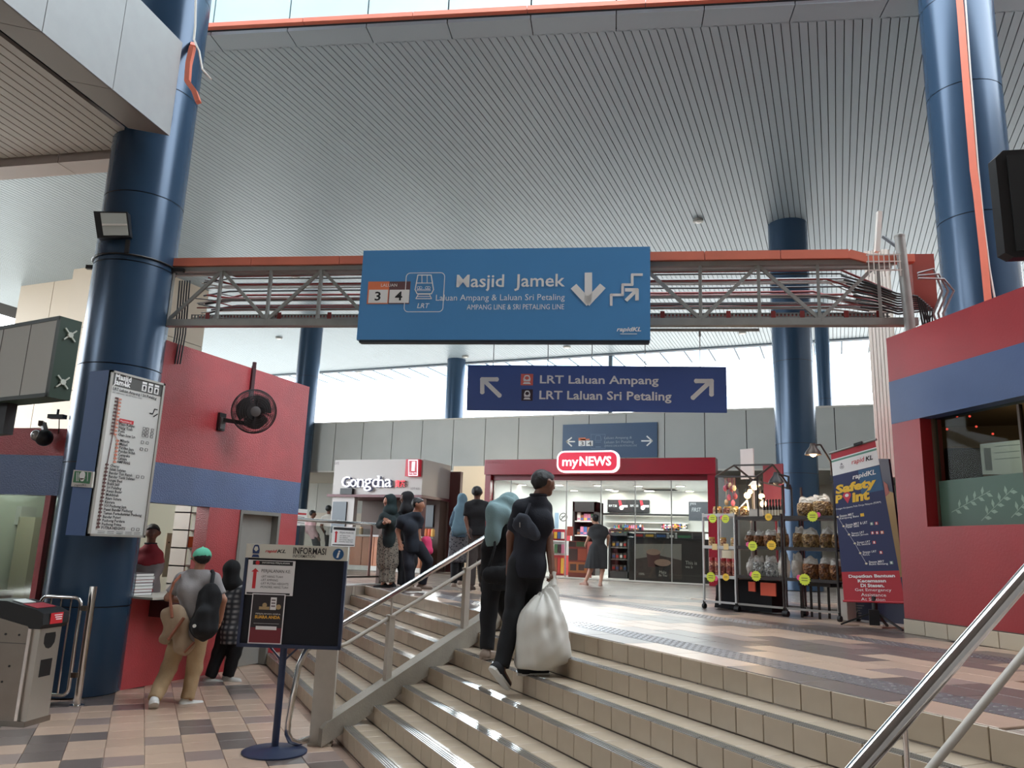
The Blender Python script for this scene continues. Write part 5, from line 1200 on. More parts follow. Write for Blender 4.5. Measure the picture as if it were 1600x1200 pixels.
q = MB(); pt(q, 'Maka', FCN, cv, 1200, 852, 1250, 872, d0=.02, shear=.2); pt(q, 'Be You', FCN, cv, 1198, 876, 1256, 892, d0=.02, shear=.2); pt(q, '100%', FCN, cv, 1060, 866, 1098, 882, d0=.014); pt(q, 'This is', FCN, cv, 1382, 785, 1462, 810, d0=.002); pt(q, 'we b', FCN, cv, 1382, 815, 1432, 835, d0=.002)
q.build('lettering', M('counter_print', (206, 200, 192), .5), cn)
for k, (x0, x1) in enumerate(((1020, 1085), (1095, 1160), (1172, 1245), (1262, 1300), (1320, 1420), (1430, 1500))):
    a, b = FCN.px(*cv(x0, 640)), FCN.px(*cv(x1, 590)); q = MB(); q.bb((a[0], CY+.1, cz1+.05), (b[0], CY+.5, max(b[1], cz1+.16))); q.bb((a[0]+.02, CY+.085, cz1+.08), (b[0]-.02, CY+.1, cz1+.14), 1)
    tag(q.build('counter_box', [M('counter_box_dark', (62, 58, 58), .4), gm[k % 8]]), 'dark display box standing on the shop sales counter, %s from the left' % NTH[k], 'display box', 'boxes on the sales counter')
cz2 = cz1+.2
goods(860, 1090, 574, CY+.3, 16, 12, 26, 'snack_packet', 'small bright snack packet along the shop counter', 'snack', 'snacks along the shop counter')
goods(1230, 1340, 574, CY+.3, 8, 14, 28, 'snack_packet', 'small snack packet near the till', 'snack', 'snacks near the till')
q = MB(); FCN.prect(q, *cv(845, 574), *cv(1545, 584), -.5, -.1); o = q.build('glass_shelf', M('shelf_brown', (88, 68, 60), .4)); tag(o, 'brown ledge holding snack packets above the dark sales counter', 'shelf')
# chiller, magazine stand and red shelves at the left
FCH = onB(22.6)
ch = thing('chiller', 'tall black open chiller in the red shop behind the woman in a dress', 'chiller', oy(*cv(680, 640), 22.6))
cX0, cX1 = FCH.px(*cv(597, 500))[0], FCH.px(*cv(760, 500))[0]; cZ1 = FCH.px(*cv(680, 372))[1]
q = MB(); q.bb((cX0, 22.6, UP+.012), (cX0+.06, 23.4, cZ1)); q.bb((cX1-.06, 22.6, UP+.012), (cX1, 23.4, cZ1)); q.bb((cX0, 23.34, UP+.012), (cX1, 23.4, cZ1)); q.bb((cX0, 22.6, cZ1-.3), (cX1, 23.4, cZ1)); q.build('cabinet', blackm, ch)
for k in range(4): z = UP+.3+.42*k; q = MB(); q.bb((cX0+.06, 22.65, z), (cX1-.06, 23.34, z+.03)); q.build('shelf', offwhite, ch)
for k in range(4):
    for j in range(5):
        x = cX0+.1+j*(cX1-cX0-.2)/5; q = MB(); q.bb((x, 22.75, UP+.332+.42*k), (x+.1, 22.95, UP+.33+.42*k+gr_.uniform(.14, .26))); q.bb((x+.01, 22.745, UP+.36+.42*k), (x+.09, 22.75, UP+.42+.42*k), 1)
        m1, m2 = gr_.sample(gm, 2); tag(q.build('chilled_packet', [m1, m2]), 'packet in the open chiller, %s shelf up, %s from the left' % (NTH[k], NTH[j]), 'packet', 'packets in the open chiller')
FR2 = onB(20.3)
rk = thing('magazine_stand', 'low red and orange promotion stand in the shop left of the woman in a dress', 'stand', oy(*cv(630, 870), 20.3))
a, b = FR2.px(*cv(568, 870)), FR2.px(*cv(700, 648)); q = MB(); q.bb((a[0], 20.3, UP+.012), (b[0], 20.75, b[1])); q.build('stand_body', M('stand_red', (150, 58, 46), .5), rk)
for (x0, y0, x1, y1, c) in ((572, 652, 620, 686, (60, 50, 44)), (625, 652, 690, 686, (60, 104, 62)), (572, 700, 632, 780, (176, 66, 52)), (636, 700, 695, 780, (196, 88, 60)), (570, 792, 698, 866, (206, 120, 66))):
    q = MB(); FR2.prect(q, *cv(x0, y0), *cv(x1, y1), .0, .012); q.build('printed_card', M('card_%d' % x0, c, .5), rk)
q = MB(); FR2.prect(q, *cv(582, 805), *cv(625, 850), .012, .016); q.mark(); FR2.prect(q, *cv(640, 808), *cv(680, 850), .012, .016); q.build('printed_picture', M('picture_brown', (74, 58, 52)), rk)
FL_ = onB(21.2)
for k, (x0, x1, y0, y1, c, lb) in enumerate(((445, 545, 565, 640, (176, 44, 60), 'pink red promotion rack behind the shop glass, right of the man in navy'), (450, 545, 650, 740, (170, 168, 170), 'grey shelf of mixed packets behind the shop glass, low beside the man in navy'), (450, 540, 745, 880, (176, 40, 46), 'red plastic crate on the shop floor beside the man in navy'))):
    a, b = FL_.px(*cv(x0, y1)), FL_.px(*cv(x1, y0)); t = thing('display_shelf', lb, 'shelf', (a[0], 21.4, a[1])); q = MB(); q.bb((a[0], 21.2, a[1]), (b[0], 21.7, b[1])); q.build('shelf_body', M('dshelf_%d' % k, c, .5), t)
    for j in range(4): q = MB(); w = (b[0]-a[0])/4; q.bb((a[0]+w*j+.01, 21.16, a[1]+.05), (a[0]+w*(j+.9), 21.2, b[1]-.08)); q.build('packet', gm[(j+k*3) % 8], t)
q = MB(); FL_.prect(q, *cv(562, 545), *cv(602, 610), 0, .02); tag(q.build('poster', M('poster_rust', (150, 62, 48), .5)), 'small rust red poster on the shop glass left of the woman', 'poster')
q = MB(); FL_.prect(q, *cv(475, 450), *cv(503, 560), 0, .02); tag(q.build('poster', M('poster_sky', (170, 200, 226), .5)), 'pale blue poster inside the shop beside the no smoking ring', 'poster')
ns = thing('no_smoking_sign', 'round no smoking sign on the shop wall beside the blue poster', 'sign', FL_.P(*FL_.px(*cv(535, 505))))
a = FL_.px(*cv(535, 480)); q = MB(); pp = disc(a[0], a[1], .11, 24); pline(q, FL_, pp+[pp[0]], .02, px=False); q.build('ring', ink, ns); q = MB(); pline(q, FL_, [(a[0]-.07, a[1]-.07), (a[0]+.07, a[1]+.07)], .02, px=False); q.build('bar', ink, ns); q = MB(); pline(q, FL_, [(a[0]-.06, a[1]+.01), (a[0]+.06, a[1]+.01)], .016, px=False); q.build('cigarette', ink, ns)

# ================================================================ right booth interior
bi = M('booth_tan', (118, 94, 64), .7)
q = MB(); q.bb((.72, 10.85, UP), (3.6, 10.95, 4.0)); q.obox(A(.76, 9.02, UP), rs_*1.85, unit(A(.995, -.10, 0))*.02, ZV*2.4); q.bb((3.55, 6.5, UP), (3.6, 10.9, 4.0)); q.prism([(.8, 9.3), (3.0, 6.3), (3.6, 6.5), (3.6, 10.9), (.85, 10.9)], (0, 0, 3.42), XV, YV, ZV*.06); structure(q.build('wall_booth_right', bi))
cv = S(3, 1280, 620)
def onI(d): return FR(A(0, 10.7 if d < -1.5 else 9.75, 0), XV)
FI = onI(-2.0)
tvb = thing('monitor', 'large dark monitor inside the right red booth window', 'monitor', FI.P(*FI.px(*cv(680, 392))))
q = MB(); FI.prect(q, *cv(598, 240), *cv(765, 392), -.05, .0); q.build('screen_panel', M('screen_black', (20, 20, 24)), tvb); q = MB(); FI.prect(q, *cv(660, 392), *cv(700, 440), -.05, .0); q.build('stand', black, tvb)
FI2 = onI(-1.2)
wp = thing('screen', 'pale lit computer screen inside the right red booth window', 'screen', FI2.P(*FI2.px(*cv(860, 362))))
q = MB(); FI2.ppoly(q, [cv(*p) for p in ((755, 222), (1000, 195), (1000, 365), (768, 362))], -.03, 0); q.build('screen_panel', M('screen_pale', (196, 214, 216), .4, emit=.25), wp)
q = MB()
for k in range(3): FI2.ppoly(q, [cv(*p) for p in ((822, 232+30*k), (940, 222+30*k), (940, 225+30*k), (822, 235+30*k))], 0, .004)
FI2.prect(q, *cv(775, 240), *cv(808, 345), 0, .003); q.build('screen_print', M('screen_grey', (150, 172, 180), .4), wp)
ac = thing('air_conditioner', 'cream wall air conditioner high inside the right booth window', 'air conditioner', FI.P(*FI.px(*cv(890, 118))))
q = MB(); FI.ppoly(q, [cv(*p) for p in ((785, 62), (1010, 40), (1010, 118), (800, 122))], -.2, 0); q.build('case', M('ac_cream', (214, 206, 186), .5), ac); q = MB()
for k in range(3): FI.ppoly(q, [cv(*p) for p in ((815, 92+9*k), (1000, 84+9*k), (1000, 87+9*k), (815, 95+9*k))], 0, .01)
q.build('louvre', M('ac_louvre', (150, 140, 124), .5), ac)
q = MB(); FI.prect(q, *cv(500, 352), *cv(568, 400), -.3, 0); tag(q.build('box', M('ibox', (70, 66, 62), .5)), 'small dark box low at the left of the right booth window', 'box')
q = MB()
for (x, y) in ((540, 188), (597, 155), (643, 95), (702, 95), (733, 143), (810, 177), (943, 97)): q.sph(FI2.P(*FI2.px(*cv(x, y)), .05), .013, 6)
o = q.build('fairy_lights', M('fairy_red', (230, 80, 70), .4, emit=2)); tag(o, 'string of tiny red fairy lights inside the right booth window', 'lights'); o['kind'] = 'stuff'
# leaf print film along the bottom of the window
FW_ = FR(fb.P(0, 0, -.145), fb.U)
lf = thing('window_film', 'green leaf patterned film along the bottom of the right booth window', 'film', FW_.P(1.2, wv0))
vt_ = FW_.px(*cv(600, 392))[1]
q = MB(); FW_.rect(q, wu0+.03, wv0, 3.4, vt_, .0, .003); q.build('film_sheet', M('film_green', (70, 98, 82), .5), lf)
q = MB(); fr_ = random.Random(9)
for bnch in range(9):
    x, y = wu0+.15+.34*bnch+.05*fr_.random(), wv0+.05+.5*fr_.random()*.5; ang = math.radians(fr_.uniform(20, 70)*(1 if bnch % 2 else 1)); L = .55
    pline(q, FW_, [(x+L*t*math.cos(ang), y+L*t*math.sin(ang)*.7) for t in (0, .5, 1)], .006, .003, .004, px=False)
    for k in range(9):
        t = .1+.1*k; bx_, by_ = x+L*t*math.cos(ang), y+L*t*math.sin(ang)*.7; la = ang+(.9 if k % 2 else -.9); l_ = .085
        if by_+.09 > vt_ or by_ < wv0+.02: continue
        e = (bx_+l_*math.cos(la), by_+l_*math.sin(la)); nx, ny = -math.sin(la)*.018, math.cos(la)*.018; mx_, my_ = (bx_+e[0])/2, (by_+e[1])/2
        if e[1] > vt_ or e[1] < wv0: continue
        FW_.poly(q, [(bx_, by_), (mx_-nx, my_-ny), e, (mx_+nx, my_+ny)], .003, .004)
o = q.build('leaf_print', M('film_leaf', (128, 154, 134), .5), lf); o['kind'] = 'stuff'
rl_ = bpy.data.lights.new('booth_fill_light', 'POINT'); rl_.energy = 9; rl_.color = (1, .92, .8); rl_.shadow_soft_size = .3; ro = bpy.data.objects.new('booth_fill_light', rl_); COL.objects.link(ro); ro.location = (2.2, 9.3, 3.1)  # unseen point light added to brighten the booth interior

# ================================================================ ticket office interior
ti = M('office_cream', (198, 200, 184), .7)
q = MB(); q.bb((XL-3.2, 6.2, 0), (XL-3.1, 10, 3)); q.bb((XL-3.1, 9.72, 0), (XL-TH, 9.78, 3)); q.bb((XL-3.1, 6.9, 2.9), (XL-TH, 9.9, 3)); structure(q.build('wall_office', ti))
tl_ = bpy.data.lights.new('office_fill_light', 'POINT'); tl_.energy = 22; tl_.shadow_soft_size = .3; to = bpy.data.objects.new('office_fill_light', tl_); COL.objects.link(to); to.location = (XL-1.6, 7.7, 2.75)  # fill light added for the office interior, no fitting behind it
q = MB(); q.bb((XL-.75, tk[0]-.3, tk[2]-.06), (XL+.03, tk[1]+.2, tk[2]-.02)) ; o = structure(q.build('trim_6', offwhite)) if False else None
cs = thing('ticket_counter', 'maroon ticket counter shelf jutting out under the office window', 'counter', (XL+.15, 7.6, .78))
q = MB(); q.bb((XL, 7.35, .80), (XL+.30, 8.05, .99)); q.build('counter_box', M('counter_maroon', (70, 32, 32), .5), cs)
q = MB(); q.bb((XL-.5, tk[0]+.02, tk[2]), (XL+.32, tk[1]-.02, tk[2]+.025)); q.build('counter_top', M('counter_cream', (186, 182, 172), .5), cs)
q = MB(); q.bb((XL+.301, 7.72, .70), (XL+.305, 7.95, 1.0)); tag(q.build('paper_sheet', white), 'white paper hanging from the front of the ticket counter', 'paper')
for k in range(7):
    q = MB(); z = tk[2]+.026+.037*k; q.bb((XL-.32, 7.12+.01*(k % 3), z), (XL-.04, 7.40+.012*(k % 2), z+.035)); q.bb((XL-.039, 7.13, z+.004), (XL-.036, 7.39, z+.03), 1)
    tag(q.build('ticket_box', [M('tbox_%d' % (k % 3), ((70, 68, 72), (150, 60, 62), (196, 196, 194))[k % 3], .5), white]), 'flat box in the stack at the ticket window, %s from the bottom' % NTH[k], 'box', 'stacked boxes in the ticket window')
sf = thing('cubby_shelf', 'white cubby shelf inside the ticket office', 'shelf', (XL-1.35, 9.0, .8))
FT2 = FR(A(XL-1.2, 0, 0), YV)
sy0, sy1 = FT2.px(294, 830)[0], FT2.px(327, 830)[0]; sx_ = XL-1.2
q = MB()
for y in (sy0, (sy0+sy1)/2+.15, sy1-.025): q.bb((sx_-.3, y, .8), (sx_, y+.025, 2.25))
for k in range(6): q.bb((sx_-.3, sy0, .8+.26*k), (sx_, sy1, .82+.26*k))
q.build('shelf_frame', offwhite, sf)
q = MB(); q.bb((sx_-.25, sy0+.06, 1.602), (sx_-.02, sy0+.30, 1.76)); tag(q.build('orange_box', M('orange_tub', (226, 110, 50), .5)), 'orange tub on the cubby shelf in the ticket office', 'tub')
pgb = thing('pegboard', 'cream pinboard with dark holes inside the ticket office', 'board', (XL-2.4, 7.75, 1.1))
FT3 = FR(A(XL-1.7, 0, 0), YV); py0, py1 = FT3.px(258, 860)[0], FT3.px(288, 860)[0]
q = MB(); FT3.rect(q, py0, 1.15, py1, 1.8, -.03, 0); q.build('board', M('peg_cream', (190, 184, 164), .6), pgb)
q = MB(); pr2 = random.Random(3)
for k in range(16): FT3.poly(q, disc(py0+.05+(py1-py0-.1)*pr2.random(), 1.2+.55*pr2.random(), .014, 6), 0, .004)
o = q.build('holes', ink, pgb); o['kind'] = 'stuff'
q = MB(); FT4 = FR(A(XL-3.08, 0, 0), YV); ptext(q, '12', FT4, 236, 786, 247, 794); o = q.build('wall_letters', ink); tag(o, 'black lettering on the back wall of the ticket office', 'lettering')

# ================================================================ buildings outside, beyond the hall
bw2 = M('far_building', (226, 226, 224), .8); bwin = M('far_window', (150, 160, 168), .3)
def far_building(X0, X1, Y, z1, fl_n, col_n, lab):
    t = thing('building', lab, 'building', ((X0+X1)/2, Y+4, 0)); q = MB(); q.bb((X0, Y, 0), (X1, Y+8, z1)); q.build('wall', bw2, t)
    for j in range(fl_n):
        for i in range(col_n):
            a = X0+(X1-X0)*(i+.15)/col_n; b = X0+(X1-X0)*(i+.85)/col_n; z = z1-1.6-3.0*j; q = MB(); q.bb((a, Y-.08, z), (b, Y, z+1.1)); w = q.build('window', bwin, t)
    q = MB(); q.bb((X0-.3, Y-.3, z1), (X1+.3, Y+8, z1+.4)); q.build('roof_slab', bw2, t)
p = oy(560, 640, 75)
far_building(oy(600, 620, 75)[0], oy(662, 620, 75)[0], 75, oy(640, 610, 75)[2], 3, 5, 'pale overexposed building beyond the gap, left of the far column')
far_building(oy(664, 600, 85)[0], oy(694, 600, 85)[0], 85, oy(680, 592, 85)[2], 4, 4, 'taller pale building beyond the gap, close to the far column')
far_building(oy(1130, 620, 70)[0], oy(1360, 620, 70)[0], 70, oy(1250, 606, 70)[2], 3, 12, 'wide pale building beyond the gap at the right')
far_building(oy(725, 640, 65)[0], oy(880, 640, 65)[0], 65, oy(800, 640, 65)[2], 3, 10, 'pale building seen in the slit under the LRT banner')
q = MB(); a = oy(956, 600, 31.5); q.bar(A(a[0], 31.3, 5.5), A(a[0], 31.3, 10), .16, .16); tag(q.build('post', M('gutter_grey', (84, 96, 106))), 'grey post between the ceiling edge and the wall above the LRT banner', 'post')
# white ribbed wall strip between the racks and the right booth
q = MB(); RX = 12.9
for k in range(7):
    a = oy(1364+5.5*k, 620, RX)[0]; b = oy(1368.6+5.5*k, 620, RX)[0]; q.bb((a, RX, 3.0), (b, RX+.1, 6.6))
q.bb((oy(1364, 620, RX)[0], RX+.05, 3.0), (oy(1405, 620, RX)[0], RX+.15, 6.6)); structure(q.build('wall_ribbed', M('ribbed_white', (226, 216, 204), .6)))
# things seen dimly behind the left booth glass
FLI = FR(fl.P(0, 0, -1.6), fl.U); a = FLI.px(17, 806); q = MB(); FLI.rect(q, a[0]-.35, a[1]-.12, a[0]+.15, a[1]+.14, -.3, 0); tag(q.build('printer', offwhite), 'white machine behind the left booth glass', 'printer')
q = MB(); a = FLI.px(38, 830); FLI.rect(q, a[0]-.12, 0.02, a[0]+.14, 1.95, -.2, 0); tag(q.build('cupboard', M('cupboard_cream', (196, 186, 160), .6)), 'narrow cream cupboard behind the left booth glass', 'cupboard')
q = MB(); FLI.rect(q, a[0]-2.2, .92, a[0]+.4, .98, .5, 1.3); FLI.rect(q, a[0]-2.2, 0.02, a[0]+.4, .92, .5, .54); tag(q.build('desk', offwhite), 'long white desk behind the left booth glass', 'desk')
lbl_ = bpy.data.lights.new('left_booth_fill_light', 'POINT'); lbl_.energy = 65; lbl_.shadow_soft_size = .4; lbo = bpy.data.objects.new('left_booth_fill_light', lbl_); COL.objects.link(lbo); lbo.location = fl.P(5.4, 2.5, -.8)  # added light without a visible source, lifts what shows through the glass
# low display chiller between the woman in the dress and the dark counter
FDC = onB(21.3); cv = S(4.444, 760, 700); a, b = FDC.px(*cv(845, 905)), FDC.px(*cv(992, 590))
dc = thing('display_chiller', 'low grey glass display chiller between the woman in the dress and the dark counter', 'chiller', ((a[0]+b[0])/2, 21.6, UP))
q = MB(); q.bb((a[0], 21.3, UP+.012), (a[0]+.05, 21.9, b[1])); q.bb((b[0]-.05, 21.3, UP+.012), (b[0], 21.9, b[1])); q.bb((a[0], 21.85, UP+.012), (b[0], 21.9, b[1])); q.bb((a[0], 21.3, b[1]-.08), (b[0], 21.9, b[1])); q.bb((a[0], 21.3, UP+.012), (b[0], 21.9, UP+.2)); q.build('cabinet', M('chiller_grey', (70, 72, 74), .4), dc)
for k in range(2): q = MB(); z = UP+.5+.32*k; q.bb((a[0]+.05, 21.35, z), (b[0]-.05, 21.85, z+.02)); q.build('shelf', galv, dc)
for k in range(3):
    for jn in range(4):
        w = (b[0]-a[0]-.16)/4; x = a[0]+.08+w*jn; z = (UP+.205, UP+.522, UP+.842)[k]; q = MB(); q.bb((x, 21.4, z), (x+w*.8, 21.6, z+.16)); q.bb((x+.01, 21.395, z+.04), (x+w*.8-.01, 21.4, z+.11), 1)
        m1, m2 = gr_.sample(gm, 2); tag(q.build('tray_pack', [M('tray_dark', (90, 88, 84), .4), m1]), 'packet in the low display chiller, %s shelf up, %s from the left' % (NTH[k], NTH[jn]), 'packet', 'packets in the low display chiller')
goods(850, 990, 590, 21.5, 8, 18, 34, 'snack_packet', 'snack packet on top of the low display chiller', 'snack', 'snacks on the display chiller')
# ================================================================ figures: smooth bodies and clothes grown from signed distance fields
def snet(fn, lo, hi, h):
    lo = np.asarray(lo, float); n = np.maximum(np.ceil((np.asarray(hi)-lo)/h).astype(int)+1, 4)
    g = np.stack(np.meshgrid(*[lo[i]+h*np.arange(n[i]) for i in range(3)], indexing='ij'), -1)
    V = fn(g.reshape(-1, 3)).reshape(n); ins = V < 0; nc = n-1
    cnt = np.zeros(nc); acc = np.zeros((*nc, 3))
    for ax in range(3):
        o1, o2 = [a for a in range(3) if a != ax]
        for i in (0, 1):
            for j in (0, 1):
                sl0 = [None]*3; sl0[ax] = slice(0, nc[ax]); sl0[o1] = slice(i, i+nc[o1]); sl0[o2] = slice(j, j+nc[o2])
                sl1 = list(sl0); sl1[ax] = slice(1, nc[ax]+1); a, b = V[tuple(sl0)], V[tuple(sl1)]
                m = (a < 0) != (b < 0); t = np.where(m, a/np.where(m, a-b, 1), 0)
                p = np.zeros((*nc, 3)); p[..., ax] = t; p[..., o1] = i; p[..., o2] = j
                acc += p*m[..., None]; cnt += m
    act = cnt > 0; idx = -np.ones(nc, int); idx[act] = np.arange(act.sum())
    base = np.stack(np.nonzero(act), -1); vs = lo+h*(base+acc[act]/cnt[act][:, None]); fs = []
    for ax in range(3):
        o1, o2 = (ax+1) % 3, (ax+2) % 3
        sl0 = [slice(None)]*3; sl1 = [slice(None)]*3; sl0[ax] = slice(0, -1); sl1[ax] = slice(1, None)
        a, b = ins[tuple(sl0)], ins[tuple(sl1)]; E = np.stack(np.nonzero(a != b), -1)
        E = E[(E[:, o1] > 0) & (E[:, o2] > 0) & (E[:, o1] < nc[o1]) & (E[:, o2] < nc[o2])]
        if not len(E): continue
        d1 = np.zeros(3, int); d1[o1] = 1; d2 = np.zeros(3, int); d2[o2] = 1
        q = np.stack([idx[tuple((E-d1-d2).T)], idx[tuple((E-d2).T)], idx[tuple(E.T)], idx[tuple((E-d1).T)]], -1)
        fl_ = ~ins[tuple(E.T)]; q[fl_] = q[fl_][:, ::-1]; fs.append(q)
    return vs, np.concatenate(fs)
def rcone(p, a, b, ra, rb, sq=None, sn=None):
    ab = b-a; L = ab@ab
    t = np.clip(((p-a)@ab)/max(L, 1e-9), 0, 1); q = p-a-t[:, None]*ab
    if sq: q = q+np.outer((q@sn)*(1/sq-1), sn)
    d = np.linalg.norm(q, axis=1)-(ra+(rb-ra)*t)
    return d*(sq if sq and sq < 1 else 1)
def smin(a, b, k):
    h = np.clip(.5+.5*(b-a)/k, 0, 1); return b+(a-b)*h-k*h*(1-h)
def sunion(p, prims, k=.03):
    d = None
    for pr_i in prims:
        e = pr_i(p) if callable(pr_i) else rcone(p, *pr_i)
        d = e if d is None else smin(d, e, k)
    return d
def wrinkle(p, amp, f, seed=0):
    r = np.random.default_rng(seed); o = np.zeros(len(p))
    for k in range(4):
        w = r.normal(size=3); w[2] *= .45; w = w/np.linalg.norm(w)*f*(1+.5*k); o += np.sin(p@w+r.uniform(0, 6))/(1+.6*k)
    return o*amp*.5
def grow(fn, lo, hi, h, mb=None):
    vs, fs = snet(fn, lo, hi, h); mb = mb or MB(); base = mb.n
    mb.v.append(vs); mb.f += (fs+base).tolist(); mb.mi += [0]*len(fs); mb.n += len(vs); return mb
def ik(a, c, l1, l2, pole):
    v = c-a; L = min(np.linalg.norm(v), (l1+l2)*.999); u = unit(v); x = (l1*l1-l2*l2+L*L)/(2*L); hgt = math.sqrt(max(l1*l1-x*x, 0))
    pp = np.asarray(pole, float); pp = pp-u*(pp@u); return a+u*x+unit(pp)*hgt
skin_a = M('skin_tan', (170, 120, 96), .5); skin_b = M('skin_brown', (112, 76, 60), .5); skin_c = M('skin_light', (196, 150, 126), .5)
hair_m = M('black_hair', (11, 10, 10), .5, bump=.3, bscale=160); eye_m = M('eye_dark', (28, 22, 20), .3)
def cloth(n, c, **k): return M('cloth_'+n, c, k.pop('rough', .85), var=.06, scale=14, bump=.12, bscale=90, **k)
def chequer(n, c1, c2, sc, rot=(.3, .4, .2)):
    m = M('cloth_'+n, c1, .85)
    nt = m.node_tree; b = nt.nodes['Principled BSDF']; tc = nt.nodes.new('ShaderNodeTexCoord'); v = nt.nodes.new('ShaderNodeTexVoronoi'); v.inputs['Scale'].default_value = sc
    r = nt.nodes.new('ShaderNodeMapRange'); r.inputs[1].default_value = .25; r.inputs[2].default_value = .45; mx = nt.nodes.new('ShaderNodeMix'); mx.data_type = 'RGBA'
    mx.inputs[6].default_value = (*lin(c1), 1); mx.inputs[7].default_value = (*lin(c2), 1)
    nt.links.new(tc.outputs['Object'], v.inputs['Vector']); nt.links.new(v.outputs['Distance'], r.inputs[0]); nt.links.new(r.outputs[0], mx.inputs[0]); nt.links.new(mx.outputs[2], b.inputs['Base Color']); return m
def plaid(n, c1, c2, w):
    m = M('cloth_'+n, c1, .85); nt = m.node_tree; b = nt.nodes['Principled BSDF']; tc = nt.nodes.new('ShaderNodeTexCoord')
    ws = []
    for d in ('X', 'Z'):
        x = nt.nodes.new('ShaderNodeTexWave'); x.bands_direction = d; x.inputs['Scale'].default_value = w; nt.links.new(tc.outputs['Object'], x.inputs[0]); ws.append(x)
    mu = nt.nodes.new('ShaderNodeMath'); mu.operation = 'MULTIPLY'; nt.links.new(ws[0].outputs['Fac'], mu.inputs[0]); nt.links.new(ws[1].outputs['Fac'], mu.inputs[1])
    mx = nt.nodes.new('ShaderNodeMix'); mx.data_type = 'RGBA'; mx.inputs[6].default_value = (*lin(c1), 1); mx.inputs[7].default_value = (*lin(c2), 1)
    nt.links.new(mu.outputs[0], mx.inputs[0]); nt.links.new(mx.outputs[2], b.inputs['Base Color']); return m

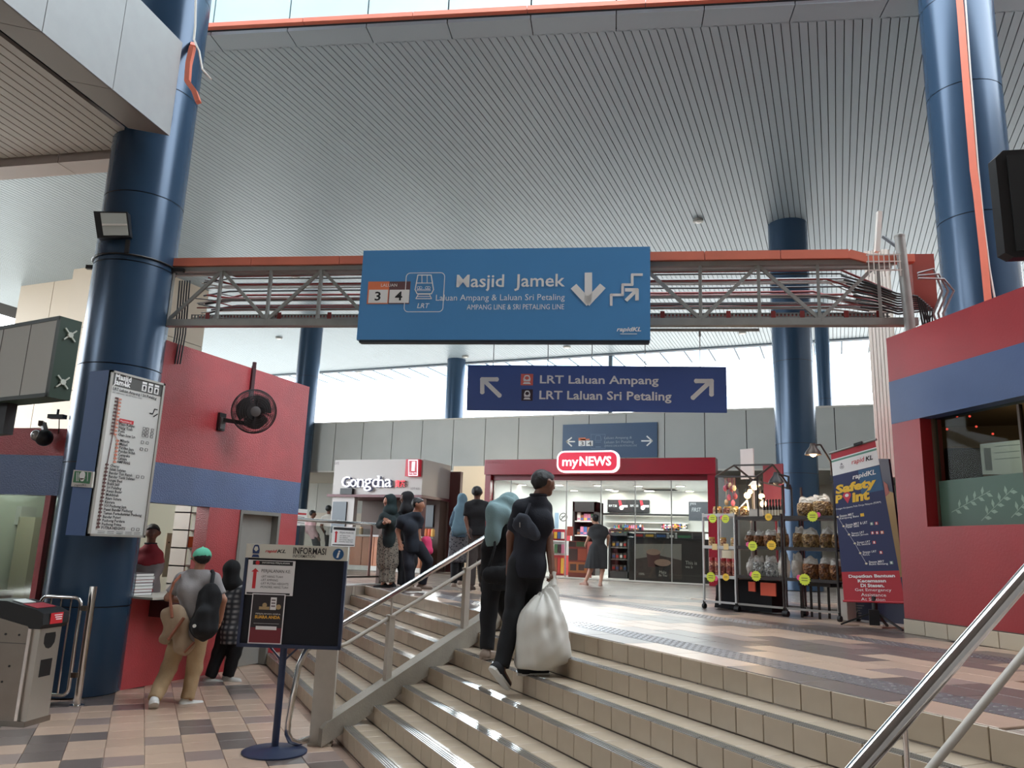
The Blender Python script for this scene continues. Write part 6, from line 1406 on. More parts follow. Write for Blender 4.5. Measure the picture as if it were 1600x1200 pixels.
def person(label, base, J, fwd, face, s=1.0, skin=skin_a, h=.015, female=False, top=None, sleeve='short', hem=.04, bottom=None, skirt=None, hair=None, hijab=None, drape=None, cap=None,
           shoe=None, sole=None, toes=None, fwdL=None, curl=(0, 0), waist=0, group=None, collar=None, loose=0., skirt_hem=.03, skirt_w=1.0, raise_toe=None, yoke=None):
    """J: joints in the photograph plus a depth offset; fwd, face: headings in degrees from +X"""
    base = np.asarray(base, float)
    def jw(v): return above(v[0], v[1], base)+DH*(v[2] if len(v) > 2 else 0)
    j = {k: jw(v) for k, v in J.items()}
    F = A(math.cos(math.radians(fwd)), math.sin(math.radians(fwd)), 0); R = A(F[1], -F[0], 0)
    f = A(math.cos(math.radians(face)), math.sin(math.radians(face)), 0); r = A(f[1], -f[0], 0)
    j.setdefault('neck', j['head']-ZV*.17*s)
    sw, hw = (.165 if female else .185)*s, .088*s
    j.setdefault('shL', j['neck']-ZV*.05*s-R*sw); j.setdefault('shR', j['neck']-ZV*.05*s+R*sw)
    j.setdefault('hipL', base+ZV*.9*s-R*hw); j.setdefault('hipR', base+ZV*.9*s+R*hw)
    for sd, sg in (('L', -1), ('R', 1)):
        if 'ha'+sd not in j: j['ha'+sd] = j['hip'+sd]+R*sg*.10*s-ZV*.04*s+F*.02*s
        if 'el'+sd not in j: j['el'+sd] = ik(j['sh'+sd], j['ha'+sd], .29*s, .26*s, -F+R*sg*.3)
        if 'an'+sd not in j: j['an'+sd] = base+R*sg*.09*s+ZV*.085*s
        if 'kn'+sd not in j and skirt: j['kn'+sd] = (j['hip'+sd]+j['an'+sd])/2
        if 'kn'+sd not in j: j['kn'+sd] = ik(j['hip'+sd], j['an'+sd], .43*s, .42*s, F)
    for sd, sg in (('L', -1), ('R', 1)): j['sh'+sd] = j['sh'+sd]-ZV*.035*s-R*sg*.012*s
    t = thing('person', label, 'person', base, group)
    hc = j['head']; nk = j['neck']; pel = (j['hipL']+j['hipR'])/2; chest = (j['shL']+j['shR'])/2-ZV*.13*s; wst = pel*.55+chest*.45
    headP = [(hc-f*.022*s+ZV*.015*s, hc+f*.012*s, .085*s, .082*s), (hc+f*.028*s-ZV*.03*s, hc+f*.046*s-ZV*.085*s, .062*s, .036*s),
             (hc+f*.088*s-ZV*.012*s, hc+f*.104*s-ZV*.042*s, .010*s, .014*s), (hc+r*.082*s-ZV*.02*s, hc+r*.086*s-ZV*.0*s, .018*s, .022*s), (hc-r*.082*s-ZV*.02*s, hc-r*.086*s, .018*s, .022*s),
             (hc-ZV*.05*s-f*.01*s, nk-f*.0, .050*s, .056*s)]
    def torso(inf, wr=0):
        tp = [(j['shL']+R*.03*s-ZV*.03*s, j['shR']-R*.03*s-ZV*.03*s, .060*s+inf, .060*s+inf), (nk-ZV*.035*s, j['shL'], .056*s+inf, .046*s+inf), (nk-ZV*.035*s, j['shR'], .056*s+inf, .046*s+inf), (chest-R*.07*s, chest+R*.07*s, .115*s+inf, .115*s+inf, .82, F),
              (chest, wst, .135*s+inf, .118*s+inf, .78, F), (wst, pel, .118*s+inf, .13*s+inf, .82, F), (pel-R*.05*s, pel+R*.05*s, .105*s+inf, .105*s+inf, .95, F)]
        if female: tp += [(chest+F*.06*s-R*.06*s+ZV*.0, chest+F*.06*s+R*.06*s, .07*s+inf*.6, .07*s+inf*.6)]
        return tp
    arms = []
    for sd in 'LR': arms += [(j['sh'+sd]-ZV*.012*s, j['el'+sd], .050*s, .040*s), (j['el'+sd], j['ha'+sd], .041*s, .027*s)]
    legs = []
    for sd in 'LR': legs += [(j['hip'+sd], j['kn'+sd], .085*s, .056*s), (j['kn'+sd], j['an'+sd], .055*s, .036*s)]
    palms = []; fing = MB()
    for sd, sg in (('L', -1), ('R', 1)):
        w = j['ha'+sd]; d = unit(w-j['el'+sd]); cl = curl[0 if sd == 'L' else 1]
        n_ = unit(R*(-sg)+F*.2) if cl < 2 else F; n_ = unit(n_-d*(n_@d)); sd_ = np.cross(d, n_)
        palms.append((w, w+d*.065*s, .026*s, .030*s, .55, n_))
        for k in range(4):
            a = w+d*.075*s+sd_*(k-1.5)*.019*s; L = (.070, .078, .074, .058)[k]*s; bend = .35+.75*cl
            p1 = a+unit(d*math.cos(bend*.5)+n_*math.sin(bend*.5))*L*.45; p2 = p1+unit(d*math.cos(bend*1.4)+n_*math.sin(bend*1.4))*L*.32; p3 = p2+unit(d*math.cos(bend*2.2)+n_*math.sin(bend*2.2))*L*.25
            fing.tube([a-d*.03*s, a, p1, p2, p3], [.0095*s, .0095*s, .009*s, .0082*s, .006*s], 6)
        fw = unit(F-d*(F@d)+sd_*.2); a = w+d*.02*s+fw*.018*s; p1 = a+unit(d*.75+fw*.65)*.035*s; fing.tube([a-fw*.012*s, a, p1, p1+unit(d+n_*.4*cl+fw*.1)*.032*s], [.011*s, .011*s, .010*s, .007*s], 6)
    feetP = []; fdirs = {}
    for sd in 'LR':
        fd_ = math.radians((toes or {}).get(sd, fwd)); D = A(math.cos(fd_), math.sin(fd_), (raise_toe or {}).get(sd, 0)); D = unit(D); fdirs[sd] = D
        feetP.append((j['an'+sd]-ZV*.035*s-D*.03*s, j['an'+sd]-ZV*.055*s+D*.13*s, .036*s, .026*s))
    allp = np.array(list(j.values())); lo, hi = allp.min(0)-.26*s, allp.max(0)+.24*s
    bodyP = headP+torso(0)+arms+legs+palms+feetP
    mb = grow(lambda p: sunion(p, bodyP, .022*s), lo, hi, h); mb.v += fing.v; off = mb.n; mb.f += [[i+off for i in g] for g in fing.f]; mb.mi += fing.mi; mb.n += fing.n
    body = mb.build('body', skin, t, True, ang=None)
    # face details
    q = MB()
    for sg in (-1, 1): q.sph(hc+f*.078*s+r*sg*.031*s+ZV*.004*s, .0105*s, 8)
    q.build('eyes', eye_m, body, True); q = MB(); q.tube([hc+f*.080*s-r*.022*s-ZV*.062*s, hc+f*.087*s-ZV*.060*s, hc+f*.080*s+r*.022*s-ZV*.062*s], .0055*s, 6); q.build('mouth', M('lips', (140, 82, 74), .5), body, True)
    if bottom:
        P_ = [(wst*.25+pel*.75, pel, .118*s, .128*s, .85, F), (pel-R*.05*s, pel+R*.05*s, .112*s, .112*s, .97, F)]
        lp = []
        for sd in 'LR':
            a = j['hip'+sd]; k_ = j['kn'+sd]; n_ = j['an'+sd]; D = unit(n_-k_); e = n_-D*.0
            lp.append((a, k_, .095*s+loose, .072*s+loose)); 
            lp.append(lambda p, k_=k_, e=e, D=D: np.maximum(rcone(p, k_, e+D*.06, .071*s+loose, .054*s+loose*1.2), (p-e)@D+.0))
        cutz = (wst*.25+pel*.75)[2]+.05
        mb = grow(lambda p: np.maximum(sunion(p, P_+lp, .03*s), p[:, 2]-cutz)+wrinkle(p, .006*s, 26, 3), lo, hi, h); mb.build('trousers', bottom, t, True, ang=None)
    if skirt:
        hz = min(j['anL'][2], j['anR'][2])+skirt_hem; top_ = pel+ZV*.14*s; ctr = (j['anL']+j['anR'])/2; ctr = A(ctr[0], ctr[1], hz)
        sw_ = skirt_w
        def fsk(p):
            d = rcone(p, top_, ctr-ZV*.1, .118*s, (.20*s)*sw_, .8, F); d = smin(d, rcone(p, j['hipL'], j['knL'], .11*s, .12*s), .08); d = smin(d, rcone(p, j['hipR'], j['knR'], .11*s, .12*s), .08)
            v = p-ctr; ang = np.arctan2(v@F, v@R); ramp = np.clip((top_[2]-p[:, 2])/.8, 0, 1); d = d+.012*s*ramp*np.sin(11*ang+3*p[:, 2])
            return np.maximum(np.maximum(d, hz-p[:, 2]), p[:, 2]-top_[2]-.02)
        grow(fsk, lo, hi, h).build('skirt', skirt, t, True, ang=None)
    if top:
        inf = .014*s+loose*.6
        P_ = torso(inf)
        for sd in 'LR':
            a, e, n_ = j['sh'+sd], j['el'+sd], j['ha'+sd]
            if sleeve == 'short':
                D = unit(e-a); c = a+(e-a)*.78; P_.append(lambda p, a=a, c=c, D=D: np.maximum(rcone(p, a, c+D*.05, .063*s, .060*s+loose*.5), (p-c)@D))
            else:
                D = unit(n_-e); P_.append((a, e, .062*s, .054*s+loose*.5)); P_.append(lambda p, e=e, n_=n_, D=D: np.maximum(rcone(p, e, n_+D*.04, .054*s+loose*.5, .040*s+loose*.5), (p-n_)@D+.012))
        hz = pel[2]-hem*s
        if hem >= .05: P_.append((pel, pel-ZV*(hem+.1)*s, .128*s+inf, .135*s+inf+loose, .85, F))
        P_.append((nk-ZV*.01*s, nk-ZV*.05*s, .058*s, .085*s))
        nz = nk[2]+.012*s
        def ftop(p):
            d = sunion(p, P_, .035*s)+wrinkle(p, .007*s, 24, 5); d = np.maximum(np.maximum(d, hz-p[:, 2]), p[:, 2]-nz); return d
        sh1 = grow(ftop, lo, hi, h).build('shirt', top, t, True, ang=None)
        if yoke:
            yz = chest[2]-.02*s
            grow(lambda p: np.maximum(ftop(p)-.006*s, yz-p[:, 2]+.25*np.abs((p-chest)@R)), lo, hi, h).build('uniform_yoke', yoke, sh1, True, ang=None)
        if collar: q = MB(); q.tube([nk+ZV*.02*s+(r*math.cos(a)+f*math.sin(a))*.066*s for a in np.linspace(0, 2*PI, 17)[:-1]], .014*s, 6, closed=True); q.build('collar', collar, sh1, True)
    if hair:
        def fh(p):
            d = smin(rcone(p, hc-f*.026*s+ZV*.018*s, hc+f*.012*s+ZV*.008*s, .093*s, .090*s), rcone(p, hc-f*.035*s-ZV*.0*s, hc-f*.03*s-ZV*.03*s, .074*s, .058*s), .02)
            v = p-hc; d = np.maximum(d, (v@f)*.75-v[:, 2]-.012*s); return d+wrinkle(p, .004*s, 110, 2)
        q = grow(fh, hc-.16*s, hc+.16*s, min(h, .012))
        if hair == 'bun': q.sph(hc-f*.10*s+ZV*.05*s, .05*s, 12); q.sph(hc-f*.07*s+ZV*.06*s, .04*s, 10)
        q.build('hair', hair_m, t, True, ang=None)
    if cap:
        def fc_(p):
            v = p-hc; d = rcone(p, hc-f*.022*s+ZV*.02*s, hc+f*.012*s+ZV*.018*s, .099*s, .097*s); return np.maximum(d, -(v[:, 2]+.2*(v@f))-.0)
        q = grow(fc_, hc-.17*s, hc+.17*s, .012); c_ = q.build('cap', cap, t, True, ang=None)
        q = MB(); q.prism([(.10*math.cos(a)*1.0, .055+.13*math.sin(a)) for a in np.linspace(0, PI, 11)], hc+ZV*.0*s, r*s, unit(f-ZV*.15)*s, ZV*.008); q.build('cap_peak', cap, c_)
        q = MB(); q.sph(hc+ZV*.119*s, .01*s, 8); q.build('cap_button', cap, c_)
    if hijab:
        dr_ = drape or []
        D_ = [(hc-f*.03*s+ZV*.018*s, hc+f*.012*s+ZV*.012*s, .104*s, .10*s), (hc-f*.02*s-ZV*.03*s, nk-f*.01*s-ZV*.02*s, .10*s, .12*s), (nk-ZV*.05*s-R*.08*s, nk-ZV*.05*s+R*.08*s, .085*s, .085*s), (nk+F*.03*s-ZV*.05*s, chest+F*.06*s, .10*s, .09*s)]
        for a, b, ra, rb in dr_: D_.append((jw(a), jw(b), ra, rb, .45, DH))
        ds = [p for d_ in D_ for p in d_[:2]]; l2, h2 = np.min(ds, 0)-.2, np.max(ds, 0)+.2
        def fj(p):
            d = sunion(p, D_, .05*s)+wrinkle(p, .012*s, 20, 8)
            v = p-(hc+f*.085*s-ZV*.018*s); e = np.sqrt(((v@f)/.09)**2+((v@r)/.062)**2+(v[:, 2]/.082)**2)-s; return np.maximum(d, -e*.06)
        grow(fj, l2, h2, h).build('headscarf', hijab, t, True, ang=None)
    if shoe:
        for sd in 'LR':
            D = fdirs[sd]; an = j['an'+sd]; U_ = unit(ZV-D*D[2]); b0 = an-U_*.052*s
            P_ = [(b0-D*.045*s, b0+D*.15*s-U_*.008*s, .046*s, .036*s), (b0-D*.03*s, b0-D*.02*s+U_*.04*s, .045*s, .044*s)]
            q = grow(lambda p: np.maximum(sunion(p, P_, .03*s), -((p-b0)@U_)-.024*s), an-.28*s, an+.28*s, .0125)
            sh2 = q.build('shoe', shoe, t, True, ang=50)
            SD_ = np.cross(U_, D); q = MB(); pl_s = [(-.092*s, -.02*s), (-.092*s, .02*s)]
            out = [(b0+D*(-.045*s+.050*s*math.cos(a))+SD_*.046*s*math.sin(a)) for a in np.linspace(PI/2, 3*PI/2, 7)]+[(b0+D*(.15*s+.042*s*math.cos(a))+SD_*.040*s*math.sin(a)) for a in np.linspace(-PI/2, PI/2, 7)]
            k = len(out); lo_ = [p-U_*.033*s for p in out]; hi_ = [p-U_*.012*s for p in out]
            q.add(lo_+hi_, [tuple(range(k))[::-1], tuple(range(k, 2*k))]+[(i, (i+1) % k, k+(i+1) % k, k+i) for i in range(k)]); q.build('sole', sole or shoe, sh2)
    return t, j, F, R

navyc = cloth('navy', (17, 20, 32)); blackc = cloth('black', (12, 13, 17)); tealc = cloth('teal', (116, 142, 145)); jeans = cloth('jeans', (24, 27, 38))
c3 = S(3.333, 700, 720)
def jj(cv_, **k): return {n: (*cv_(v[0], v[1]), *(v[2:])) for n, v in k.items()}
whites = M('shoe_white', (214, 214, 210), .5)
# man in navy with the white sack
bM = oz(830, 1052, 5*H)
man, jm, FMn, RMn = person('man in a navy polo carrying a big white sack up the stairs, seen from behind', bM,
    jj(c3, head=(500, 112), neck=(470, 192), shL=(372, 222, -.02), shR=(512, 222, .03), elL=(330, 385, .10), haL=(318, 590, .22), elR=(522, 392, .0), haR=(538, 565, -.08), hipL=(368, 545), hipR=(452, 545), knL=(335, 810, -.08), anL=(278, 1052, -.20), knR=(418, 820, .14), anR=(416, 1055, -.06)),
    78, 52, .99, skin_b, .0125, top=navyc, sleeve='short', hem=.10, bottom=blackc, hair='short', shoe=cloth('shoe_black', (24, 25, 30)), sole=whites, toes={'L': 70, 'R': 38}, raise_toe={'L': -.9}, curl=(.4, 1.6), collar=navyc, loose=.006)
hb = jm['haR']+unit(jm['haR']-jm['elR'])*.075
sk = thing('sack', 'large white plastic sack hanging from the hand of the man in navy', 'bag', above(848, 1036, bM)-DH*.12)
bo_ = above(846, 985, bM)-DH*.14; lo_k, hi_k = above(862, 1010, bM)-DH*.14, above(835, 1010, bM)-DH*.14
def fsack(p):
    d = smin(rcone(p, bo_+ZV*.04, bo_-ZV*.12, .185, .20, .85, DH), rcone(p, hb-ZV*.02, bo_+ZV*.12, .022, .15, .9, DH), .10)
    c = above(815, 1030, bM)-DH*.12; d = smin(d, rcone(p, bo_-ZV*.1, c, .14, .06), .12); c2_ = above(880, 1020, bM)-DH*.12; d = smin(d, rcone(p, bo_-ZV*.05, c2_, .14, .05), .1)
    v = p-bo_; ang = np.arctan2(v@DH, v@A(CR[0], CR[1], 0)); ramp = np.clip((p[:, 2]-bo_[2])/.45+.35, 0, 1)
    d = d+.014*ramp*np.sin(9*ang+2*np.sin(6*p[:, 2]))+wrinkle(p, .012, 22, 4); return np.maximum(d, (bo_[2]-.285)-p[:, 2])
grow(fsack, bo_-.5, A(bo_[0]+.5, bo_[1]+.5, hb[2]+.1), .0125).build('sack_body', M('white_sack', (214, 212, 204), .55, var=.03, scale=8), sk, True, ang=None)
q = MB(); q.tube([hb-ZV*.05, hb-ZV*.02, hb+ZV*.02+DH*.01, hb+ZV*.05+DH*.02], [.035, .02, .024, .03], 10); q.build('sack_neck', M('white_sack', (214, 212, 204)), sk, True)
# sling bag across his back
sb_ = above(*c3(410, 355), bM)-DH*.17; slb = thing('sling_bag', 'dark grey sling bag strapped across the back of the man in navy', 'bag', sb_)
slm = cloth('sling', (44, 48, 58)); a1, a2 = above(*c3(382, 338), bM)-DH*.145, above(*c3(448, 388), bM)-DH*.15
grow(lambda p: smin(rcone(p, a1, a2, .062, .05, .5, DH), rcone(p, a1+ZV*.04, (a1+a2)/2+ZV*.02, .045, .04, .5, DH), .05)+wrinkle(p, .004, 50), sb_-.25, sb_+.25, .0125).build('bag_body', slm, slb, True, ang=None)
q = MB(); q.tube([a1-DH*.01, above(*c3(360, 318), bM)-DH*.10, above(*c3(345, 300), bM)-DH*.03], .014, 6); q.mark(); q.tube([a1+ZV*.05-DH*.01, above(*c3(405, 280), bM)-DH*.14, above(*c3(425, 225), bM)-DH*.11], .012, 6); q.build('strap', slm, slb, True)
q = MB(); q.bar(above(*c3(372, 325), bM)-DH*.195, above(*c3(372, 350), bM)-DH*.195, .006, .006); q.build('zip_pull', chrome, slb)
# woman in the pale teal headscarf beside him
bW = oz(757, 1031, 5*H)
wom, jw_, FW1, RW1 = person('woman in a pale teal headscarf climbing the stairs beside the man in navy', bW,
    jj(c3, head=(322, 222, .12), neck=(288, 275, .05), shL=(240, 305), shR=(318, 300, .1), elL=(205, 455, .0), haL=(192, 600, .08), elR=(330, 440, .2), haR=(330, 560, .25), hipL=(232, 590, .02), hipR=(292, 585, .08), knL=(212, 800, .04), anL=(203, 985, .02), knR=(300, 780, .25), anR=(335, 905, .36)),
    70, 60, .93, skin_a, .0135, True, top=blackc, sleeve='long', hem=.16, bottom=blackc, hijab=tealc, drape=[((*c3(300, 232), -.02), (*c3(258, 280), -.10), .07, .09), ((*c3(268, 285), -.10), (*c3(228, 395), -.13), .095, .05), ((*c3(226, 385), -.13), (*c3(199, 462), -.13), .052, .008), ((*c3(290, 212), -.02), (*c3(222, 222), -.03), .05, .012)],
    shoe=M('shoe_taupe', (136, 118, 104), .6), toes={'L': 80, 'R': 70}, loose=.01)
wb_ = thing('shoulder_bag', 'black shoulder bag at the hip of the woman in pale teal headscarf', 'bag', above(*c3(270, 590), bW)-DH*.16); b_ = above(*c3(268, 592), bW)-DH*.16
grow(lambda p: rcone(p, b_-A(CR[0], CR[1], 0)*.07, b_+A(CR[0], CR[1], 0)*.07, .085, .085, .45, DH)+wrinkle(p, .004, 40), b_-.25, b_+.25, .014).build('bag_body', blackc, wb_, True, ang=None)
q = MB(); q.tube([b_-A(CR[0], CR[1], 0)*.1+ZV*.05, above(*c3(245, 450), bW)-DH*.17, jw_['shL']+ZV*.07-DH*.06], .012, 6); q.build('strap', blackc, wb_, True)
q = MB(); p_ = jw_['haL']-ZV*.1; q.sph(p_, .06, 12, (.7, .7, 1.3)); tag(q.build('pouch', blackc, smooth=True), 'small black pouch held low by the woman in pale teal headscarf', 'bag')
# couple further back
ck = S(4.615, 460, 680)
bC = oz(738, 921, UP)
person('man in a black shirt standing left of the shop, seen from behind', bC, jj(ck, head=(1318, 412), neck=(1318, 468), shL=(1252, 492), shR=(1388, 492), elL=(1238, 605), haL=(1256, 700, -.05), elR=(1404, 605), haR=(1396, 700), hipL=(1290, 700), hipR=(1350, 700), knL=(1282, 880), anL=(1276, 1080), knR=(1345, 880, .1), anR=(1352, 1060, .25)),
    100, 100, .98, skin_b, .018, top=blackc, hem=.06, bottom=cloth('brown_grey', (66, 60, 58)), hair='short', shoe=cloth('shoe_brown', (64, 50, 44)), loose=.012)
bC2 = oz(712, 916, UP)
person('woman in a blue grey headscarf next to the man in black shirt', bC2, jj(ck, head=(1213, 462), neck=(1205, 520), shL=(1158, 550), shR=(1238, 550), elL=(1140, 640), haL=(1165, 720, .1), elR=(1248, 640), haR=(1235, 720, .1), hipL=(1160, 720), hipR=(1212, 720), anL=(1150, 1065), anR=(1188, 1050, .2)),
    110, 110, .90, skin_a, .018, True, top=cloth('slate_top', (58, 80, 96)), sleeve='long', hem=.05, skirt=chequer('speckle', (30, 30, 36), (92, 90, 94), 26), skirt_hem=.36, bottom=blackc, hijab=cloth('blue_grey', (96, 124, 138)), drape=[((*ck(1205, 540), -.08), (*ck(1190, 680), -.1), .12, .13)], shoe=M('shoe_taupe', (136, 118, 104)), loose=.01)
# three at the railing
bL1 = oz(606, 917, UP)
_, jl, _, _ = person('woman in a dark green headscarf and patterned long skirt leaning on the railing', bL1, jj(ck, head=(682, 472), neck=(690, 530), shL=(735, 570), shR=(648, 570, -.08), elL=(742, 650, -.05), haL=(700, 628, -.25), elR=(625, 650, -.12), haR=(668, 636, -.3), hipL=(705, 760), hipR=(645, 760), anL=(700, 1070), anR=(640, 1072)),
    232, 240, .96, skin_c, .016, True, top=cloth('dark_green_jacket', (30, 44, 46)), sleeve='long', hem=.12, skirt=chequer('leopard', (34, 34, 34), (130, 124, 112), 34), skirt_w=.82, hijab=cloth('green_scarf', (24, 44, 46)), shoe=blackc, loose=.01)
bL2 = oz(632, 917, UP)
person('woman in a black headscarf and long robe behind the boy in a dark tee', bL2, jj(ck, head=(806, 452), neck=(815, 515), shL=(860, 560), shR=(770, 560), elL=(868, 660), haL=(840, 740, -.1), elR=(762, 660), haR=(770, 740, -.1), hipL=(840, 740), hipR=(785, 740), anL=(835, 1085), anR=(775, 1090)),
    215, 225, .99, skin_b, .017, True, top=blackc, sleeve='long', hem=.1, skirt=cloth('black_robe', (22, 24, 30)), skirt_w=.95, hijab=cloth('black_scarf', (28, 28, 32)), shoe=blackc, loose=.012)
bL3 = oz(653, 926, UP)
_, j3, F3_, R3_ = person('boy in a dark blue tee and jeans stepping right by the handrail', bL3, jj(ck, head=(898, 500, -.05), neck=(880, 560, -.05), shL=(785, 596, -.1), shR=(900, 592, .0), elL=(752, 690, -.1), haL=(770, 775, -.15), elR=(892, 690, .0), haR=(908, 790, .0), hipL=(812, 800), hipR=(890, 800), knL=(832, 940, -.1), anL=(840, 1080, -.1), knR=(960, 905, .05), anR=(915, 1075, .1)),
    25, 10, .93, skin_a, .016, top=cloth('dark_blue_tee', (26, 34, 46)), hem=.1, bottom=jeans, hair='short', shoe=M('shoe_taupe', (136, 118, 104)), toes={'L': 30, 'R': 15}, loose=.012)
pb2 = above(*ck(945, 790), bL3)+DH*.12; q = grow(lambda p: rcone(p, pb2+ZV*.05, pb2-ZV*.06, .08, .11, .6, DH)+wrinkle(p, .006, 40), pb2-.3, pb2+.3, .018); tag(q.build('handbag', cloth('pink', (226, 70, 118)), smooth=True, ang=None), 'bright pink bag at the side of the boy in a dark tee', 'bag')
# two at the far left by the kiosk
bK2 = oz(513, 880, UP)
person('man in a white shirt beyond the glass railing, seen from behind', bK2, jj(ck, head=(248, 532), neck=(248, 572), shL=(205, 592), shR=(298, 592)), 110, 95, above(514, 788, bK2)[2]/1.70-UP/1.70, skin_b, .02, top=cloth('white_shirt', (196, 192, 184)), hem=.1, bottom=blackc, hair='short', shoe=blackc, loose=.01)
bK1 = oz(488, 884, UP)
person('slim person in pink and black beyond the glass railing, close to the far column', bK1, jj(ck, head=(134, 566), neck=(125, 610), shL=(92, 626), shR=(146, 626)), 60, 40, above(489, 796, bK1)[2]/1.70-UP/1.70, skin_b, .02, True, top=cloth('pink_top', (196, 160, 160)), sleeve='long', hem=.1, bottom=blackc, hair='short', shoe=blackc)
# woman in the grey dress at the shop
cd = S(4.444, 760, 700); bD = oz(928, 914, UP)
person('woman in a dark grey dress with hair in a bun looking into the red shop', bD, jj(cd, head=(752, 492), neck=(768, 530), shL=(728, 556), shR=(826, 556), elL=(712, 620, .05), haL=(698, 660, .2), elR=(846, 615), haR=(846, 668, .1), hipL=(748, 700), hipR=(808, 700), knL=(722, 850), anL=(688, 930, .05), knR=(805, 850), anR=(790, 938, -.05)),
    118, 140, .92, skin_c, .018, True, top=cloth('grey_dress', (52, 54, 56)), hem=.02, skirt=cloth('grey_dress', (52, 54, 56)), skirt_hem=.30, skirt_w=1.12, hair='bun', shoe=M('shoe_pale', (180, 140, 124), .6), toes={'L': 150, 'R': 100})
# man in grey with the mint cap at the ticket window, woman in plaid beside him
cg = S(2.858, 180, 780); bG = oz(296, 1099, 0)
_, jg, Fg, Rg = person('man in a grey tee, khaki trousers and mint green cap at the ticket window', bG, jj(cg, head=(386, 262), neck=(372, 318), shL=(290, 342), shR=(448, 342), elL=(236, 440, .0), haL=(262, 462, .25), elR=(482, 450, .0), haR=(455, 540, .1), hipL=(290, 612), hipR=(372, 612), knL=(250, 750, -.05), anL=(228, 872, -.3), knR=(345, 760, .05), anR=(322, 892)),
    138, 150, .985, skin_a, .0145, top=cloth('light_grey_tee', (150, 146, 146)), hem=.10, bottom=cloth('khaki', (172, 146, 112)), hair='short', cap=cloth('mint', (104, 196, 164)), shoe=whites, toes={'L': 140, 'R': 60}, raise_toe={'L': -.8}, loose=.014, curl=(.8, .5))
bpk = thing('backpack', 'black backpack hung on the right shoulder of the man in mint cap', 'backpack', above(*cg(445, 600), bG)-DH*.2); b_ = above(*cg(440, 490), bG)-DH*.24
cl_ = above(*cg(395, 545), bG)-DH*.22; b1, b2 = above(*cg(455, 420), bG)-DH*.2, above(*cg(430, 560), bG)-DH*.22
grow(lambda p: smin(rcone(p, b1, b2, .12, .15, .62, DH), rcone(p, b2-DH*.08, b1*.4+b2*.6-DH*.09, .09, .08), .05)+wrinkle(p, .008, 30), b_-.4, b_+.4, .015).build('bag_body', blackc, bpk, True, ang=None)
q = MB(); q.tube([b1+ZV*.08, above(*cg(452, 330), bG)-DH*.09, jg['shR']+ZV*.085+Rg*-.03, jg['shR']+DH*.1-ZV*.05], .022, 8); q.build('strap', blackc, bpk, True)
q = MB(); pL = above(*cg(418, 550), bG)-DH*.40; q.lathe([(.018, 0), (.018, .01)], pL, 12, -DH); q.build('logo_patch', whites, bpk)
cvb = thing('canvas_bag', 'tan canvas bag with brown straps slung behind the man in mint cap', 'bag', above(*cg(320, 640), bG)-DH*.2); tan = cloth('canvas', (158, 136, 112))
d1_, d2_ = above(*cg(300, 520), bG)-DH*.20, above(*cg(345, 640), bG)-DH*.22
grow(lambda p: smin(rcone(p, d1_, d2_, .115, .105, .38, DH), rcone(p, d1_, above(*cg(252, 610), bG)-DH*.16, .09, .06, .38, DH), .05)+wrinkle(p, .01, 24), d1_-.45, d1_+.45, .015).build('bag_body', tan, cvb, True, ang=None)
brs = M('brown_strap', (136, 78, 54), .6); q = MB(); q.tube([jg['shL']+ZV*.02+DH*.07, jg['shL']+ZV*.085+Rg*.03, above(*cg(290, 370), bG)-DH*.17, above(*cg(278, 420), bG)-DH*.2, d1_-DH*.07], .016, 6); q.build('strap', brs, cvb, True)
q = MB(); q.tube([above(*cg(350, 520), bG)-DH*.26, above(*cg(285, 615), bG)-DH*.28], .018, 6); q.build('strap', brs, cvb, True); q = MB(); q.tube([above(*cg(395, 625), bG)-DH*.26, above(*cg(355, 670), bG)-DH*.28], .014, 6); q.build('strap', brs, cvb, True)
bG2 = oz(352, 1064, 0)
person('woman in a black headscarf and dark checked shirt behind the information board', bG2, jj(cg, head=(522, 312), neck=(520, 370), shL=(490, 398), shR=(572, 398), elL=(482, 480), haL=(486, 560, .1), elR=(588, 480), haR=(580, 560, .1), hipL=(495, 590), hipR=(560, 590), knL=(462, 690), anL=(430, 792, -.05), knR=(530, 690), anR=(505, 788, .0)),
    135, 75, .94, skin_b, .016, True, top=plaid('plaid', (40, 42, 48), (140, 138, 138), 5), sleeve='long', hem=.16, bottom=blackc, hijab=blackc, shoe=whites, toes={'L': 30, 'R': 20}, loose=.014)
# ticket clerk
bT = A(-8.75, 7.62, .0); ct_ = S(2.858, 180, 780)
person('ticket clerk in a red and grey uniform leaning inside the ticket office window', A(-8.72, 7.55, .0), jj(ct_, head=(166, 148), neck=(158, 205), shL=(196, 236), shR=(112, 232), elL=(188, 320), haL=(178, 400, -.2), elR=(98, 330), haR=(120, 420, -.2), hipL=(178, 480), hipR=(122, 480)),
    310, 318, 1.0, skin_b, .016, top=M('uniform_panels', (120, 112, 112), .8), sleeve='long', hem=.05, bottom=blackc, hair='short', shoe=blackc, collar=M('uniform_dark', (34, 32, 36), .8), yoke=M('uniform_red', (130, 30, 40), .8))
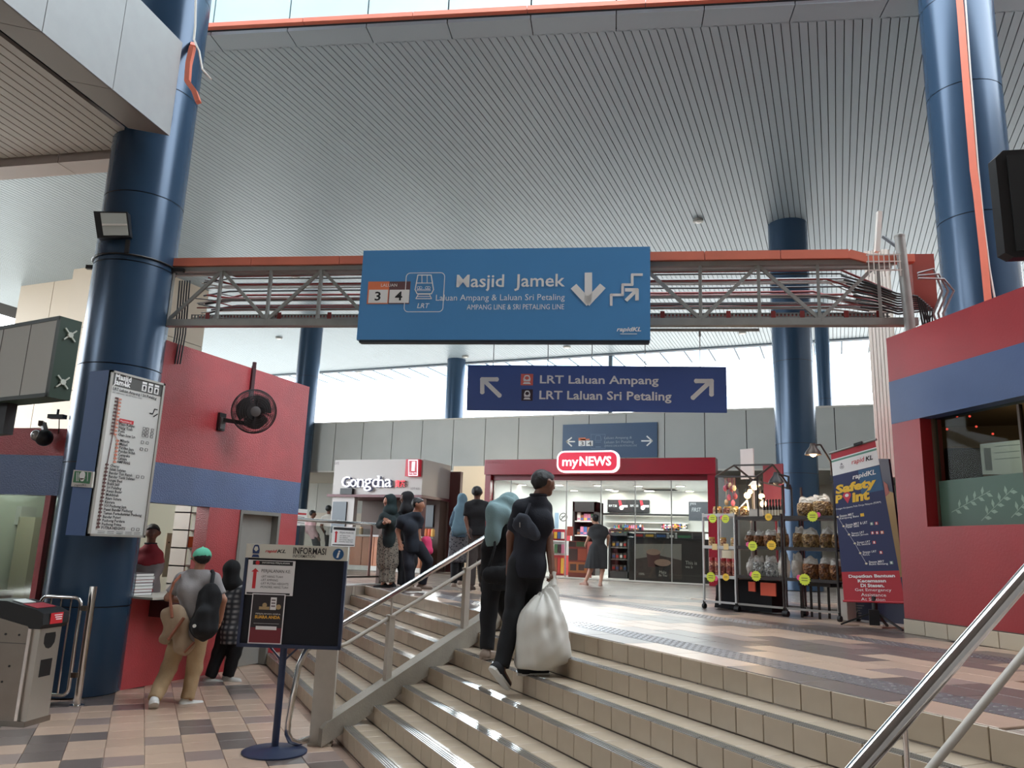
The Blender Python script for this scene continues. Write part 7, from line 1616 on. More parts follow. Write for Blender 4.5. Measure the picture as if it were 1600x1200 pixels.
# ================================================================ snack racks in front of the blue column
RKo = A(-1.67, 11.04, UP); ru_ = unit(A(1.66, -.92, 0)); FR_ = FR(RKo, ru_); rw = FR_.W; cv = S(4, 1080, 680)
def K(x, y, d=0): u, v = FR_.px(*cv(x, y)); return FR_.P(u, v, d)
def Ku(x, y=900): return FR_.px(*cv(x, y))[0]
def Kv(y, x=600): return FR_.px(*cv(x, y))[1]
rkm = M('rack_brown_black', (44, 38, 36), .45); rkw = M('rack_white', (196, 196, 194), .4)
def rack(nm, lab, posts, depth, ztop, shelves, mat, base_, wheels=True, label_cat='rack'):
    t = thing(nm, lab, label_cat, FR_.P((posts[0]+posts[-1])/2, 0, -depth/2))
    for u in posts:
        for d in (0, -depth): q = MB(); q.obox(FR_.P(u-.011, .07, d-.011), ru_*.022, ZV*(ztop-.07), rw*.022); q.build('post', mat, t)
    for z in shelves:
        q = MB(); q.obox(FR_.P(posts[0], z-.02, -depth), ru_*(posts[-1]-posts[0]), ZV*.02, rw*depth); q.obox(FR_.P(posts[0], z-.02, .005), ru_*(posts[-1]-posts[0]), ZV*.04, rw*.01); q.build('shelf', mat, t)
    q = MB()
    for d in (0, -depth): q.bar(FR_.P(posts[0], base_, d), FR_.P(posts[-1], base_, d), .025, .025)
    q.build('base_bar', rkw if mat is rkw else galv, t)
    for u in (posts[0], posts[-1]):
        for d in (0, -depth):
            q = MB(); c = FR_.P(u, .035, d); q.cyl(c-ru_*.018-rw*.0, c+ru_*.018, .035, n=12); q.bar(c+ZV*.02, c+ZV*.07, .03, .03); q.build('caster', black, t)
    return t
uA0, uA1 = Ku(80), Ku(278); uB0, uB1 = Ku(290), Ku(575); uC0, uC1 = Ku(592), Ku(917)
zS1, zS2, zS3 = Kv(515), Kv(705, 500), Kv(900, 600)
zA1, zA2, zA3 = Kv(500, 180), Kv(700, 180), Kv(885, 180)
rack('display_rack', 'white wire rack of snack jars at the left end of the stall', [uA0, (uA0+uA1)/2, uA1], .38, zA1+.03, (zA1, zA2, zA3), rkw, .10)
rb_ = rack('display_rack', 'brown black rack with an open house shaped frame on top, middle of the stall', [uB0, uB1], .42, zS1+.05, (zS1, zS2, zS3), rkm, .10)
rc_ = rack('display_rack', 'brown black rack of snack bags at the right end of the stall', [uC0, uC1], .42, Kv(305, 700), (zS1, zS2, zS3), rkm, .10)
# house frame: two gables joined by bars
def member_r(a, b, w=.022): q = MB(); q.bar(a, b, w, w); q.build('roof_bar', rkm, rb_)
for d in (0, -.42):
    pass
eL, aL, eLb = FR_.P(Ku(165), Kv(258, 165), 0), FR_.P(Ku(222), Kv(178, 222), -.22), FR_.P(Ku(275), Kv(262, 275), -.44)
eR, aR, eRb = FR_.P(Ku(432), Kv(258, 432), 0), FR_.P(Ku(470), Kv(172, 470), -.22), FR_.P(Ku(525), Kv(320, 525), -.44)
for a, b in ((eL, aL), (aL, eLb), (eR, aR), (aR, eRb), (aL, aR), (eL, eR), (eLb, eRb)): member_r(a, b)
for a, z in ((eL, zS1), (eR, zS1), (eLb, zS1), (eRb, zS1)): member_r(A(a[0], a[1], UP+z), a)
# white gable board and the plain maroon board behind
q = MB(); q.obox(FR_.P(Ku(172), Kv(255, 172), -.55), ru_*(Ku(255)-Ku(172)), ZV*(Kv(60, 200)-Kv(255, 200)), -rw*.02); q.cyl(FR_.P(Ku(250), 0, -.56), FR_.P(Ku(250), Kv(255, 250), -.56), .012, n=6); tag(q.build('display_board', M('board_pale', (214, 204, 200), .6)), 'pale upright board rising behind the house shaped rack', 'board')
q = MB(); q.obox(FR_.P(Ku(262), Kv(470, 262), -.75), ru_*(Ku(388)-Ku(262)), ZV*(Kv(150, 300)-Kv(470, 300)), -rw*.03); q.cyl(FR_.P(Ku(330), 0, -.77), FR_.P(Ku(330), Kv(470, 330), -.77), .015, n=6); tag(q.build('display_board', M('board_maroon', (128, 44, 54), .5)), 'maroon upright board behind the lit bulbs of the stall', 'board')
# black cloth under the left racks, chair-like table behind
q = MB(); a = [(Ku(110, 1070)+.0, .02), (Ku(470, 1075), .02), (Ku(470, 895), zS3-.04), (Ku(135, 895), zS3-.04)]; q.prism(a, FR_.P(0, 0, -.12), ru_, ZV, -rw*.28); tag(q.build('table_cloth', M('black_cloth', (22, 23, 26), .9)), 'black cloth hanging to the floor under the left racks', 'cloth')
q = MB(); q.obox(FR_.P(Ku(420, 930), zS3-.22, -.06), ru_*.22, ZV*.16, rw*.02); q.obox(FR_.P(Ku(345, 930), zS3-.18, -.06), ru_*.10, ZV*.12, rw*.02); tag(q.build('paper_bag', M('bag_orange', (204, 84, 56), .6)), 'orange paper bags under the middle rack', 'bag')
st_ = thing('stool', 'dark stool under the right rack of the stall', 'stool', FR_.P(Ku(700), 0, -.25))
q = MB(); q.obox(FR_.P(Ku(640), .38, -.36), ru_*.42, ZV*.04, rw*.26); q.build('seat', rkm, st_)
for u in (Ku(650), Ku(760)):
    for d in (-.12, -.34): q = MB(); q.bar(FR_.P(u, 0, d), FR_.P(u, .38, d), .03, .03); q.build('leg', rkm, st_)
q = MB(); q.obox(FR_.P(Ku(882, 1000), .02, -.30), ru_*.12, ZV*(zS3-.1), rw*.2); tag(q.build('white_box', offwhite), 'tall white box under the right end of the snack rack', 'box')
# bags of snacks
def chips(nm, c1, c2, c3_):
    m = bpy.data.materials.new(nm); m.use_nodes = True; nt = m.node_tree; b = nt.nodes['Principled BSDF']; b.inputs['Roughness'].default_value = .35
    tc = nt.nodes.new('ShaderNodeTexCoord'); v = nt.nodes.new('ShaderNodeTexVoronoi'); v.inputs['Scale'].default_value = 42
    r = nt.nodes.new('ShaderNodeValToRGB'); r.color_ramp.elements[0].color = (*lin(c1), 1); r.color_ramp.elements[1].color = (*lin(c3_), 1); e = r.color_ramp.elements.new(.5); e.color = (*lin(c2), 1)
    sx = nt.nodes.new('ShaderNodeSeparateColor'); nt.links.new(tc.outputs['Object'], v.inputs['Vector']); nt.links.new(v.outputs['Color'], sx.inputs[0]); nt.links.new(sx.outputs[0], r.inputs[0]); nt.links.new(r.outputs[0], b.inputs['Base Color'])
    bp = nt.nodes.new('ShaderNodeBump'); bp.inputs['Strength'].default_value = .8; bp.inputs['Distance'].default_value = .02; nt.links.new(v.outputs['Distance'], bp.inputs['Height']); nt.links.new(bp.outputs[0], b.inputs['Normal']); return m
cm1 = chips('dried_chips', (92, 68, 44), (150, 118, 78), (196, 168, 120)); cm2 = chips('dark_chips', (84, 50, 30), (132, 84, 48), (176, 126, 80)); cm3 = chips('silver_pack', (120, 124, 124), (176, 180, 178), (214, 216, 212))
clear = M('clear_plastic', (206, 202, 194), .18, bump=.9, bscale=22)
def snack_bag(w, h, d, cm, seed):
    r = random.Random(seed); n = 11; m_ = 9; mb = MB(); tl = r.uniform(-1, 1)
    def surf(v0, v1, sg, bul):
        vs = []
        for i in range(n):
            for k in range(m_):
                u, v = i/(n-1), k/(m_-1); z = v0+(v1-v0)*v
                b_ = (math.sin(PI*u)*math.sin(PI*min(1, .06+z*.98)))**.5*d*bul
                ed = abs(2*u-1); vs.append((w*(u-.5)*(.90+.12*math.sin(PI*z)-.05*(z > .75))+tl*z*.03, sg*(b_+r.uniform(-.014, .014)*math.sin(PI*u)), h*z*(1-.06*ed*ed)+(h*.05*math.sin(9*u+seed) if z > .9 else 0)))
        return vs
    def skin_(q, v0, v1, bul):
        for sg in (-1, 1):
            vs = surf(v0, v1, sg, bul); fs = [(i*m_+k, (i+1)*m_+k, (i+1)*m_+k+1, i*m_+k+1) for i in range(n-1) for k in range(m_-1)]
            q.add(vs, fs if sg < 0 else [f[::-1] for f in fs])
        return q
    return skin_(MB(), 0, .70, .62), skin_(MB(), .70, 1.0, .34)
def place_bag(x0, y0, x1, y1, cm, lab, grp, seed, tilt=0, dd=-.13, shelf=None):
    u0, u1 = Ku(x0, y1), Ku(x1, y1); v0 = Kv(y1, (x0+x1)/2); v1 = Kv(y0, (x0+x1)/2)
    if shelf is not None: v1 = max(v1, shelf+.16); v0 = shelf+.004
    c = FR_.P((u0+u1)/2, v0, dd); t = thing('snack_bag', lab, 'snack bag', c, grp)
    body, tp = snack_bag(u1-u0, v1-v0, .16, cm, seed)
    ang = math.atan2(ru_[1], ru_[0])+tilt; ca, sa = math.cos(ang), math.sin(ang)
    for q, nm, m in ((body, 'contents', cm), (tp, 'bag_top', clear)):
        vs = np.concatenate(q.v); X = np.stack([vs[:, 0]*ca-vs[:, 1]*sa, vs[:, 0]*sa+vs[:, 1]*ca, vs[:, 2]], -1)+c; q.v = [X]; q.build(nm, m, t, True, ang=None)
G1 = [((628, 380, 735, 512), 'clear bag of tan chips on the top right shelf, at its left end'), ((735, 365, 850, 512), 'larger clear bag of tan chips in the middle of the top right shelf'), ((850, 372, 905, 512), 'clear bag of tan chips on the top right shelf, next to the rollup banner')]
for i, (b, l) in enumerate(G1): place_bag(*b, cm1, l, 'bags on the top right shelf', i, shelf=zS1)
G2 = [((312, 590, 365, 700), 'clear bag of dark chips on the middle shelf, leftmost under the house frame'), ((365, 592, 425, 700), 'second clear bag of dark chips on the middle shelf under the house frame'), ((425, 588, 505, 700), 'third clear bag of chips on the middle shelf under the house frame'), ((507, 572, 572, 700), 'fourth bag of pale chips on the middle shelf by the rack post')]
for i, (b, l) in enumerate(G2): place_bag(*b, (cm2, cm2, cm2, cm1)[i], l, 'bags on the middle left shelf', 10+i, shelf=zS2)
G3 = [((604, 568, 665, 700), 'clear bag on the right middle shelf next to the post'), ((665, 578, 770, 700), 'wide clear bag of pale chips on the right middle shelf, second'), ((772, 572, 848, 700), 'clear bag of pale chips on the right middle shelf, third'), ((848, 580, 910, 700), 'clear bag on the right middle shelf, last before the banner')]
for i, (b, l) in enumerate(G3): place_bag(*b, cm1, l, 'bags on the middle right shelf', 20+i, shelf=zS2)
G4 = [((320, 755, 372, 870), 'pale crumpled bag at the left of the low shelf under the house frame'), ((365, 752, 435, 880), 'silver green pouch on the low shelf, first of two'), ((437, 750, 515, 880), 'silver green pouch on the low shelf, second of two'), ((520, 728, 575, 880), 'grey clear bag on the low shelf beside the rack post')]
for i, (b, l) in enumerate(G4): place_bag(*b, (clear, cm3, cm3, clear)[i], l, 'bags on the low left shelf', 30+i, shelf=zS3)
G5 = [((602, 732, 668, 895), 'grey clear bag on the low right shelf next to the post'), ((668, 758, 768, 900), 'bag of brown chips on the low right shelf, second'), ((768, 756, 848, 900), 'bag of brown chips on the low right shelf, third'), ((846, 770, 920, 900), 'bag of brown chips on the low right shelf, last before the banner')]
for i, (b, l) in enumerate(G5): place_bag(*b, (clear, cm2, cm2, cm2)[i], l, 'bags on the low right shelf', 40+i, shelf=zS3)
# jars and bottles
jarc = [chips('jar_mix_a', (120, 60, 40), (196, 140, 80), (226, 206, 160)), chips('jar_mix_b', (96, 36, 36), (150, 70, 56), (206, 150, 120)), chips('jar_mix_c', (150, 120, 60), (210, 180, 110), (236, 222, 180))]
lidg = M('gold_lid', (196, 160, 90), .35, .6); lidr = M('red_lid', (170, 34, 44), .4)
def jar(x0, x1, y0, y1, d, cm, lid, lab, grp, base):
    u0, u1 = Ku(x0, y1), Ku(x1, y1); r = (u1-u0)/2*.94; hgt = max(Kv(y0, x0)-Kv(y1, x0), .1)
    c = FR_.P((u0+u1)/2, base+.004, d); t = thing('snack_jar', lab, 'jar', c, grp)
    q = MB(); q.lathe([(r*.92, 0), (r, .01), (r, hgt*.78), (r*.85, hgt*.84)], c, 12); q.build('jar_body', cm, t, True); q = MB(); q.lathe([(r*.88, hgt*.83), (r*.9, hgt*.86), (r*.9, hgt*.98), (r*.8, hgt)], c, 12); q.build('lid', lid, t, True)
for k in range(4): jar(118+52*k, 168+52*k, 448, 502, -.08-.04*(k % 2), jarc[k % 3], lidg, ('gold lidded jar at the left end of the top row on the white rack', 'second gold lidded jar of the top row on the white rack', 'third gold lidded jar of the top row on the white rack', 'gold lidded jar at the right end of the top row, white rack')[k], 'jars on the top of the white rack', zA1)
for k in range(5): jar(95+36*k, 130+36*k, 640, 700, -.06-.1*(k % 2), jarc[2 if k % 2 else 0], lidg, 'small gold lidded jar in the white rack middle row, %s from the left' % NTH[k], 'jars in the middle of the white rack', zA2)
for k in range(5): jar(98+36*k, 132+36*k, 768, 884, -.06, jarc[1], lidr, 'tall red lidded jar in the white rack bottom row, %s from the left' % NTH[k], 'red lidded jars on the white rack', zA3)
for k in range(7):
    u = Ku(442+19*k); c = FR_.P(u, zS1+.004, -.1); q = MB(); r = .022; q.lathe([(r, 0), (r, .13), (.009, .17), (.009, .21)], c, 10); b_ = q.build('sauce_bottle', M('bottle_dark', (46, 34, 30), .2), smooth=True, loc=c); tag(b_, 'small dark sauce bottle under the house frame, %s from the left' % NTH[k], 'bottle', 'row of sauce bottles')
    q = MB(); q.lathe([(.012, .2), (.012, .235)], c, 8); q.build('cap', black, b_); q = MB(); q.lathe([(r+.001, .03), (r+.001, .10)], c, 10); q.build('bottle_label', M('label_pale', (190, 180, 160), .5), b_)
# price tags: jagged stars
tag_y, tag_p, tag_o = M('tag_yellow', (214, 226, 70), .6), M('tag_pink', (240, 90, 150), .6), M('tag_orange', (240, 196, 60), .6)
tx = ['on the white rack top row, left', 'on the white rack top row, right', 'under the sauce bottles', 'under the bags of the top right shelf', 'on the middle shelf, left of two', 'on the middle shelf, right of two', 'at the bottom left of the white rack', 'at the bottom right of the white rack', 'under the silver pouches', 'under the brown chips at the low right']
for k, (x, y, rr__, pk, mm) in enumerate(((140, 521, 26, -1, tag_y), (220, 523, 26, -1, tag_y), (490, 512, 24, 0, tag_o), (765, 508, 36, 1, tag_y), (390, 693, 31, -1, tag_y), (508, 688, 31, 0, tag_o), (130, 886, 30, 1, tag_y), (223, 887, 22, 0, tag_o), (412, 880, 32, -1, tag_y), (715, 902, 38, -1, tag_y))):
    u, v = FR_.px(*cv(x, y)); r = abs(Ku(x+rr__, y)-u); t = thing('price_tag', 'star shaped yellow price tag '+tx[k], 'price tag', FR_.P(u, v-r, .02), 'price tags on the stall')
    pts = [(u+(r if i % 2 else r*.84)*math.cos(2*PI*i/28), v+(r if i % 2 else r*.84)*.9*math.sin(2*PI*i/28)) for i in range(28)]
    q = MB(); FR_.poly(q, pts, .020, .024); q.build('tag_card', mm, t)
    if pk: q = MB(); FR_.poly(q, [(u+pk*r*(.95+.4*math.cos(2*PI*i/12)), v+pk*.0+(.25 if k != 6 else -.2)*r+r*.42*math.sin(2*PI*i/12)) for i in range(12)], .016, .02); q.build('tag_back', tag_p, t)
    q = MB()
    for i in range(2): FR_.rect(q, u-r*.5, v+r*(.15-.35*i), u+r*.5, v+r*(.25-.35*i), .024, .025)
    q.build('tag_print', M('tag_ink', (90, 90, 60), .6), t)
for k, x in enumerate((153, 224)):
    u, v = FR_.px(*cv(x, 700)); q = MB(); FR_.rect(q, u-.04, v-.035, u+.04, v+.045, .02, .024); tag(q.build('price_tag', M('tag_cream', (226, 196, 140), .6)), ('small cream price card on the white rack middle row, left', 'small cream price card on the white rack middle row, right')[k], 'price tag')
# lit bulbs and clamp lamps
bulb_m = M('bulb_lit', (255, 206, 150), .5, emit=5)
bl = ['upper right bulb in a small shade under the house frame', 'bulb left of the shaded bulb, upper of the pair', 'bulb left of the shaded bulb, lower of the pair', 'right bulb hanging below the house frame', 'lowest right bulb hanging below the house frame']
for k, (x, y, r, yt) in enumerate(((342, 312, .05, 262), (312, 346, .035, 262), (295, 370, .045, 262), (384, 376, .04, 262), (396, 424, .045, 262))):
    p = K(x, y, -.2); t = thing('hanging_bulb', 'lit '+bl[k], 'lamp', p-ZV*r)
    q = MB(); q.sph(p, r, 14); q.build('bulb', bulb_m, t, True); q = MB(); q.cyl(p+ZV*r*.9, p+ZV*(r+.04), r*.5, n=10); q.build('socket', black, t); q = MB(); q.cyl(p+ZV*(r+.03), A(p[0], p[1], max(K(x, yt, -.2)[2], p[2]+.1)), .004, n=5); q.build('cord', black, t)
    if k == 0: q = MB(); q.lathe([(.03, .06), (.085, .0), (.08, .0), (.025, .055)], p+ZV*.01, 16); q.build('shade', M('shade_white', (226, 214, 200), .5), t, True)
pl2 = bpy.data.lights.new('stall_bulbs', 'POINT'); pl2.energy = 9; pl2.color = (1, .72, .42); pl2.shadow_soft_size = .06; o2 = bpy.data.objects.new('stall_bulbs', pl2); COL.objects.link(o2); o2.location = K(350, 390, -.12)
def clamp_lamp(lab, head, el, base, lit, sh_c):
    t = thing('clamp_lamp', lab, 'lamp', base); q = MB(); q.tube([base, el[0]], .012, 8); q.build('arm', sh_c, t, True)
    for a, b in zip(el[:-1], el[1:]): q = MB(); q.tube([a, b], .011, 8); q.build('arm', sh_c, t, True)
    q = MB(); q.tube([el[-1], head+ZV*.12], .011, 8); q.build('arm', sh_c, t, True)
    q = MB(); q.lathe([(.03, .14), (.04, .10), (.085, .04), (.10, .0), (.095, .0), (.08, .035), (.03, .09)], head, 20); q.build('shade', sh_c, t, True)
    q = MB(); q.sph(head+ZV*.02, .045, 12); q.build('bulb', bulb_m if lit else M('bulb_off', (200, 196, 186), .4), t, True)
    q = MB(); q.obox(base-ru_*.02-ZV*.04-rw*.02, ru_*.04, ZV*.06, rw*.04); q.build('clamp', black, t)
clamp_lamp('lit clamp lamp with a dark shade leaning over the top right shelf', K(790, 128, .1), [K(872, 165, .0), K(822, 62, .05)], K(880, 262, -.0), True, M('lamp_bronze', (70, 60, 54), .4, .5))
clamp_lamp('unlit dark clamp lamp above the gap between the two brown racks', K(547, 302, .05), [K(608, 258, .0), K(560, 246, .03)], K(608, 318, -.0), False, blackm)
l3 = bpy.data.lights.new('clamp_lamp_light', 'POINT'); l3.energy = 4; l3.color = (1, .78, .5); l3.shadow_soft_size = .05; o3 = bpy.data.objects.new('clamp_lamp_light', l3); COL.objects.link(o3); o3.location = K(790, 150, .1)
# small colourful things hanging at the left, and white figures on the shelf
rr2 = random.Random(8)
for k in range(9):
    p = K(170+8*k, 300+rr2.uniform(0, 120), -.15); q = MB(); q.sph(p, .03, 8, (1, .7, 1.5)); q.cyl(p+ZV*.04, A(p[0], p[1], K(200, 262, -.15)[2]), .003, n=4)
    tag(q.build('trinket', M('trinket_%d' % (k % 3), ((210, 110, 130), (216, 190, 150), (130, 60, 70))[k % 3], .6), smooth=True), 'small trinket hanging at the left of the house frame, %s from the left' % NTH[k], 'trinket', 'trinkets hanging from the house frame')
cf = thing('ladder_stand', 'small white A shaped stand on the shelf under the bulbs', 'stand', K(300, 470, -.2)); a_ = K(293, 400, -.2)
for b in (K(262, 468, -.1), K(330, 468, -.1), K(275, 468, -.3)): q = MB(); q.bar(a_, b, .02, .012); q.build('leg', rkw, cf)
q = MB(); c = K(370, 508, -.2); q.bb(c-A(.12, .1, 0), c+A(.12, .1, .10)); tag(q.build('white_box', offwhite), 'low white box on the shelf under the bulbs', 'box')
q = MB(); a = K(30, 880, -.5); a[2] = UP+.30; q.prism([(0, 0), (.26, 0), (.22, .48), (.04, .48)], a, ru_, ZV, -rw*.12); tag(q.build('paper_bag', M('kraft_pale', (206, 196, 170), .7)), 'pale paper bag standing behind the left of the white rack', 'bag')
q = MB(); a[2] = UP; q.obox(a-ru_*.05, ru_*.4, ZV*.30, -rw*.2); tag(q.build('crate', blackm), 'black crate under the pale paper bag behind the white rack', 'crate')

# ================================================================ rollup banner and the dark board behind it
BLp, BRp = above(1319, 939, A(.10, 9.72, UP)), above(1414, 942, A(.52, 9.36, UP)); TLp, TRp = above(1298, 708, A(.07, 9.9, UP)), above(1367, 687, A(.46, 9.62, UP))
WB = WF([BLp, BRp, TRp, TLp], [(1319, 939), (1414, 942), (1367, 687), (1298, 708)])
rbn = thing('rollup_banner', 'tall navy Safety Point rollup banner leaning beside the right red booth', 'banner', A(.30, 9.9, UP))
navyp = M('banner_navy', (36, 44, 88), .45); yel = M('banner_yellow', (240, 196, 60), .5)
c5 = S(7.06, 1290, 690); c6 = S(8, 1290, 840)
def strip(v0, v1, m, nm, n=8, d=.0):
    q = MB()
    for i in range(n): a, b = v0+(v1-v0)*i/n, v0+(v1-v0)*(i+1)/n; WB.rect(q, 0, a, 1, b, -.002, d)
    return q.build(nm, m, rbn)
vR = WB.px(*c6(600, 440))[1]; vH = WB.px(*c5(330, 335))[1]; vG = WB.px(*c5(330, 130))[1]
strip(vR, vH, navyp, 'print_navy'); strip(0, vR, M('banner_red', (184, 38, 52), .45), 'print_red', 3); strip(vH, vG, white, 'print_white', 3); strip(vG, 1, M('banner_red', (184, 38, 52)), 'print_red', 2)
q = MB(); WB.rect(q, .0, vG-.02, 1, vG-.008, .0, .002); q.build('print_stripe', M('banner_green', (96, 150, 130), .5), rbn)
q = MB(); WB.rect(q, .55, vH-.16, .99, vH-.005, .0, .0015); q.build('print_tint', M('banner_teal', (50, 94, 132), .45), rbn)
def wt(q, s, cvx, x0, y0, x1, y1, **k): ptext(q, s, WB, *cvx(x0, y0), *cvx(x1, y1), **k)
q = MB(); wt(q, 'rapid', c5, 292, 190, 440, 262, d0=.003, shear=.2, bold=.005); q.build('lettering', redp, rbn)
q = MB(); wt(q, 'KL', c5, 446, 166, 526, 220, d0=.003, shear=.2, bold=.03); q.build('lettering', ink, rbn)
q = MB(); wt(q, 'rapidKL', c5, 302, 352, 566, 425, d0=.003, shear=.2, bold=.025); q.mark()
wt(q, 'Dengan Kerjasama Polis Diraja Malaysia (PDRM)', c5, 115, 722, 626, 748, d0=.003)
for s, x0, y0, x1, y1 in (('Stesen MRT', 160, 822, 322, 850), ('Kampung Batu', 160, 850, 380, 876), ('Stesen MRT & LRT', 228, 918, 476, 946), ('Pasar Seni', 230, 948, 380, 974), ('Stesen LRT', 295, 1020, 440, 1044), ('Masjid Jamek', 298, 1046, 488, 1070), ('Stesen LRT', 358, 1122, 505, 1144), ('KL Sentral', 360, 1146, 505, 1168)): wt(q, s, c5, x0, y0, x1, y1, d0=.003, bold=.01)
for s, x0, y0, x1, y1 in (('Stesen LRT', 478, 192, 650, 216), ('KLCC', 480, 222, 565, 250), ('Stesen MRT', 555, 312, 745, 340), ('Bukit Bintang', 560, 342, 792, 372)): wt(q, s, c6, x0, y0, x1, y1, d0=.003, bold=.01)
for s, x0, y0, x1, y1, b in (('Dapatkan Bantuan', 295, 478, 876, 528, .035), ('Kecemasan', 413, 535, 766, 575, .035), ('Di Stesen.', 450, 588, 745, 632, .035), ('Get Emergency', 378, 645, 832, 690, .0), ('Assistance', 455, 702, 766, 740, .0), ('At Station', 455, 757, 755, 792, .0)): wt(q, s, c6, x0, y0, x1, y1, d0=.003, bold=b)
q.build('lettering', white, rbn)
q = MB(); wt(q, 'Safety', c5, 110, 455, 578, 590, d0=.003, bold=.05, shear=.1); wt(q, 'P', c5, 108, 608, 196, 700, d0=.003, bold=.05, shear=.1); wt(q, 'int', c5, 298, 570, 498, 684, d0=.003, bold=.05, shear=.1); q.build('lettering', yel, rbn)
pc = WB.px(*c5(244, 615)); q = MB(); WB.poly(q, [(pc[0]+.085*math.cos(a), pc[1]+.022*math.sin(a)) for a in np.linspace(-.35, PI+.35, 15)]+[(pc[0], pc[1]-.055)], .003, .005); o = q.build('map_pin', M('pin_red', (206, 60, 80), .5), rbn)
q = MB(); WB.poly(q, disc(pc[0], pc[1], .04, 16, .011), .005, .006); q.build('pin_dot', white, o)
def wline(q, pts, w, d0=.002, d1=.003):
    for a, b in zip(pts[:-1], pts[1:]): WB.poly(q, [(a[0]-w, a[1]), (a[0]+w, a[1]), (b[0]+w, b[1]), (b[0]-w, b[1])], d0, d1)
dots = [c5(138, 855), c5(205, 958), c5(268, 1050), c5(333, 1147), c6(447, 220), c6(523, 348)]; dn = [WB.px(*p) for p in dots]
q = MB(); wline(q, dn, .004); q.build('route_line', M('pale_line', (190, 190, 200), .5), rbn)
q = MB()
for p in dn: q.mark(); WB.poly(q, disc(p[0], p[1], .022, 12, .0065), .003, .005)
q.build('route_dot', M('dot_cream', (224, 216, 190), .5), rbn)
q = MB(); w0 = WB.px(*c5(416, 836)); WB.rect(q, w0[0]-.035, w0[1]-.010, w0[0]+.035, w0[1]+.010, .002, .004); q.build('line_badge', yel, rbn)
for (x, y, cc_, f_) in ((520, 935, M('badge_green', (120, 160, 140), .5), c5), (573, 932, redp, c5), (530, 1036, redp, c5), (580, 1035, redp, c5), (634, 1032, orangep, c5), (549, 1140, redp, c5), (705, 215, redp, c6), (832, 340, M('badge_green', (120, 160, 140)), c6)):
    w0 = WB.px(*f_(x, y)); q = MB(); WB.rect(q, w0[0]-.028, w0[1]-.009, w0[0]+.028, w0[1]+.009, .002, .004); b_ = q.build('line_badge', cc_, rbn)
    q = MB(); train_icon(q, WB, w0[0]-.02, w0[1]-.007, .04, .014, .004, .005); q.build('train_symbol', white, b_)
ce = WB.px(*c5(185, 290)); q = MB(); pp = disc(ce[0], ce[1], .045, 18, .013); wl_ = M('crest_grey', (130, 128, 130), .5)
for i in range(18): a, b = pp[i], pp[(i+1) % 18]; c_, d_ = [(ce[0]+(p[0]-ce[0])*.78, ce[1]+(p[1]-ce[1])*.78) for p in (a, b)]; WB.poly(q, [a, b, d_, c_], .002, .003)
WB.rect(q, ce[0]-.02, ce[1]-.004, ce[0]+.02, ce[1]+.004, .002, .003); WB.poly(q, [(ce[0]-.03, ce[1]+.016), (ce[0]+.03, ce[1]+.016), (ce[0], ce[1]+.03)], .002, .003); q.build('crest', wl_, rbn)
q = MB(); q.tube([TLp-unit(TRp-TLp)*.02, TRp+unit(TRp-TLp)*.02], .014, 10); q.build('top_bar', galv, rbn, True); q = MB(); q.obox((TLp+TRp)/2+unit(TRp-TLp)*.03-ZV*.01, unit(TRp-TLp)*.1, ZV*.03, WB.W*.03); q.build('top_clip', black, rbn)
q = MB(); q.tube([BLp-unit(BRp-BLp)*.01, BRp+unit(BRp-BLp)*.01], .012, 10); q.build('bottom_bar', M('banner_red', (184, 38, 52)), rbn, True)
mid = (BLp+BRp)/2; foot_ = A(mid[0], mid[1], UP)-WB.W*.02
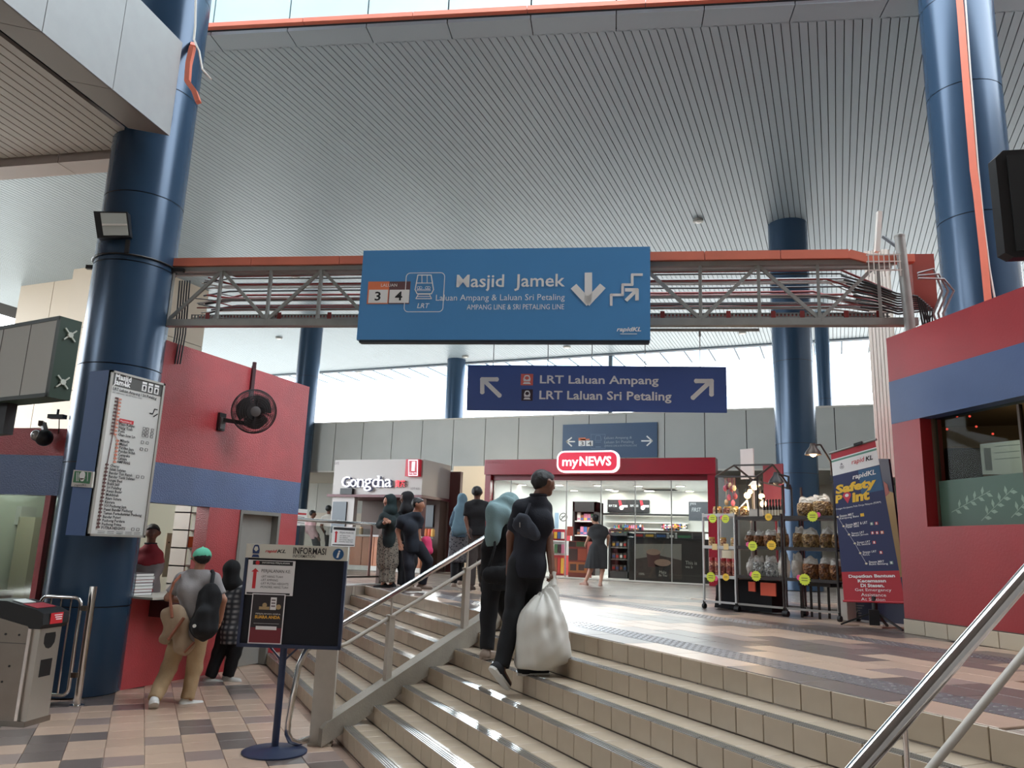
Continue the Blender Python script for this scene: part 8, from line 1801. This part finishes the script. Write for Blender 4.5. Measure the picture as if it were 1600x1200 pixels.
q = MB(); q.cyl(foot_+ZV*.03, mid+ZV*.06-WB.W*.02, .03, n=12); q.obox(foot_-A(.05, .05, 0)+ZV*.03+WB.W*.03, A(.1, 0, 0), A(0, .1, 0), ZV*.16); q.cyl(foot_+ZV*.1-WB.W*.03, (TLp+TRp)/2-WB.W*.03, .012, n=8); q.build('pole', black, rbn)
for a in (-1, 1, 0):
    e = foot_+(unit(BRp-BLp)*.33*a*A(1, 1, 0) if a else -WB.W*A(1, 1, 0)*.28)+(WB.W*A(1, 1, 0)*.12 if a else 0); q = MB(); q.bar(foot_+ZV*.17, A(e[0], e[1], UP+.012), .025, .018); q.build('leg', black, rbn)
# dark board standing behind
BBo = A(.12, 10.55, UP); bbu = unit(A(.60, -.62, 0)); FBB = FR(BBo, bbu)
bb_ = thing('display_stand', 'dark navy board with a tan picture half hidden behind the rollup banner', 'board', BBo+bbu*.4)
q = MB(); FBB.ppoly(q, [(1327, 716), (1388, 717), (1402, 820), (1418, 976), (1323, 966), (1318, 930)], -.03, 0); q.build('board', M('board_navy', (34, 40, 66), .5), bb_)
q = MB(); FBB.ppoly(q, [(1383, 765), (1396, 770), (1412, 900), (1400, 905), (1385, 800)], 0, .003); q.build('picture', M('picture_gold', (156, 124, 70), .5), bb_)
q = MB(); FBB.ppoly(q, [(1381, 752), (1387, 757), (1390, 770), (1384, 776)], .003, .005); q.build('picture_star', M('picture_red', (150, 70, 60), .5), bb_)
q = MB()
for k in range(3): FBB.ppoly(q, [(1328, 945+3.6*k), (1350-3*k, 946+3.6*k), (1350-3*k, 947.2+3.6*k), (1328, 946.2+3.6*k)], 0, .003)
for k in range(3): FBB.ppoly(q, [(1333, 957+4*k), (1346, 957.6+4*k), (1346, 958.9+4*k), (1333, 958.2+4*k)], 0, .003); FBB.ppoly(q, [(1328, 956.6+4*k), (1331, 956.6+4*k), (1331, 959.4+4*k), (1328, 959.4+4*k)], 0, .003)
q.build('small_print', M('grey_ink', (120, 110, 112)), bb_)
q = MB(); q.bar(FBB.P(.05, 0, -.05), FBB.P(.05, 1.9, -.05), .03, .03); q.bar(FBB.P(.75, 0, -.05), FBB.P(.75, 1.9, -.05), .03, .03); q.build('frame', galv, bb_)
